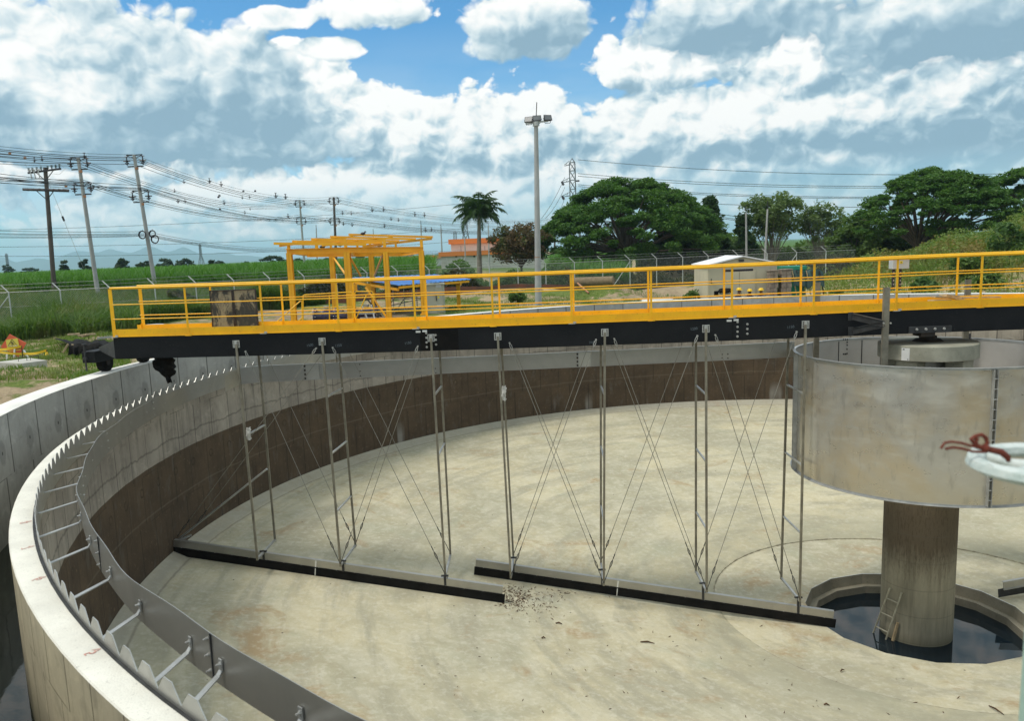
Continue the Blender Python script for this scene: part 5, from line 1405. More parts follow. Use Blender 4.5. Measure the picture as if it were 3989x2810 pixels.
# cable coils on the third pole
for i, (sx, sy, lb) in enumerate([(555, 915, 'black cable coil left of the concrete pole'), (594, 911, 'upper black cable coil right of the concrete pole'), (604, 932, 'lower black cable coil hanging right of the concrete pole')]):
    c = Vector(PY(sx, sy, Yp[3]-.3)); R = .255 if i == 0 else (.22 if i == 1 else .27)
    mb = MB(); mb.tube([c+Vector((R*cos(a), .03*sin(3*a), R*1.08*sin(a))) for a in np.linspace(0, 2*pi, 28)], .045, 6, cap=False)
    mb.tube([c+Vector(((R+.03)*cos(a), -.05, (R+.02)*1.05*sin(a))) for a in np.linspace(0, 2*pi, 28)], .03, 6, cap=False)
    mb.tube([c+Vector((0, 0, R)), c+Vector((.0, .1, R+.12))], .02, 5)
    solo('cable_coil', mb, M['insul'], lb, 'cable coil', 'cable coils on the concrete pole', True)

# wires
M['line'] = simple('overhead_cable', (.035, .037, .04), (.05, .05, .055), 2, .6)
def px2(p, Y): return Vector(PY(p[0], p[1], Y))
WIRES = []
def wire(pts, sag, r, label, n=14, group='overhead cables above the cane field'):
    out = []
    for i in range(len(pts)-1):
        a, b = pts[i], pts[i+1]
        for k in range(n+(i == len(pts)-2)):
            t_ = k/n; p = a.lerp(b, t_); p.z -= 4*sag[i]*t_*(1-t_); out.append(p)
    WIRES.append(out); return solo('overhead_cable', MB().tube(out, r*1.35, 5), M['line'], label, 'cable', group, True)
far_pt = lambda sy: px2((2160, sy), 175.)
names_l = ['topmost', 'second', 'third', 'fourth', 'fifth']
# line A: left edge - pole with coils - dark pole - far pole
for i, (y0, y1, y2, y3, r) in enumerate([(557, 602, 765, 846, .010), (570, 612, 774, 851, .016), (576, 618, 779, 853, .016), (588, 625, 786, 856, .018), (600, 640, 790, 860, .014)]):
    wire([px2((-260, y0-22), 30.), px2((522, y1), Yp[3]), px2((1302, y2), Yp[5]), far_pt(y3)], (.25, 1.3, 1.6), r, 'cable over the coil pole, %s of its upper bundle' % names_l[i])
for i, (y0, y1, y2, y3, r) in enumerate([(664, 722, 842, 878, .014), (680, 733, 850, 882, .018), (686, 737, 853, 885, .018), (704, 742, 858, 888, .012)]):
    wire([px2((-260, y0-22), 30.), px2((555, y1), Yp[3]), px2((1330, y2), Yp[5]), far_pt(y3)], (.2, 1.2, 1.4), r, 'cable over the coil pole, %s of its lower bundle' % names_l[i])
# line B: second pole - pole behind frame left - far
for i, (y0, y1, y2, y3, r) in enumerate([(585, 617, 787, 866, .012), (593, 624, 792, 868, .016), (621, 636, 797, 871, .018), (631, 645, 802, 874, .012)]):
    wire([px2((-260, y0-16), 29.), px2((304, y1), Yp[2]), px2((1167, y2), Yp[4]), far_pt(y3+4)], (.15, 1.5, 1.6), r, 'cable over the second pole, %s of its upper bundle' % names_l[i])
for i, (y0, y1, y2, y3, r) in enumerate([(676, 700, 836, 896, .014), (684, 708, 843, 898, .018), (690, 713, 846, 900, .018), (699, 722, 850, 902, .012)]):
    wire([px2((-260, y0-10), 29.), px2((320, y1), Yp[2]), px2((1172, y2), Yp[4]), far_pt(y3)], (.15, 1.3, 1.4), r, 'cable over the second pole, %s of its lower bundle' % names_l[i])
# low telephone cables
for i, (y0, y1, y2) in enumerate([(900, 902, 957), (911, 910, 962), (915, 914, 965), (925, 917, 968), (930, 920, 971)]):
    wire([px2((-260, y0-8), 33.), px2((568, y1), Yp[3]), px2((1189, y2), Yp[4]), far_pt(y2+8)], (.1, .7, .8), .012, 'low cable level with the black coils, %s from the top' % names_l[i])
# cross-country lines
for i, (y0, y1) in enumerate([(894, 806), (957, 904), (992, 954)]):
    wire([px2((-200, y0+6), 300.), px2((1850, y1-18), 420.)], (2.5,), .06, 'faint distant cable rising to the right over the hills, %s from the top' % names_l[i], 20, 'faint distant cables')
# guy wire of the wooden pole
ga, gb = px2((188, 708), Yp[1]), px2((325, 1045), Yp[1]+1)
g_ = thing('guy_wire', gb, 'slanting guy wire with a small dark insulator, right of the wooden pole', 'guy wire'); part('wire', MB().tube([ga, gb], .013, 5), M['wire'], g_); mb = MB(); q = ga.lerp(gb, .42); mb.tube([q-(ga-gb).normalized()*.2, q+(ga-gb).normalized()*.2], .08, 8); part('guy_insulator', mb, M['insul'], g_)
# spacers and orange markers along the bundles
SP = [(817, 704, 1), (857, 699, 1), (680, 725, .7), (713, 722, .7), (690, 782, .8), (722, 780, .7), (870, 790, 1), (948, 769, .7), (973, 767, .7), (949, 824, .7), (978, 822, .7), (1071, 752, 1.3), (1110, 751, 1.3), (1120, 831, 1.2), (1455, 817, 1.4), (1494, 819, 1.4), (1341, 833, 1.2), (1367, 832, 1.2), (1497, 882, 1.4), (1345, 878, 1.2), (1371, 876, 1.2), (1622, 836, 1.5), (1658, 838, 1.5), (1523, 856, 1.3), (1552, 857, 1.3), (1657, 897, 1.6), (1683, 896, 1.4), (136, 625, .7), (163, 621, .8), (330, 604, .9)]
for i, (sx, sy, s) in enumerate(SP):
    Y = Yp[3]+(Yp[5]-Yp[3])*(sx-522)/780. if sx > 522 else Yp[2]; mb = MB(); bracket_spacer(mb, (0, 0, 0), 1.0)
    sz = s*.72
    o = part('cable_spacer', mb, M['insul']); o.location = px2((sx, sy), Y); o.scale = (sz,)*3
    tag(o, 'small dark cross-shaped spacer clamped on an overhead cable', 'cable spacer', 'spacers clamped on the overhead cables')
for sx, sy in ((38, 598), (97, 615), (257, 725), (948, 745), (855, 762), (851, 768), (994, 744), (857, 815)):
    Y = 42+ max(0, sx-522)*.06; c = px2((sx, sy), Y)
    tag(solo('cable_marker', MB().obox(c, .20, .03, .15, .2).tube([c+Vector((0, 0, .07)), c+Vector((0, 0, .16))], .012, 5), M['marker'] if sx < 300 else M['insul'], None, None), 'small square tag hanging from an overhead cable', 'cable tag', 'square tags on the overhead cables')

# transmission towers
M['lattice'] = simple('lattice_steel', (.20, .22, .24), (.15, .17, .18), .5, .6, .3)
def lattice(base, H, W, label, arms=True, t=.10, side=-1):
    base = Vector(base); root = thing('transmission_tower', base, label, 'pylon'); z1 = H*.42; w0, w1 = W, W*.30
    mb = MB(); lv = [(0, w0), (H*.22, w0*.72), (z1, w1*1.25), (H*.52, w1), (H*.61, w1), (H*.70, w1), (H*.79, w1), (H*.88, w1), (H*.96, w1*.9)]
    C4 = ((-1, -1), (1, -1), (1, 1), (-1, 1))
    for i in range(len(lv)-1):
        (za, wa), (zb_, wb) = lv[i], lv[i+1]
        for k in range(4):
            a, b = C4[k], C4[(k+1) % 4]
            P = lambda c, z, w: base+Vector((c[0]*w/2, c[1]*w/2, z))
            mb.bar(P(a, za, wa), P(a, zb_, wb), t, t); mb.bar(P(a, za, wa), P(b, zb_, wb), t*.6, t*.6); mb.bar(P(b, za, wa), P(a, zb_, wb), t*.6, t*.6); mb.bar(P(a, zb_, wb), P(b, zb_, wb), t*.6, t*.6)
    for c in C4: mb.bar(base+Vector((c[0]*w1*.45, c[1]*w1*.45, H*.96)), base+Vector((0, 0, H)), t*.7, t*.7)
    part('mast_frame', mb, M['lattice'], root)
    if arms:
        for k, (f, L) in enumerate(((.94, 1.5), (.78, 2.1), (.64, 2.1), (.50, 2.1))):
            z = H*f; tipx = side*L*w1*.9
            mb = MB().bar(base+Vector((side*w1/2, -w1/2, z)), base+Vector((tipx, 0, z-H*.01)), t*.8, t*.8).bar(base+Vector((side*w1/2, w1/2, z)), base+Vector((tipx, 0, z-H*.01)), t*.8, t*.8).bar(base+Vector((side*w1/2, 0, z+H*.035)), base+Vector((tipx, 0, z)), t*.8, t*.8).bar(base+Vector((side*w1*.9, 0, z+H*.018)), base+Vector((side*w1*1.1, 0, z)), t*.6, t*.6)
            ar = part('crossarm', mb, M['lattice'], root)
            if k: part('insulator', MB().tube([base+Vector((tipx, 0, z)), base+Vector((tipx*.85, -.3, z-H*.035))], t*1.6, 6).tube([base+Vector((-side*w1*.5, 0, z)), base+Vector((-side*w1*1.2, 0, z+.0))], t*1.2, 6), M['insul'], ar)
    return root
Yt2 = 215.; tb = px2((2237, 1000), Yt2); tt_ = px2((2241, 616), Yt2)
lattice((tb.x, Yt2, -1), tt_.z+1, 5.2, 'tall grey lattice pylon rising behind the left of the big rain tree', t=.20)
for i, (sx, y0, Y, lb) in enumerate([(24, 987, 900, 'faint far pylon at the left edge over the hills'), (778, 950, 900, 'faint far pylon right of the pole with coils, before the hills'), (1808, 765, 330, 'pale lattice pylon half hidden behind the palm'), (1772, 900, 500, 'small distant pylon just over the warehouse roof')]):
    p = px2((sx, y0), Y); lattice((p.x, Y, -1), p.z+1, 6 if Y > 400 else 5, lb, arms=False, t=.4 if Y > 600 else .22)
for i, (y0, y1) in enumerate([(622, 660), (676, 700), (686, 703), (719, 742), (726, 745), (760, 780)]):
    wire([px2((2252, y0), 215.), px2((4300, y1+4), 180.)], (2.2,), .05, 'thin line from the tall pylon to the right edge, %s of six' % ['topmost', 'second', 'third', 'fourth', 'fifth', 'lowest'][i], 24, 'lines strung from the tall pylon')
for i, (x1, y1) in enumerate([(2110, 850), (2125, 850), (2160, 845)]):
    wire([px2((2200, 690+i*40), 213.), px2((x1, y1), 180.)], (.8,), .04, 'thin line slanting down left from the tall pylon, %s of three' % ['highest', 'middle', 'lowest'][i], 10, 'lines slanting down from the tall pylon')
for i, (y0, y1) in enumerate([(812, 842), (824, 848), (830, 850)]):
    wire([px2((2700, y0), 110.), px2((3420, y1), 100.)], (1.2,), .03, 'thin cable behind the pale trees, %s of three' % ['highest', 'middle', 'lowest'][i], 14, 'thin cables behind the pale trees')

# light pole with three floodlights
M['dark_lens'] = simple('floodlight_lens', (.10, .11, .12), (.16, .17, .18), 3, .25)
lb_ = PZ(2097, 1195, gz(-7.8, 24.6)); lt = Vector(PY(2088, 478, lb_[1])); lb_ = Vector(lb_)
LPR = thing('light_pole', lb_, 'tall grey concrete light pole with three floodlights, standing beyond the tank', 'light pole')
part('pole', MB().tube([lb_-Vector((0, 0, .3)), lt], [.17, .095], 20), M['pole_conc'], LPR, True)
part('red_ring', MB().tube([lb_.lerp(lt, (1195-999)/717.), lb_.lerp(lt, (1195-996)/717.)], .150, 20), M['marker'], LPR, True)
ar = Vector(PY(2050, 481, lb_.y)), Vector(PY(2135, 470, lb_.y))
part('crossarm', MB().bar(ar[0], ar[1], .08, .08).tube([lt-Vector((0, 0, .15)), lt+Vector((0, 0, .05))], .16, 12), M['galv'], LPR)
part('lightning_rod', MB().tube([lt, Vector(PY(2091, 398, lb_.y))], .02, 6), M['dark_steel'], LPR)
for sx, sy, tl in ((2060, 467, -.35), (2092, 462, 0), (2133, 460, .4)):
    c = Vector(PY(sx, sy, lb_.y)); f = MB(); Rm = Matrix.Rotation(tl, 3, 'Z') @ Matrix.Rotation(-.45, 3, 'X')
    P = [c+Rm @ Vector(v) for v in ((-.20, -.06, -.15), (.20, -.06, -.15), (.15, .10, -.10), (-.15, .10, -.10), (-.20, -.06, .15), (.20, -.06, .15), (.15, .10, .10), (-.15, .10, .10))]
    fl = part('floodlight', f.hexa(P), M['dark_steel'], LPR, bevel=.01)
    part('lens', MB().add([c+Rm @ Vector(v) for v in ((-.17, -.064, -.12), (.17, -.064, -.12), (.17, -.064, .12), (-.17, -.064, .12))], [(0, 1, 2, 3)]), M['dark_lens'], fl)
    part('yoke', MB().tube([c+Rm @ Vector((-.22, 0, 0)), c+Vector((-.12, 0, -.22)), c+Vector((.12, 0, -.22)), c+Rm @ Vector((.22, 0, 0))], .015, 6), M['dark_steel'], fl)

# ------------------------------------------------------------------ yellow steel frame
def build_frame():
    YF, YB = 17.6, 23.5
    b0 = PY(1148, 1262, YF); root = thing('steel_canopy_frame', (b0[0], YF, gz(b0[0], YF)), 'tall bright yellow open steel frame with bare roof purlins, beyond the bridge', 'steel frame')
    YM = M['yellow_frame']
    def colm(t_, b_, Y, w=.2):
        p, q = Vector(PY(*t_, Y)), Vector(PY(*b_, Y)); q.z = gz(q.x, Y)-.1; x = (p.x+q.x)/2
        mb = MB(); mb.box(x-w/2, x+w/2, Y-w/2, Y-w/2+.012, q.z, p.z); mb.box(x-w/2, x+w/2, Y+w/2-.012, Y+w/2, q.z, p.z); mb.box(x-.006, x+.006, Y-w/2, Y+w/2, q.z, p.z); mb.box(x-w/2-.05, x+w/2+.05, Y-w/2-.05, Y+w/2+.05, q.z, q.z+.14)
        mb.box(x-w/2, x-w/2+.008, Y-w/2, Y+w/2, q.z, p.z)
        part('column', mb, YM, root); return x, p.z
    cs = [colm((1126, 987), (1148, 1262), YF, .23), colm((1352, 980), (1368, 1249), YF, .27), colm((1503, 979), (1516, 1251), YF, .22), colm((1643, 976), (1651, 1238), YF, .22)]
    for t_, b_ in (((1292, 1000), (1307, 1215)), ((1449, 997), (1456, 1225))): colm(t_, b_, YB, .24)
    zt = cs[0][1]
    def bm(p, q, Y0, Y1, h=.22, w=.16, nm='beam'):
        part(nm, MB().ibeam(PY(*p, Y0), PY(*q, Y1), h, w, .016), YM, root)
    bm((1117, 982), (1353, 974), YF, YF, .24); bm((1353, 974), (1649, 972), YF-.02, YF, .24)
    bm((1196, 992), (1567, 988), YB, YB, .26)
    for sx, sb in ((1119, 1198), (1353, 1380), (1646, 1565)):
        part('beam', MB().ibeam(PY(sx, 978, YF+.1), PY(sb, 990, YB-.1), .20, .14, .014), YM, root)
    # stub posts carrying the roof
    for (sx, s0, s1) in ((1124, 955, 972), (1232, 944, 970), (1345, 932, 964), (1497, 932, 964), (1641, 934, 964)):
        p, q = PY(sx, s0, YF), PY(sx, s1, YF); part('stub_post', MB().box(p[0]-.06, p[0]+.06, YF-.06, YF+.06, q[2]-.03, p[2]), YM, root)
    for (sx, s0, s1) in ((1391, 940, 988), (1288, 948, 990), (1441, 950, 988), (1541, 944, 988)):
        p, q = PY(sx, s0, YB), PY(sx, s1, YB); part('stub_post', MB().box(p[0]-.05, p[0]+.05, YB-.05, YB+.05, q[2]-.03, p[2]), YM, root)
    # purlins
    PUR = [((1066, 949), (1427, 953)), ((1138, 941), (1490, 946)), ((1212, 932), (1555, 940)), ((1286, 923), (1620, 932)), ((1358, 914), (1686, 924))]
    YS = [16.6, 18.1, 19.7, 21.4, 23.2]
    for i, (a, b) in enumerate(PUR):
        p, q = PY(*a, YS[i]), PY(*b, YS[i]); mb = MB(); mb.bar(p, q, .02, .10); mb.bar(np.array(p)+(0, .03, .048), np.array(q)+(0, .03, .048), .07, .010); mb.bar(np.array(p)+(0, .03, -.048), np.array(q)+(0, .03, -.048), .07, .010); part('purlin', mb, YM, root)
    for a, b in (((1088, 957), (1376, 922)), ((1255, 956), (1530, 926)), ((1412, 961), (1682, 930))):
        part('rafter', MB().ibeam(PY(*a, YS[0]+.2), PY(*b, YS[4]-.1), .11, .08, .012), YM, root)
    # diagonal braces
    for a, b, Y0, Y1 in (((1300, 1005), (1345, 1068), YB, YF+1), ((1362, 1000), (1406, 1078), YF, YF+2), ((1492, 990), (1458, 1076), YF, YF+3), ((1424, 1120), (1512, 1245), YF+1, YF)):
        part('brace', MB().bar(PY(*a, Y0), PY(*b, Y1), .08, .05), YM, root)
build_frame()
# stair and platform beside the frame
def build_platform():
    YF = 16.4; b = PY(1180, 1262, YF); YM = M['yellow']
    root = thing('platform_stair', (b[0], YF, gz(b[0], YF)), 'low yellow platform with handrails and a short stair, at the foot of the yellow frame', 'platform')
    P = lambda sx, sy, dy=0.: Vector(PY(sx, sy, YF+dy))
    R = lambda pts, r=.026: MB().tube(pts, r, 8)
    part('handrail', R([P(1063, 1268), P(1168, 1175), P(1176, 1172), P(1178, 1262)]), YM, root, True)
    part('handrail', R([P(1181, 1262), P(1181, 1152), P(1186, 1149), P(1365, 1138), P(1372, 1142), P(1376, 1255)]), YM, root, True)
    part('handrail', R([P(1284, 1256), P(1283, 1150)]), YM, root, True)
    part('handrail', R([P(1181, 1200), P(1374, 1196)], .018), YM, root, True)
    part('handrail', R([P(1150, 1262), P(1180, 1236)]), YM, root, True)
    part('handrail', R([P(1384, 1256, 1), P(1383, 1140, 1), P(1388, 1136, 1), P(1448, 1136, 1), P(1453, 1140, 1), P(1456, 1232, 1)]), YM, root, True)
    part('handrail', R([P(1384, 1250, .8), P(1428, 1148, .8)]), YM, root, True)
    part('handrail', R([P(1386, 1198, 1), P(1455, 1199, 1)], .02), YM, root, True)
    a, b = P(1376, 1262), P(1470, 1252); part('platform_deck', MB().box(a.x, b.x, YF, YF+1.6, a.z-.04, a.z+.06), YM, root)
    for k in range(3):
        p = P(1425+k*4, 1205+k*17, .6); part('stair_tread', MB().box(p.x-.35, p.x+.35, p.y, p.y+.22, p.z-.02, p.z+.02), M['galv'], root)
    for sx0, sx1 in ((1408, 1436), (1446, 1462)): part('stair_stringer', MB().bar(P(sx0, 1190, 1.), P(sx1, 1258, .3), .05, .10), M['galv'], root)
build_platform()
M['pump_blue'] = simple('dark_indigo_valve_paint', (.045, .045, .10), (.028, .028, .06), 3, .4)
def pump(sx, sy, Y, s, label):
    c = Vector(PY(sx, sy, Y)); root = thing('valve_and_pipe', (c.x, c.y, gz(c.x, Y)), label, 'pipe valve', 'dark indigo pipe valves')
    z = c.z
    part('body', MB().tube([(c.x-.45*s, Y, z), (c.x-.15*s, Y, z), (c.x, Y, z), (c.x+.25*s, Y, z), (c.x+.5*s, Y, z)], [.26*s, .20*s, .33*s, .30*s, .2*s], 18).tube([(c.x, Y, z-.1), (c.x, Y, gz(c.x, Y))], .16*s, 14), M['pump_blue'], root, True)
    for x in (-.48, .52):
        f = part('flange', MB().tube([(c.x+x*s-.035, Y, z), (c.x+x*s+.035, Y, z)], .38*s, 24), M['pump_blue'], root, True)
        bo = MB()
        for k in range(14):
            a = 2*pi*k/14; y_, z_ = .33*s*cos(a), .33*s*sin(a); bo.tube([(c.x+x*s-.08, Y+y_, z+z_), (c.x+x*s+.08, Y+y_, z+z_)], .022*s, 6)
        part('bolt_row', bo, M['bolt'], f)
    part('actuator', MB().obox((c.x+.05*s, Y, z+.38*s), .22*s, .2*s, .2*s).tube([(c.x+.05*s, Y-.2*s, z+.4*s), (c.x+.05*s, Y-.1*s, z+.4*s)], .07*s, 10), M['galv'], root)
pump(1268, 1232, 17.0, .92, 'dark indigo flanged pipe valve left, on the ground under the yellow frame')
pump(1330, 1236, 18.0, .75, 'smaller indigo flanged valve in the middle, under the yellow frame')
pump(1425, 1226, 18.4, .95, 'dark indigo flanged pipe valve right, behind the yellow stair')
# blue roofed shelter
M['blue_roof'] = simple('blue_roof_sheet', (.012, .19, .60), (.010, .15, .50), 1.1, .4)
def build_shelter():
    FL, FR, BR, BL = Vector(PZ(1545, 1113, 1.10)), Vector(PZ(1834, 1089, 1.10)), Vector(PY(1690, 1070, 24.5)), Vector(PY(1343, 1083, 24.5))
    root = thing('blue_roof_shelter', (FL.x, FL.y, gz(FL.x, FL.y)), 'low shelter with bright blue ribbed roof sheets on yellow posts', 'shelter')
    n = 64; V = []
    for i in range(n+1):
        f = i/n; a, b = FL.lerp(FR, f), BL.lerp(BR, f); dz = .025 if i % 4 in (0,) else 0
        V += [a+Vector((0, 0, dz)), b+Vector((0, 0, dz)), a+Vector((0, 0, dz-.012)), b+Vector((0, 0, dz-.012))]
    mb = MB(); mb.add(V, [(4*i, 4*i+4, 4*i+5, 4*i+1) for i in range(n)]+[(4*i+2, 4*i+3, 4*i+7, 4*i+6) for i in range(n)]+[(4*i, 4*i+2, 4*i+6, 4*i+4) for i in range(n)])
    part('roof_sheet', mb, M['blue_roof'], root)
    for a, b in ((FL, FR), (BL, BR), (FL.lerp(BL, .5), FR.lerp(BR, .5))): part('purlin', MB().bar(a-Vector((-.1, 0, .09)), b-Vector((.1, 0, .09)), .06, .10), M['yellow_frame'], root)
    for f in (.02, .45, .85): part('rafter', MB().bar(FL.lerp(FR, f)-Vector((0, 0, .18)), BL.lerp(BR, f)-Vector((0, 0, .18)), .08, .12), M['yellow_frame'], root)
    for sx, sy, Y in ((1650, 1100, FL.y+1.2), (1784, 1100, FR.y+.2), (1368, 1092, 23.8), (1452, 1100, FL.y+3.5)):
        p = PY(sx, sy, Y); part('post', MB().box(p[0]-.09, p[0]+.09, Y-.07, Y+.07, gz(p[0], Y)-.1, p[2]), M['yellow_frame'], root)
    for sx0, sy0, sx1, sy1 in ((1380, 1105, 1500, 1250), (1440, 1120, 1480, 1235)): part('brace', MB().bar(PY(sx0, sy0, 20.5), PY(sx1, sy1, 19.5), .05, .05), M['dark_steel'], root)
    p0, p1 = PY(1425, 1108, 20), PY(1449, 1134, 20)
    for sx in (1372, 1425): p0, p1 = PY(sx, 1107, 19.5), PY(sx+20, 1134, 19.5); part('gusset_plate', MB().box(p0[0], p1[0], 19.5, 19.52, p1[2], p0[2]), M['yellow_frame'], root)
build_shelter()
# electric cabinets
M['cab'] = simple('grey_beige_cabinet', (.42, .43, .36), (.36, .37, .31), .8, .5)
M['cab_white'] = simple('light_grey_box', (.50, .54, .57), (.44, .48, .51), 1, .45)
M['label_yellow'] = simple('yellow_label', (.75, .62, .03), (.7, .56, .03), 8, .6)
def warning_tri(mb, c, s, fwd=-1, rz=0):
    a = [(c[0]+s*cos(t_)*cos(rz), c[1], c[2]+s*sin(t_)) for t_ in (pi/2, pi/2+2*pi/3, pi/2+4*pi/3)]; return mb.add(a, [(0, 1, 2)])
Yc = 19.0; p0, p1 = PY(1657, 1112, Yc), PY(1731, 1234, Yc)
ec = thing('electric_cabinet', (p0[0], Yc, gz(p0[0], Yc)), 'tall grey beige electric cabinet under the right side of the blue roof', 'cabinet')
zg = gz(p0[0], Yc); part('case', MB().box(p0[0], p1[0], Yc, Yc+.6, zg+.05, p0[2]), M['cab'], ec, bevel=.01); part('plinth', MB().box(p0[0]-.03, p1[0]+.03, Yc-.03, Yc+.63, zg-.1, zg+.05), M['cap'], ec)
part('canopy', MB().box(p0[0]-.04, p1[0]+.04, Yc-.05, Yc+.62, p0[2]+.002, p0[2]+.06), M['cab'], ec)
w_ = p1[0]-p0[0]; dr = part('door', MB().box(p0[0]+w_*.53, p1[0]-.03, Yc-.02, Yc-.001, zg+.12, p0[2]-.06), M['cab'], ec, bevel=.004)
part('latch', MB().box(p0[0]+w_*.57, p0[0]+w_*.62, Yc-.045, Yc-.021, zg+.6, zg+.85), M['dark_steel'], dr); mb = warning_tri(MB(), (p0[0]+w_*.72, Yc-.022, zg+.75), .07); part('warning_label', mb, M['label_yellow'], dr)
for k in range(2): part('vent', MB().box(p0[0]+w_*.60, p0[0]+w_*.9, Yc-.026, Yc-.0205, zg+.3+k*.9, zg+.42+k*.9), M['cab_white'], dr)
# scaffold
sc_ = thing('scaffold', PY(1600, 1245, 21.5), 'bare tube scaffold behind the electric cabinet, under the blue roof', 'scaffold')
for sx in (1530, 1572, 1605, 1622, 1648): p = PY(sx, 1125, 21.5+(sx % 3)*.5); part('tube', MB().tube([(p[0], p[1], gz(p[0], p[1])), (p[0], p[1], p[2])], .025, 6), M['galv'], sc_, True)
for a, b in (((1522, 1240), (1600, 1128)), ((1525, 1190), (1640, 1165)), ((1530, 1170), (1645, 1160)), ((1530, 1210), (1650, 1215)), ((1528, 1232), (1640, 1240)), ((1500, 1222), (1560, 1118))): part('tube', MB().tube([PY(*a, 21.4), PY(*b, 22.4)], .022, 6), M['galv'], sc_, True)

# birds on the frame
def bird(sx, sy, Y, label, f=1):
    c = Vector(PY(sx, sy, Y)); mb = MB(); mb.ell(c, .13, .07, .07, 10, 6); mb.ell(c+Vector((.11*f, 0, .08)), .045, .04, .045, 8, 5); mb.add([c+Vector((-.1*f, -.03, 0)), c+Vector((-.1*f, .03, 0)), c+Vector((-.26*f, .02, -.05)), c+Vector((-.26*f, -.02, -.05))], [(0, 1, 2, 3)]); mb.tube([c+Vector((.15*f, 0, .08)), c+Vector((.20*f, 0, .07))], [.012, .002], 5); mb.tube([c+Vector((.0, .02, -.05)), c+Vector((.0, .02, -.12))], .006, 4); mb.tube([c+Vector((.0, -.02, -.05)), c+Vector((.0, -.02, -.12))], .006, 4)
    tag(part('bird', mb, M['insul'], None, True), label, 'bird', 'black birds perched on the yellow frame')
bird(1414, 910, 22.6, 'black bird on the topmost roof purlin of the yellow frame'); bird(1256, 962, 19.5, 'black bird at the left of the yellow frame roof'); bird(1478, 956, 20.2, 'black bird in the middle of the yellow frame roof', -1); bird(1325, 954, 21, 'black bird on a middle purlin of the yellow frame')

# ------------------------------------------------------------------ warehouse behind the palm
M['render_white'] = simple('white_wall_render', (.66, .65, .60), (.58, .57, .53), .35, .85)
M['orange'] = simple('orange_fascia', (.74, .24, .05), (.68, .21, .05), .3, .6)
M['roof_grey'] = simple('grey_roof', (.30, .31, .32), (.24, .25, .26), .4, .7)
def block(root, x0, x1, y0, y1, z0, z1, band, mat='render_white'):
    w = part('wall', MB().box(x0, x1, y0, y1, z0, z1), M[mat], root)
    part('fascia', MB().box(x0-.35, x1+.35, y0-.4, y1+.2, z1+.003, z1+band), M['orange'], root)
    return w
wh = thing('warehouse', PY(1716, 1020, 112), 'white two-level warehouse with wide orange fascia bands, behind the palm', 'building')
p = lambda sx, sy, Y=112.: PY(sx, sy, Y)
w1 = block(wh, p(1718, 1000)[0], p(2120, 1000)[0], 112, 130, -.8, p(0+1720, 1000)[2], .70)
w2 = block(wh, p(1750, 960)[0], p(2100, 960)[0], 115, 128, p(1720, 1000)[2]+.7, p(1750, 951)[2], .75)
for i in range(7):
    x = p(1740+i*58, 1010)[0]; part('pilaster', MB().box(x-.12, x+.12, 111.8, 112, -.8, p(1720, 1000)[2]-.05), M['render_white'], w1)
for i in range(5):
    q = p(1778+i*70, 1014); part('vent', MB().tube([(q[0], 111.9, q[2]+.6), (q[0], 111.99, q[2]+.6)], .16, 10), M['dark_steel'], w1)
for i in range(4):
    q = p(1790+i*95, 970); part('wall_joint', MB().box(q[0]-.04, q[0]+.04, 114.97, 114.995, q[2]-1.6, q[2]+.5), M['roof_grey'], w2)
lw = thing('low_building', PY(1330, 1020, 150), 'long low building with orange fascia, seen through the yellow frame', 'building')
q = lambda sx, sy, Y=150.: PY(sx, sy, Y)
w3 = block(lw, q(1330, 1020)[0], q(1690, 1020)[0], 150, 165, -.8, q(1500, 1016)[2], .65)
part('roof_unit', MB().box(q(1565, 1000)[0], q(1598, 1000)[0], 152, 155, q(1500, 1016)[2]+.6, q(1565, 993)[2]), M['roof_grey'], lw)
for i in range(5):
    c = q(1360+i*70, 1026); part('window', MB().box(c[0]-.5, c[0]+.5, 149.96, 149.99, c[2]-.3, c[2]+.1), M['dark_steel'], w3)

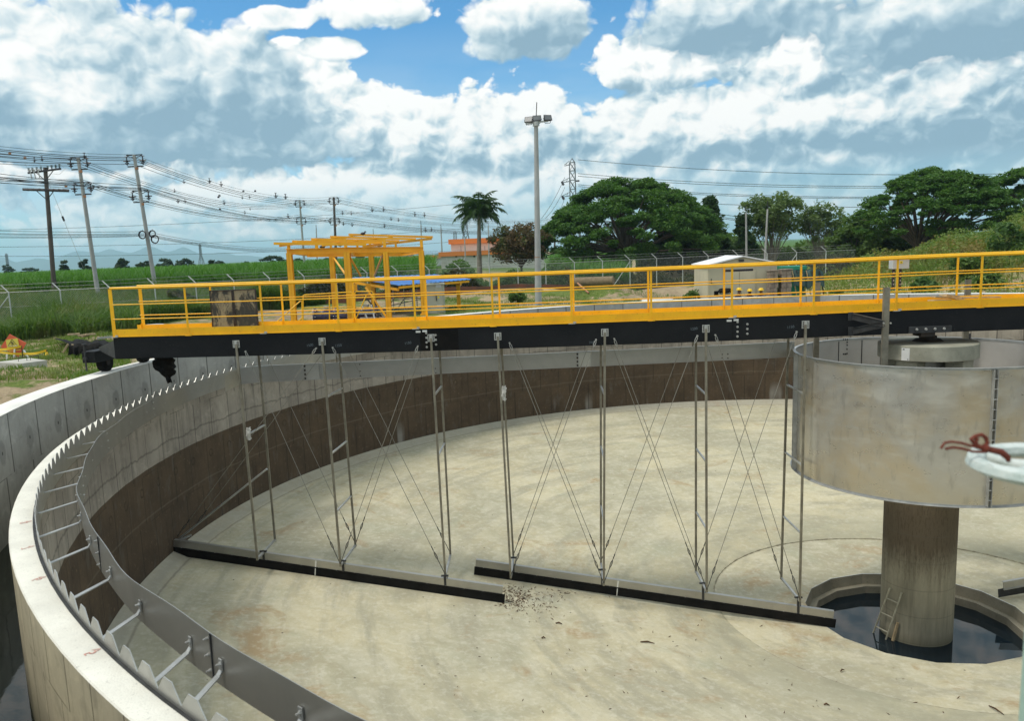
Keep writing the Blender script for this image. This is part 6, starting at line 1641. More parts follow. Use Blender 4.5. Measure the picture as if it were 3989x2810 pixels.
# ------------------------------------------------------------------ garden shed and things beside it
M['shed'] = simple('cream_shed_boards', (.54, .49, .36), (.46, .42, .31), .8, .8)
M['shed_roof'] = simple('white_roof_edge', (.80, .80, .82), (.70, .70, .73), .6, .5)
def build_shed():
    Y = 25.0; P = lambda sx, sy: Vector(PY(sx, sy, Y))
    x0, x1 = P(2757, 1100).x, P(3026, 1100).x; zg = gz((x0+x1)/2, Y)-.15; ze0, ze1 = P(2757, 1034).z, P(3026, 1024).z; ap = P(2893, 1003)
    root = thing('garden_shed', (x0, Y, zg), 'small cream shed with low white-edged gable roof and double doors', 'shed')
    D = 3.4
    wall = part('wall', MB().add([(x0, Y, zg), (x1, Y, zg), (x1, Y, ze1), (ap.x, Y, ap.z), (x0, Y, ze0), (x0, Y+D, zg), (x1, Y+D, zg), (x1, Y+D, ze1), (ap.x, Y+D, ap.z), (x0, Y+D, ze0)], [(0, 1, 2, 3, 4), (9, 8, 7, 6, 5), (0, 4, 9, 5), (1, 6, 7, 2)]), M['shed'], root)
    r = MB(); a0, b0, c0 = Vector((x0-.12, Y-.12, ze0-.04)), Vector((ap.x, Y-.12, ap.z+.03)), Vector((x1+.12, Y-.12, ze1-.04)); T = Vector((0, 0, .06)); Dv = Vector((0, D+.3, 0))
    r.hexa([a0, b0, b0+Dv, a0+Dv, a0+T, b0+T, b0+T+Dv, a0+T+Dv]); r.hexa([b0, c0, c0+Dv, b0+Dv, b0+T, c0+T, c0+T+Dv, b0+T+Dv]); part('roof', r, M['shed_roof'], root)
    zd = P(2880, 1049).z; part('door_gap_shade', MB().box(P(2823, 0).x, P(2944, 0).x, Y-.02, Y-.001, zd-.11, zd), M['insul'], wall)  # dark strip stands for the shade in the gap over the doors
    for sx0, sx1 in ((2823, 2887), (2889, 2953)):
        d = part('door', MB().box(P(sx0, 0).x, P(sx1, 0).x, Y-.045, Y-.004, zg+.05, zd-.115), M['shed'], root, bevel=.004)
        hx = P(sx1 if sx0 == 2823 else sx0, 0).x+(-.06 if sx0 == 2823 else .06); part('handle', MB().tube([(hx, Y-.07, zg+.95), (hx, Y-.07, zg+1.1)], .012, 6), M['dark_steel'], d)
    for sx in (2765, 2822, 2954, 3019): part('corner_trim', MB().box(P(sx, 0).x-.02, P(sx, 0).x+.02, Y-.022, Y-.0015, zg, min(ze0, ze1)-.05), M['shed'], root)
    c = P(2887, 1014); part('wall_lamp', MB().box(c.x-.13, c.x+.13, Y-.08, Y-.001, c.z-.06, c.z+.05), M['dark_steel'], root)
    c = P(2773, 1105); part('drain_pipe', MB().tube([(c.x-.03, Y-.05, c.z+.25), (c.x-.03, Y-.05, c.z), (c.x+.25, Y-.05, c.z-.03)], .022, 8), M['dark_steel'], root, True)
build_shed()
M['rubble'] = simple('weathered_block_stack', (.30, .24, .19), (.19, .15, .12), 5, .95, detail=6, bstr=.8, speck=(.42, .37, .31))
def stack(sx0, sx1, sy0, Y, label):
    a, b = Vector(PY(sx0, sy0, Y)), Vector(PY(sx1, sy0, Y)); zg = gz(a.x, Y); root = thing('block_stack', (a.x, Y, zg), label, 'block stack', 'stacks of old blocks beside the shed'); n = 9; h = (a.z-zg)/n
    for k in range(n):
        mb = MB(); j = random.uniform(-.03, .03)
        for i in range(2):
            for r_ in range(2): mb.obox(((a.x+b.x)/2+(i-.5)*(b.x-a.x)/2+j, Y+r_*.3, zg+h*(k+.5)), (b.x-a.x)/2-.015, .28, h-.018, random.uniform(-.04, .04))
        part('block_course', mb, M['rubble'], root, bevel=.008)
    part('cover_board', MB().obox(((a.x+b.x)/2, Y+.15, a.z+.04), (b.x-a.x)+.06, .66, .05), M['rubble'], root)
stack(2996, 3028, 1058, 24.3, 'stack of weathered blocks touching the right corner of the shed'); stack(3043, 3083, 1054, 24.3, 'stack of weathered blocks standing clear of the shed, further right')
M['green_box'] = simple('green_plastic', (.01, .26, .15), (.01, .20, .12), 2, .5)
M['tarp'] = simple('dark_green_tarp', (.012, .055, .045), (.008, .03, .027), 2, .6, bstr=.5)
a, b = Vector(PY(3045, 1039, 25.6)), Vector(PY(3141, 1050, 25.6))
gb_ = thing('green_container', (a.x, 25.6, gz(a.x, 25.6)), 'bright green container top showing behind the block stacks', 'container'); part('body', MB().box(a.x+.05, b.x-.05, 25.6, 26.6, gz(a.x, 25.6), b.z), M['green_box'], gb_); part('lid', MB().box(a.x, b.x, 25.52, 26.7, b.z+.002, a.z), M['green_box'], gb_, bevel=.02)
def tarpbox():
    pts = [(3085, 1062), (3110, 1045), (3150, 1068), (3185, 1052), (3206, 1062), (3204, 1120), (3160, 1110), (3092, 1108)]; Y = 25.2; V = [Vector(PY(*p_, Y)) for p_ in pts]; zg = gz(V[0].x, Y)
    root = thing('tarp_covered_frames', (V[0].x, Y, zg), 'dark green tarpaulin over angled frames, right of the block stacks', 'tarpaulin')
    mb = MB(); n = 22; m = 9; X0, X1 = V[0].x, V[4].x
    top = lambda f: V[0].z+.18*abs(sin(f*5.5+.6))-.05+.03*sin(f*23)
    for j in range(m+1):
        for i in range(n+1):
            f = i/n; g = j/m
            if j <= 5: y = Y+(5-j)*.22; z = top(f)-.02*(5-j)
            else: y = Y-.05-.06*(j-5)+.04*sin(f*31); z = top(f)-(j-5)*.20
            mb.v.append((X0+(X1-X0)*f, y, z))
    for j in range(m):
        for i in range(n): k = j*(n+1)+i; mb.f.append((k, k+1, k+n+2, k+n+1))
    part('tarpaulin', mb, M['tarp'], root, True)
    for sx in (3095, 3112, 3130, 3150, 3172, 3200):
        p_ = PY(sx, 1062, Y-.1); part('frame_bar', MB().bar((p_[0]-.12, Y-.12, p_[2]+.10), (p_[0]+.25, Y-.12, gz(p_[0], Y)), .04, .05), M['wood'] if sx % 4 else M['insul'], root)
tarpbox()
# bin with black bag on a stand
Y = 23.2; c = Vector(PY(2824, 1140, Y)); zg = gz(c.x, Y)
bn = thing('waste_bin', (c.x, Y, zg), 'concrete waste bin with a black bag bulging on top, left of the seated people', 'bin')
part('barrel', MB().cyl((c.x, Y, zg), .24, c.z-zg+.02, 20, .26), M['cap'], bn, True)
mb = MB(); n = 14
for j in range(6):
    for i in range(n):
        aa = 2*pi*i/n; r = (.30, .36, .34, .30, .20, .05)[j]*(1+.14*sin(3*aa+j)+.08*sin(7*aa)); mb.v.append((c.x+.0+r*cos(aa), Y+r*sin(aa), c.z+(.0, .04, .12, .17, .2, .21)[j]+.02*sin(5*aa+j)))
for j in range(5):
    for i in range(n): mb.f.append((j*n+i, j*n+(i+1) % n, (j+1)*n+(i+1) % n, (j+1)*n+i))
part('rubbish_bag', mb, M['rubber'], bn, True); part('bag_flap', MB().obox((c.x-.42, Y, c.z-.02), .2, .08, .22, .3), M['rubber'], bn)

# ------------------------------------------------------------------ seated workers
M['skin'] = simple('brown_skin', (.20, .10, .06), (.16, .08, .05), 6, .6)
M['navy'] = simple('navy_work_shirt', (.010, .014, .035), (.018, .022, .05), 6, .85)
M['maroon'] = simple('dark_maroon_shirt', (.045, .018, .020), (.03, .012, .014), 6, .85)
M['helmet'] = simple('yellow_hard_hat', (.80, .52, .01), (.75, .46, .01), 5, .35)
M['jeans'] = simple('dark_work_trousers', (.02, .025, .04), (.03, .035, .05), 8, .9)
M['vest'] = simple('lime_reflective_band', (.35, .62, .06), (.3, .55, .05), 6, .6)
def skin_body(name, verts, edges, radii, mat, parent, sub=2):
    me = bpy.data.meshes.new(name); off = root_loc(parent); me.from_pydata([tuple(Vector(v)-off) for v in verts], edges, []); o = bpy.data.objects.new(name, me); COL.objects.link(o); o.parent = parent
    md = o.modifiers.new('skin', 'SKIN'); me.skin_vertices[0].data[0].use_root = True
    for i, r in enumerate(radii): me.skin_vertices[0].data[i].radius = (r, r) if not isinstance(r, tuple) else r
    s = o.modifiers.new('sub', 'SUBSURF'); s.levels = sub; s.render_levels = sub
    dg = bpy.context.evaluated_depsgraph_get(); me2 = bpy.data.meshes.new_from_object(o.evaluated_get(dg)); o.modifiers.clear(); o.data = me2
    me2.materials.clear(); me2.materials.append(mat)
    me2.polygons.foreach_set('use_smooth', [True]*len(me2.polygons)); return o
def worker(sx, sy, Y, face, shirt, label, band=False, look=0.):
    """seated on a low block; face = heading in radians"""
    top = Vector(PY(sx, sy, Y)); zg = gz(top.x, Y); hs = top.z-.16      # head centre
    f = Vector((cos(face), sin(face), 0)); s = Vector((-sin(face), cos(face), 0)); u = Vector((0, 0, 1))
    root = thing('person', (top.x, Y, zg), label, 'person', 'workers seated behind the tank wall')
    seat = hs-.70; B = Vector((top.x, Y, 0))
    at_ = lambda a, b_, z: B+f*a+s*b_+u*z
    V = [at_(-.06, 0, seat+.06), at_(-.07, 0, seat+.25), at_(-.05, 0, seat+.45), at_(.0, 0, hs-.14), at_(.02, 0, hs-.02), at_(.02, 0, hs+.05)]
    E_ = [(0, 1), (1, 2), (2, 3), (3, 4), (4, 5)]; Rr = [.15, .14, .155, .055, .085, .08]
    for sg in (-1, 1):
        o = len(V); V += [at_(-.03, sg*.19, seat+.44), at_(.06, sg*.23, seat+.20), at_(.26, sg*.15, seat+.16), at_(.32, sg*.12, seat+.17)]; E_ += [(2, o), (o, o+1), (o+1, o+2), (o+2, o+3)]; Rr += [.065, .048, .036, .04]
        for kf in range(5):
            oo = len(V); b_ = .09+kf*.016; V += [at_(.36, sg*b_, seat+.165-.004*abs(kf-2)), at_(.36+.055-.008*abs(kf-2), sg*b_, seat+.145)]; E_ += [(o+3, oo), (oo, oo+1)]; Rr += [.010, .008]
        o = len(V); V += [at_(.0, sg*.10, seat+.0), at_(.40, sg*.13, seat+.03), at_(.42, sg*.13, max(zg+.08, seat-.38)), at_(.56, sg*.13, max(zg+.04, seat-.42))]; E_ += [(0, o), (o, o+1), (o+1, o+2), (o+2, o+3)]; Rr += [.10, .065, .048, .04]
    skin_body('body', V, E_, Rr, M['skin'], root)
    # shirt: torso and sleeves, trousers, as clothing over the body
    V = [at_(-.06, 0, seat+.02), at_(-.07, 0, seat+.25), at_(-.05, 0, seat+.44), at_(-.01, 0, seat+.52)]; E_ = [(0, 1), (1, 2), (2, 3)]; Rr = [.165, .16, .17, .07]
    for sg in (-1, 1):
        o = len(V); V += [at_(-.03, sg*.19, seat+.44), at_(.06, sg*.235, seat+.20), at_(.12, sg*.215, seat+.185)]; E_ += [(2, o), (o, o+1), (o+1, o+2)]; Rr += [.082, .066, .058]
    sh = skin_body('shirt', V, E_, Rr, shirt, root)
    if band:
        part('reflective_band', MB().ring([(.185, seat+.30), (.190, seat+.30), (.190, seat+.36), (.185, seat+.36)], n=20, c=((at_(-.06, 0, 0)).x, (at_(-.06, 0, 0)).y)), M['vest'], sh, True)
    V = [at_(-.05, 0, seat+.0)]; E_ = []; Rr = [.15]
    for sg in (-1, 1):
        o = len(V); V += [at_(.02, sg*.11, seat+.0), at_(.40, sg*.13, seat+.03), at_(.42, sg*.13, max(zg+.10, seat-.34))]; E_ += [(0, o), (o, o+1), (o+1, o+2)]; Rr += [.12, .082, .065]
    skin_body('trousers', V, E_, Rr, M['jeans'], root)
    lf = Vector((cos(face+look), sin(face+look), 0)); ls = Vector((-lf.y, lf.x, 0)); hc = at_(.02, 0, hs+.01)
    fc = MB()
    for sg in (-1, 1): fc.ell(hc+lf*.078+ls*sg*.032+u*.0, .010, .010, .008, 6, 4)
    part('eyes', fc, M['insul'], root, True)
    part('nose', MB().ell(hc+lf*.092-u*.022, .014, .014, .022, 8, 6), M['skin'], root, True); part('mouth', MB().ell(hc+lf*.083-u*.058, .012, .022, .005, 8, 4), M['maroon'], root, True)
    part('ears', MB().ell(hc+ls*.085, .015, .012, .028, 8, 6).ell(hc-ls*.085, .015, .012, .028, 8, 6), M['skin'], root, True)
    hm = MB(); o = 0; n = 20; prof = [(.128, .035), (.124, .04), (.118, .075), (.10, .115), (.065, .145), (.0, .158)]
    for r, z in prof:
        for i in range(n): a = 2*pi*i/n; hm.v.append(tuple(hc+lf*(r*cos(a)*1.12)+ls*(r*sin(a))+u*(z)))
    for j in range(len(prof)-1):
        for i in range(n): hm.f.append((j*n+i, j*n+(i+1) % n, (j+1)*n+(i+1) % n, (j+1)*n+i))
    he = part('hard_hat', hm, M['helmet'], root, True)
    br = MB(); 
    for i in range(n):
        a = 2*pi*i/n; k = 1.0 if cos(a) < .2 else 1+.28*cos(a)
        for r, z in ((.12, .040), (.142*k, .034)): br.v.append(tuple(hc+lf*(r*cos(a)*1.1)+ls*(r*sin(a))+u*z))
    for i in range(n): j = (i+1) % n; br.f.append((2*i, 2*i+1, 2*j+1, 2*j))
    part('brim', br, M['helmet'], he, True)
    solo('seat_block', MB().obox(at_(-.10, 0, (zg+seat-.10)/2-.04), .5, .45, max(.15, seat-.14-zg), face), M['rubble'], {'l': 'low block under the left seated worker', 'm': 'low block under the middle seated worker', 'r': 'low block under the right seated worker'}[label[-1]] if False else 'low block seat '+('under the worker nearest the bin' if sx < 2890 else 'under the middle worker' if sx < 2940 else 'under the worker with the lime band'), 'block')
worker(2878, 1121, 23.4, radians(-35), M['navy'], 'seated person in navy shirt and yellow hard hat facing right, nearest the bin', look=.2)
worker(2920, 1125, 23.8, radians(-75), M['maroon'], 'seated person in dark maroon shirt and yellow hard hat, middle of the three')
worker(2966, 1122, 23.5, radians(-150), M['navy'], 'seated person in navy shirt with lime band and yellow hard hat, facing left', True)
# small parts on the far wall top and mound
solo('plank', MB().bar(PY(2470, 1170, 18.24), PY(2610, 1164, 18.1), .12, .06), M['white_paint'], 'white board lying on the far wall top, right of the light pole', 'plank') if False else None
fw = Vector(PR(2560, 1166, 18.3, True)); solo('plank', MB().obox((fw.x, fw.y+.05, .045), 1.3, .16, .08, -.12), M['top_white'], 'pale board lying on the far wall top', 'plank')
a = at(2248, 33.5); b = at(2290, 31.5); solo('orange_pipe', MB().tube([a+Vector((0, 0, .35)), b+Vector((0, 0, .1))], .055, 8), M['marker'], 'orange pink plastic pipe lying on the dirt mound', 'pipe')
M['roll'] = simple('dirt_straw_roll', (.24, .18, .11), (.16, .12, .075), 6, .9)
a = at(2330, 33.2); solo('dirt_straw_roll', MB().tube([a+Vector((-1.6, .8, .3)), a+Vector((.9, -.1, .32))], .30, 14), M['roll'], 'rounded brown dirt and straw log lying on the dirt mound beyond the tank', 'roll', smooth=True)  # rounded pile of dirt and straw, shaped as a roll

# ------------------------------------------------------------------ things on the bridge
M['panel_dark'] = None
def panel_mat():
    m, t, b, tc = newmat('scuffed_panel'); v = tc.outputs['Object']; n = t.noise(t.mapv(v, (1, 1, .7)), 2.1, 7, .7, .4); n2 = t.noise(t.mapv(v, (8, 8, 2.5)), 2, 5, .7)
    col = t.mix(t.g(n, .46, .53), (.23, .22, .165), (.030, .036, .040)); col = t.mix(t.math('MULTIPLY', t.g(n2, .52, .62), .6), col, (.075, .078, .064)); setb(t, b, col, .8, 0, n2, .2, .01); return m
M['panel_dark'] = panel_mat()
Y = .50; p0, p1, pm = PY(815, 1132, Y), PY(1008, 1285, Y), PY(911, 1200, Y)
pn = thing('scuffed_panel', (p0[0], Y, zT(p0[0])+.022), 'scuffed dark and tan double panel standing against the far railing of the bridge', 'panel')
zb_ = zT(pm[0])+.023
for a, b in ((p0[0], pm[0]-.008), (pm[0]+.008, p1[0])):
    pl = part('panel_sheet', MB().box(a+.02, b-.02, Y, Y+.03, zb_+.02, p0[2]-.02), M['panel_dark'], pn); part('edge_frame', MB().box(a, b, Y-.012, Y+.04, p0[2]-.02, p0[2]).box(a, a+.022, Y-.012, Y+.04, zb_, p0[2]-.021).box(b-.022, b, Y-.012, Y+.04, zb_, p0[2]-.021), M['insul'], pl)
# timber offcuts
tm = [((3632, 1172), (3730, 1180)), ((3680, 1150), (3775, 1178)), ((3700, 1160), (3772, 1176)), ((3620, 1182), (3700, 1180)), ((3740, 1178), (3893, 1172)), ((3635, 1166), (3690, 1183)), ((3665, 1176), (3730, 1168))]
tl = ['low pale plank at the left of the timber heap on the bridge', 'thick raised plank on top of the timber heap', 'second plank leaning in the timber heap', 'thin batten under the left end of the heap', 'long flat plank lying right of the timber heap', 'short crosswise plank in the timber heap', 'short pale offcut in front of the timber heap']
for i, (a, b) in enumerate(tm):
    Y0 = -.15+.09*i; pa, pb = PY(*a, Y0), PY(*b, Y0+.15); za = max(pa[2], zT(0)+.03+.03*i); zb2 = max(zT(0)+.04+.02*i, min(pb[2], zT(0)+.3))
    solo('timber_plank', MB().bar((pa[0], Y0, za), (pb[0], Y0+.15, zb2), .11, .05 if i == 1 else .03), M['wood'], tl[i], 'plank', 'timber offcuts on the bridge deck')
# control box on dark legs outside the far railing
Y = .82; p0, p1 = PY(3472, 1005, Y), PY(3534, 1046, Y); cb = thing('control_box', ((p0[0]+p1[0])/2, Y, .9), 'light grey control box with yellow warning sticker on black slotted legs, behind the railing', 'control box')
part('case', MB().box(p0[0], p1[0], Y-.1, Y+.12, p1[2], p0[2]), M['cab_white'], cb, bevel=.008); part('lid_edge', MB().box(p0[0]-.01, p1[0]+.01, Y-.11, Y+.13, p0[2]+.001, p0[2]+.018), M['cab_white'], cb)
s_ = MB(); c = PY(3511, 1022, Y-.102); s_.box(c[0]-.03, c[0]+.03, Y-.104, Y-.1015, c[2]-.03, c[2]+.03); st = part('warning_sticker', s_, M['label_yellow'], cb); part('triangle_mark', warning_tri(MB(), (c[0], Y-.1045, c[2]-.004), .02), M['insul'], st)
for sx in (3481, 3507):
    a = PY(sx, 1048, Y); lg = part('leg', MB().box(a[0]-.025, a[0]+.025, Y-.02, Y+.02, PY(sx, 1128, Y)[2], a[2]), M['insul'], cb)
    hm = MB()
    for k in range(5): z = a[2]-.08-k*.085; hm.box(a[0]-.011, a[0]+.011, Y-.0225, Y-.0205, z-.018, z+.018)
    part('slot_row', hm, M['galv'], lg)
part('strut', MB().bar(PY(3497, 1052, Y), PY(3490, 1110, Y), .02, .02).bar(PY(3500, 1052, Y), PY(3484, 1175, Y-.05), .03, .02), M['galv'], cb)

# ------------------------------------------------------------------ left corner: warning sign, tape, manhole, netting
M['sign_orange'] = simple('orange_sign_sheet', (.72, .13, .05), (.62, .11, .05), 3, .5)
M['sign_yellow'] = simple('yellow_sign_sheet', (.72, .62, .10), (.66, .56, .09), 5, .5)
M['tape'] = simple('yellow_barrier_tape', (.85, .55, .03), (.78, .50, .03), 6, .5)
def build_sign():
    g0 = Vector(PZ(60, 1398, gz(-24, 6.8))); Y = g0.y; P = lambda sx, sy, dy=0.: Vector(PY(sx, sy, Y+dy))
    root = thing('warning_sign', (g0.x, Y, gz(g0.x, Y)), 'tilted orange diamond sign with yellow panel, leaning on a stand in the grass', 'road sign')
    D = [P(37, 1302), P(102, 1337, .05), P(72, 1391), P(2, 1353)]; T = Vector((0, .02, 0))
    part('board', MB().hexa([D[3], D[2], D[1], D[0], D[3]+T, D[2]+T, D[1]+T, D[0]+T]), M['sign_orange'], root)
    q = [P(22, 1325, -.006), P(68, 1318, -.006), P(75, 1348, -.006), P(28, 1356, -.006)]; t2 = Vector((0, .003, 0))
    pn_ = part('yellow_panel', MB().hexa([q[3], q[2], q[1], q[0], q[3]+t2, q[2]+t2, q[1]+t2, q[0]+t2]), M['sign_yellow'], root)
    c = (q[0]+q[2])/2; mb = MB(); tri = [c+Vector((.0, -.006, .115)), c+Vector((-.15, -.006, -.085)), c+Vector((.15, -.006, -.10))]
    for i in range(3): mb.bar(tri[i], tri[(i+1) % 3], .004, .014, up=(0, 1, 0)) if False else mb.tube([tri[i], tri[(i+1) % 3]], .007, 4)
    mb.ell(c+Vector((-.02, -.008, .035)), .014, .003, .014, 8, 4); mb.tube([c+Vector((-.015, -.008, .02)), c+Vector((.01, -.008, -.025))], .011, 5); mb.tube([c+Vector((.01, -.008, -.025)), c+Vector((.05, -.008, -.05))], .008, 5); mb.tube([c+Vector((.01, -.008, -.025)), c+Vector((-.03, -.008, -.06))], .008, 5); mb.tube([c+Vector((-.015, -.008, .015)), c+Vector((.045, -.008, .02))], .006, 5); mb.tube([c+Vector((-.01, -.008, .015)), c+Vector((-.05, -.008, -.01))], .006, 5)
    part('fall_pictogram', mb, M['insul'], pn_)
    for sy in (1361, 1368): a, b = P(34, sy+1, -.008), P(80, sy-5, -.008); part('text_bar', MB().bar(a, b, .004, .03 if sy == 1361 else .02), M['insul'] if sy == 1361 else M['sign_yellow'], root)
    for a, b in (((27, 1372), (27, 1410)), ((92, 1365), (112, 1398)), ((60, 1340), (55, 1392))): part('leg', MB().bar(P(*a, .05), P(*b, -.1), .045, .045), M['fence_post'], root)
build_sign()
def build_tape():
    base = Vector(PZ(183, 1402, gz(-22.5, 6.2))); Y = base.y; P = lambda sx, sy, dy=0.: Vector(PY(sx, sy, Y+dy))
    root = thing('barrier_tape', (base.x, Y, gz(base.x, Y)), 'yellow barrier tape strung in a corner round the orange sign on yellow stakes', 'barrier tape')
    def band(pts, w=.07):
        mb = MB(); out = []
        for i in range(len(pts)-1):
            for k in range(6): out.append(pts[i].lerp(pts[i+1], k/6.)-Vector((0, 0, .05*sin(pi*k/6.))))
        out.append(pts[-1]); V = []
        for i, p_ in enumerate(out): V += [p_+Vector((0, .01*sin(i), w/2)), p_+Vector((0, .01*cos(i), -w/2))]
        return mb.add(V, [(2*i, 2*i+1, 2*i+3, 2*i+2) for i in range(len(out)-1)])
    for pts in ([P(-60, 1362), P(84, 1350)], [P(-60, 1355), P(84, 1380)], [P(84, 1378), P(182, 1365)]): part('tape', band(pts), M['tape'], root)
    for a, b in (((84, 1348), (96, 1452)), ((182, 1362), (183, 1402))): part('stake', MB().tube([P(*a), P(*b)], .014, 6), M['rust_dark'], root)
    part('foot_block', MB().tube([P(182, 1372), P(183, 1402)], [.03, .08], 10), M['tape'], root, True)
build_tape()
M['mh'] = simple('new_concrete_box', (.50, .49, .44), (.40, .39, .35), 2, .9)
A, B = Vector(PZ(93, 1452, -.33)), Vector(PZ(187, 1440, -.33)); d = (B-A).normalized(); nrm = Vector((-d.y, d.x, 0))
mh = thing('manhole_box', A, 'low square concrete box with two wire lifting loops, in the left foreground soil', 'manhole box')
A2_ = A-d*.0; t0 = .32; L1, L2 = (B-A).length, 1.15; C_ = B+nrm*L2; D_ = A+nrm*L2-d*.35
part('box', MB().hexa([A+Vector((0, 0, -.25)), B+Vector((0, 0, -.25)), C_+Vector((0, 0, -.25)), D_+Vector((0, 0, -.25)), A+Vector((0, 0, t0-.06)), B+Vector((0, 0, t0-.06)), C_+Vector((0, 0, t0-.06)), D_+Vector((0, 0, t0-.06))]), M['mh'], mh, bevel=.01)
for f in (.15, .65):
    c = A.lerp(B, f)+nrm*.55+Vector((0, 0, t0-.06)); part('lifting_loop', MB().tube([c, c+Vector((0, 0, .10)), c+d*.22+Vector((0, 0, .10)), c+d*.22], .010, 6), M['rust_dark'], mh)
# black shade netting over a low frame
def netting():
    Y0 = PZ(330, 1378, -.2)[1]; P = lambda sx, sy, dy=0.: Vector(PY(sx, sy, Y0+dy)); g0 = P(330, 1378)
    root = thing('shade_netting', (g0.x, Y0, gz(g0.x, Y0)), 'black shade netting draped over a low frame with loose planks on top', 'netting')
    n, m = 26, 12; mb = MB()
    for j in range(m+1):
        for i in range(n+1):
            f = i/n; g = j/m; a = P(212, 1323, 3.0).lerp(P(455, 1326, 3.), f); b = P(270, 1342).lerp(P(450, 1340), f)
            if g < .6: p_ = a.lerp(b, g/.6)
            else:
                h = (g-.6)/.4; p_ = b+Vector((0, -.15*h, -(.62 if .12 < f < .62 else .30)*h)); p_.y += .10*sin(f*40)*h; p_.x += .08*sin(f*17)*h
            p_ = p_+Vector((0, 0, .035*sin(f*19+g*5)+.02*sin(f*41))); mb.v.append(tuple(p_))
    for j in range(m):
        for i in range(n): k = j*(n+1)+i; mb.f.append((k, k+1, k+n+2, k+n+1))
    part('net', mb, M['rubber'], root, True)
    part('frame', MB().bar(P(282, 1342, .1), P(282, 1375, .1), .06, .06).bar(P(445, 1342, .1), P(445, 1375, .1), .06, .06).bar(P(266, 1340, .1), P(245, 1375, 0), .05, .05), M['wood'], root)
    for i, (a, b, w) in enumerate((((265, 1319), (312, 1315), .12), ((305, 1323), (355, 1318), .14), ((335, 1318), (372, 1316), .12), ((318, 1326), (345, 1322), .10), ((380, 1333), (440, 1327), .05))):
        solo('loose_plank', MB().bar(P(*a, 1.2)+Vector((0, 0, .12)), P(*b, 1.4)+Vector((0, 0, .12)), w, .05), M['wood'] if i < 4 else M['galv'], ['leftmost pale plank lying on the black netting', 'wider pale plank in the middle of the black netting', 'plank at the right of the black netting, behind the others', 'small plank in front of the others on the black netting', 'thin metal strip lying on the netting beside the bridge end'][i], 'plank', 'planks on the black netting')
netting()
# round tank top seen through the railing
c = Vector(PZ(595, 1280, -.3)); c = Vector(PY(595, 1268, 14.)); dm = thing('black_drum', (c.x, c.y, gz(c.x, c.y)), 'dark round drum with a pale lid, seen through the left end of the railing', 'drum')
part('body', MB().cyl((c.x, c.y, gz(c.x, c.y)), .46, max(.3, c.z-gz(c.x, c.y)-.05), 28), M['rubber'], dm, True); part('lid', MB().cyl((c.x, c.y, c.z-.04), .49, .07, 28, .42), M['cab_white'], dm, True)

# ------------------------------------------------------------------ near valve wheel with cord
M['wheel_white'] = simple('chalky_white_cast_iron', (.62, .66, .64), (.40, .48, .46), 14, .7, detail=6, bstr=.4, speck=(.20, .30, .27))
M['stand_green'] = simple('pale_green_stand', (.36, .50, .42), (.28, .40, .34), 4, .6)
def build_valve():
    d0 = 2.55; L = Vector(CAM)+Vector(ray(3790, 1806))*d0; zc = L.z
    c = Vector(CAM)+Vector(ray(4095, 1790))*d0*.985; c.z = zc-.0; R = Vector((c.x-L.x, c.y-L.y, 0)).length
    root = thing('valve_handwheel', (c.x, c.y, gz(c.x, c.y)), 'chipped white valve handwheel on a pale green stand at the right edge, very near', 'valve wheel')
    rim = MB(); n = 48
    rim.ring([(R-.050, c.z-.012), (R-.046, c.z+.008), (R-.022, c.z+.018), (R, c.z+.010), (R+.006, c.z-.012), (R-.02, c.z-.030), (R-.042, c.z-.026)], n=64, c=(c.x, c.y)); part('rim', rim, M['wheel_white'], root, True)
    for k in range(6):
        a = 2*pi*k/6+.25; part('spoke', MB().tube([(c.x, c.y, c.z-.02), (c.x+R*.5*cos(a), c.y+R*.5*sin(a), c.z-.02), (c.x+R*cos(a), c.y+R*sin(a), c.z)], [.026, .017, .019], 10), M['wheel_white'], root, True)
    part('hub', MB().cyl((c.x, c.y, c.z-.05), .045, .09, 20), M['wheel_white'], root, True)
    zg = gz(c.x, c.y); part('stem', MB().cyl((c.x, c.y, c.z-.2), .022, .32, 14), M['galv'], root, True)
    rs = (Vector(CAM)+Vector(ray(3970, 2300))*d0); dd = Vector((rs.x-c.x, rs.y-c.y, 0)).length
    part('stand', MB().tube([(c.x, c.y, zg), (c.x, c.y, zg+.04), (c.x, c.y, zg+.10), (c.x, c.y, c.z-.26), (c.x, c.y, c.z-.18)], [.12, .12, .043, .040, .035], 28), M['stand_green'], root, True)
    # rust red cord knotted on the rim
    M['cord'] = simple('rust_red_cord', (.17, .035, .018), (.12, .022, .012), 60, .9)
    K = Vector(CAM)+Vector(ray(3842, 1758))*d0; ex = Vector(Rv); uz = Vector((0, 0, 1)); px = d0/FPX
    W = lambda sx, sy, dz=0.: Vector(CAM)+Vector(ray(sx, sy))*(d0+dz)
    k = solo('knotted_cord', MB().tube([W(3665, 1748), W(3680, 1726), W(3705, 1722), W(3745, 1727), W(3790, 1740), W(3830, 1752), W(3868, 1748)], .0042, 7).tube([W(3683, 1750), W(3712, 1744), W(3745, 1748), W(3790, 1760), W(3835, 1762), W(3870, 1752)], .0045, 7)
        .tube([W(3822, 1745), W(3795, 1728), W(3782, 1712), W(3800, 1700), W(3825, 1694), W(3842, 1708), W(3846, 1728), W(3832, 1744), W(3806, 1738), W(3800, 1722), W(3808, 1708)], .0065, 7).tube([W(3828, 1742), W(3855, 1752), W(3900, 1762), W(3925, 1782), W(3930, 1800)], [.010, .010, .011, .010, .006], 8).ell(W(3842, 1748), .014, .014, .012, 10, 8), M['cord'], 'rust red cord tied in a loose bow on the white handwheel', 'cord', smooth=True)
build_valve()

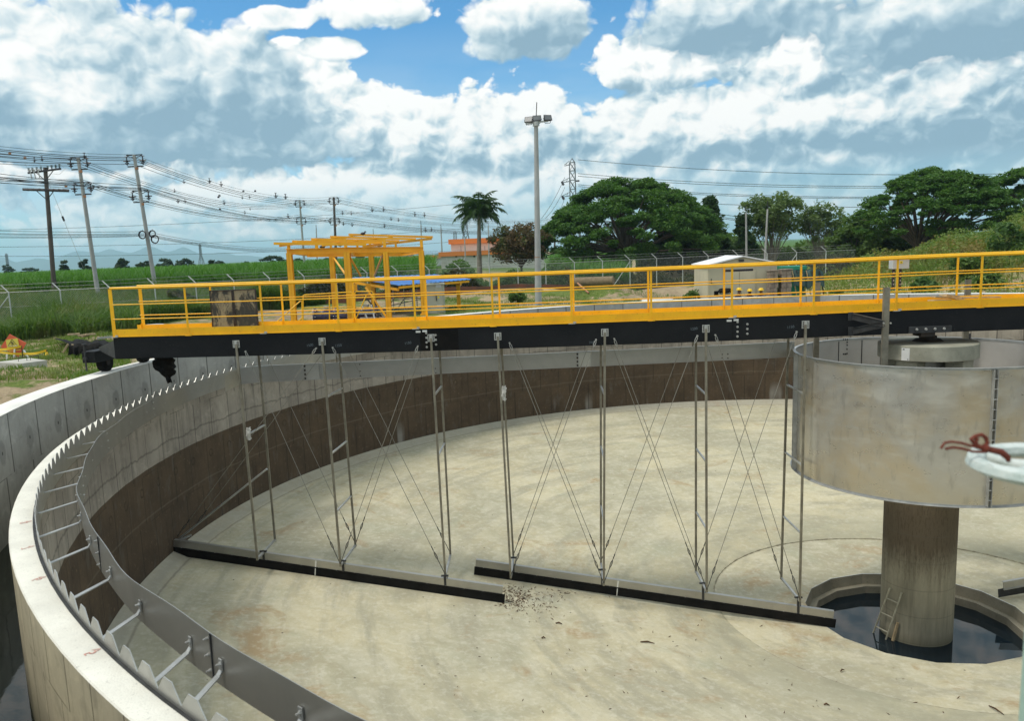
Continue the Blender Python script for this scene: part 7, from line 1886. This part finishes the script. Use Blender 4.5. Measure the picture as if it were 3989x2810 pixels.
# ------------------------------------------------------------------ litter on the tank floor
M['litter'] = simple('dry_leaf_litter', (.10, .045, .018), (.05, .03, .012), 20, .95)
def litter():
    P = []
    for cx_, cy_, s1, s2, n in ((2010, 2335, 45, 20, 250), (1990, 2300, 40, 12, 80), (2080, 2360, 60, 26, 80), (2200, 2320, 80, 10, 50)):
        for _ in range(n):
            p_ = PF(cx_+random.gauss(0, s1), cy_+random.gauss(0, s2)); p_[2] += .012; P.append(p_)
    for _ in range(90):
        p_ = PF(random.uniform(1700, 3900), random.uniform(2420, 2800)); p_[2] += .01
        if hypot(p_[0], p_[1]) > 2.6: P.append(p_)
    V, Fq = leaf_geo(np.array(P), .085, .8, .2); stuff('leaf_litter', (V, Fq), M['litter'], 'brown dry leaves and stalks drifted at the inner end of the outer scraper blade')
litter()
TW = [((2165, 2432), (2190, 2436), 'short dark stick below the leaf litter on the tank floor'), ((2495, 2505), (2550, 2512), 'forked brown stalk on the floor in the lower middle'), ((3853, 2755), (3910, 2790), 'long dark twig on the floor near the lower right corner'), ((2110, 2490), (2125, 2491), 'tiny dark curl left of the forked stalk'), ((3275, 2620), (3290, 2616), 'small dark crumb beyond the slope break'), ((3210, 2750), (3232, 2754), 'dark bark flake near the bottom edge')]
for a, b, lb in TW:
    p_, q_ = Vector(PF(*a))+Vector((0, 0, .015)), Vector(PF(*b))+Vector((0, 0, .02)); m_ = p_.lerp(q_, .5)+Vector((0, .03, .01)); solo('twig', MB().tube([p_, m_, q_], [.012, .016, .006], 6), M['litter'], lb, 'twig', 'twigs and flakes on the tank floor')
pl_ = Vector(PZ(3315, 2285, -6.2)); 
# snap the spacers to the nearest cable
def snap():
    allp = np.array([(p_.x, p_.y, p_.z) for w in WIRES[:22] for a_, b_ in zip(w[:-1], w[1:]) for p_ in [a_.lerp(b_, k/6.) for k in range(6)]])
    d = allp-CAM; z = d@Fv; px_ = np.stack([W0/2+PXO+FPX*(d@Rv)/z, H0/2+PYO-FPX*(d@Uv)/z], 1)
    for o in COL.objects:
        if o.name.startswith('cable_spacer'):
            q = np.array(o.location)-CAM; zz = q@Fv; s = np.array([W0/2+PXO+FPX*(q@Rv)/zz, H0/2+PYO-FPX*(q@Uv)/zz]); e = px_-s; e[:, 0] *= 2.; i = int(np.argmin((e**2).sum(1))); o.location = tuple(allp[i])
snap()
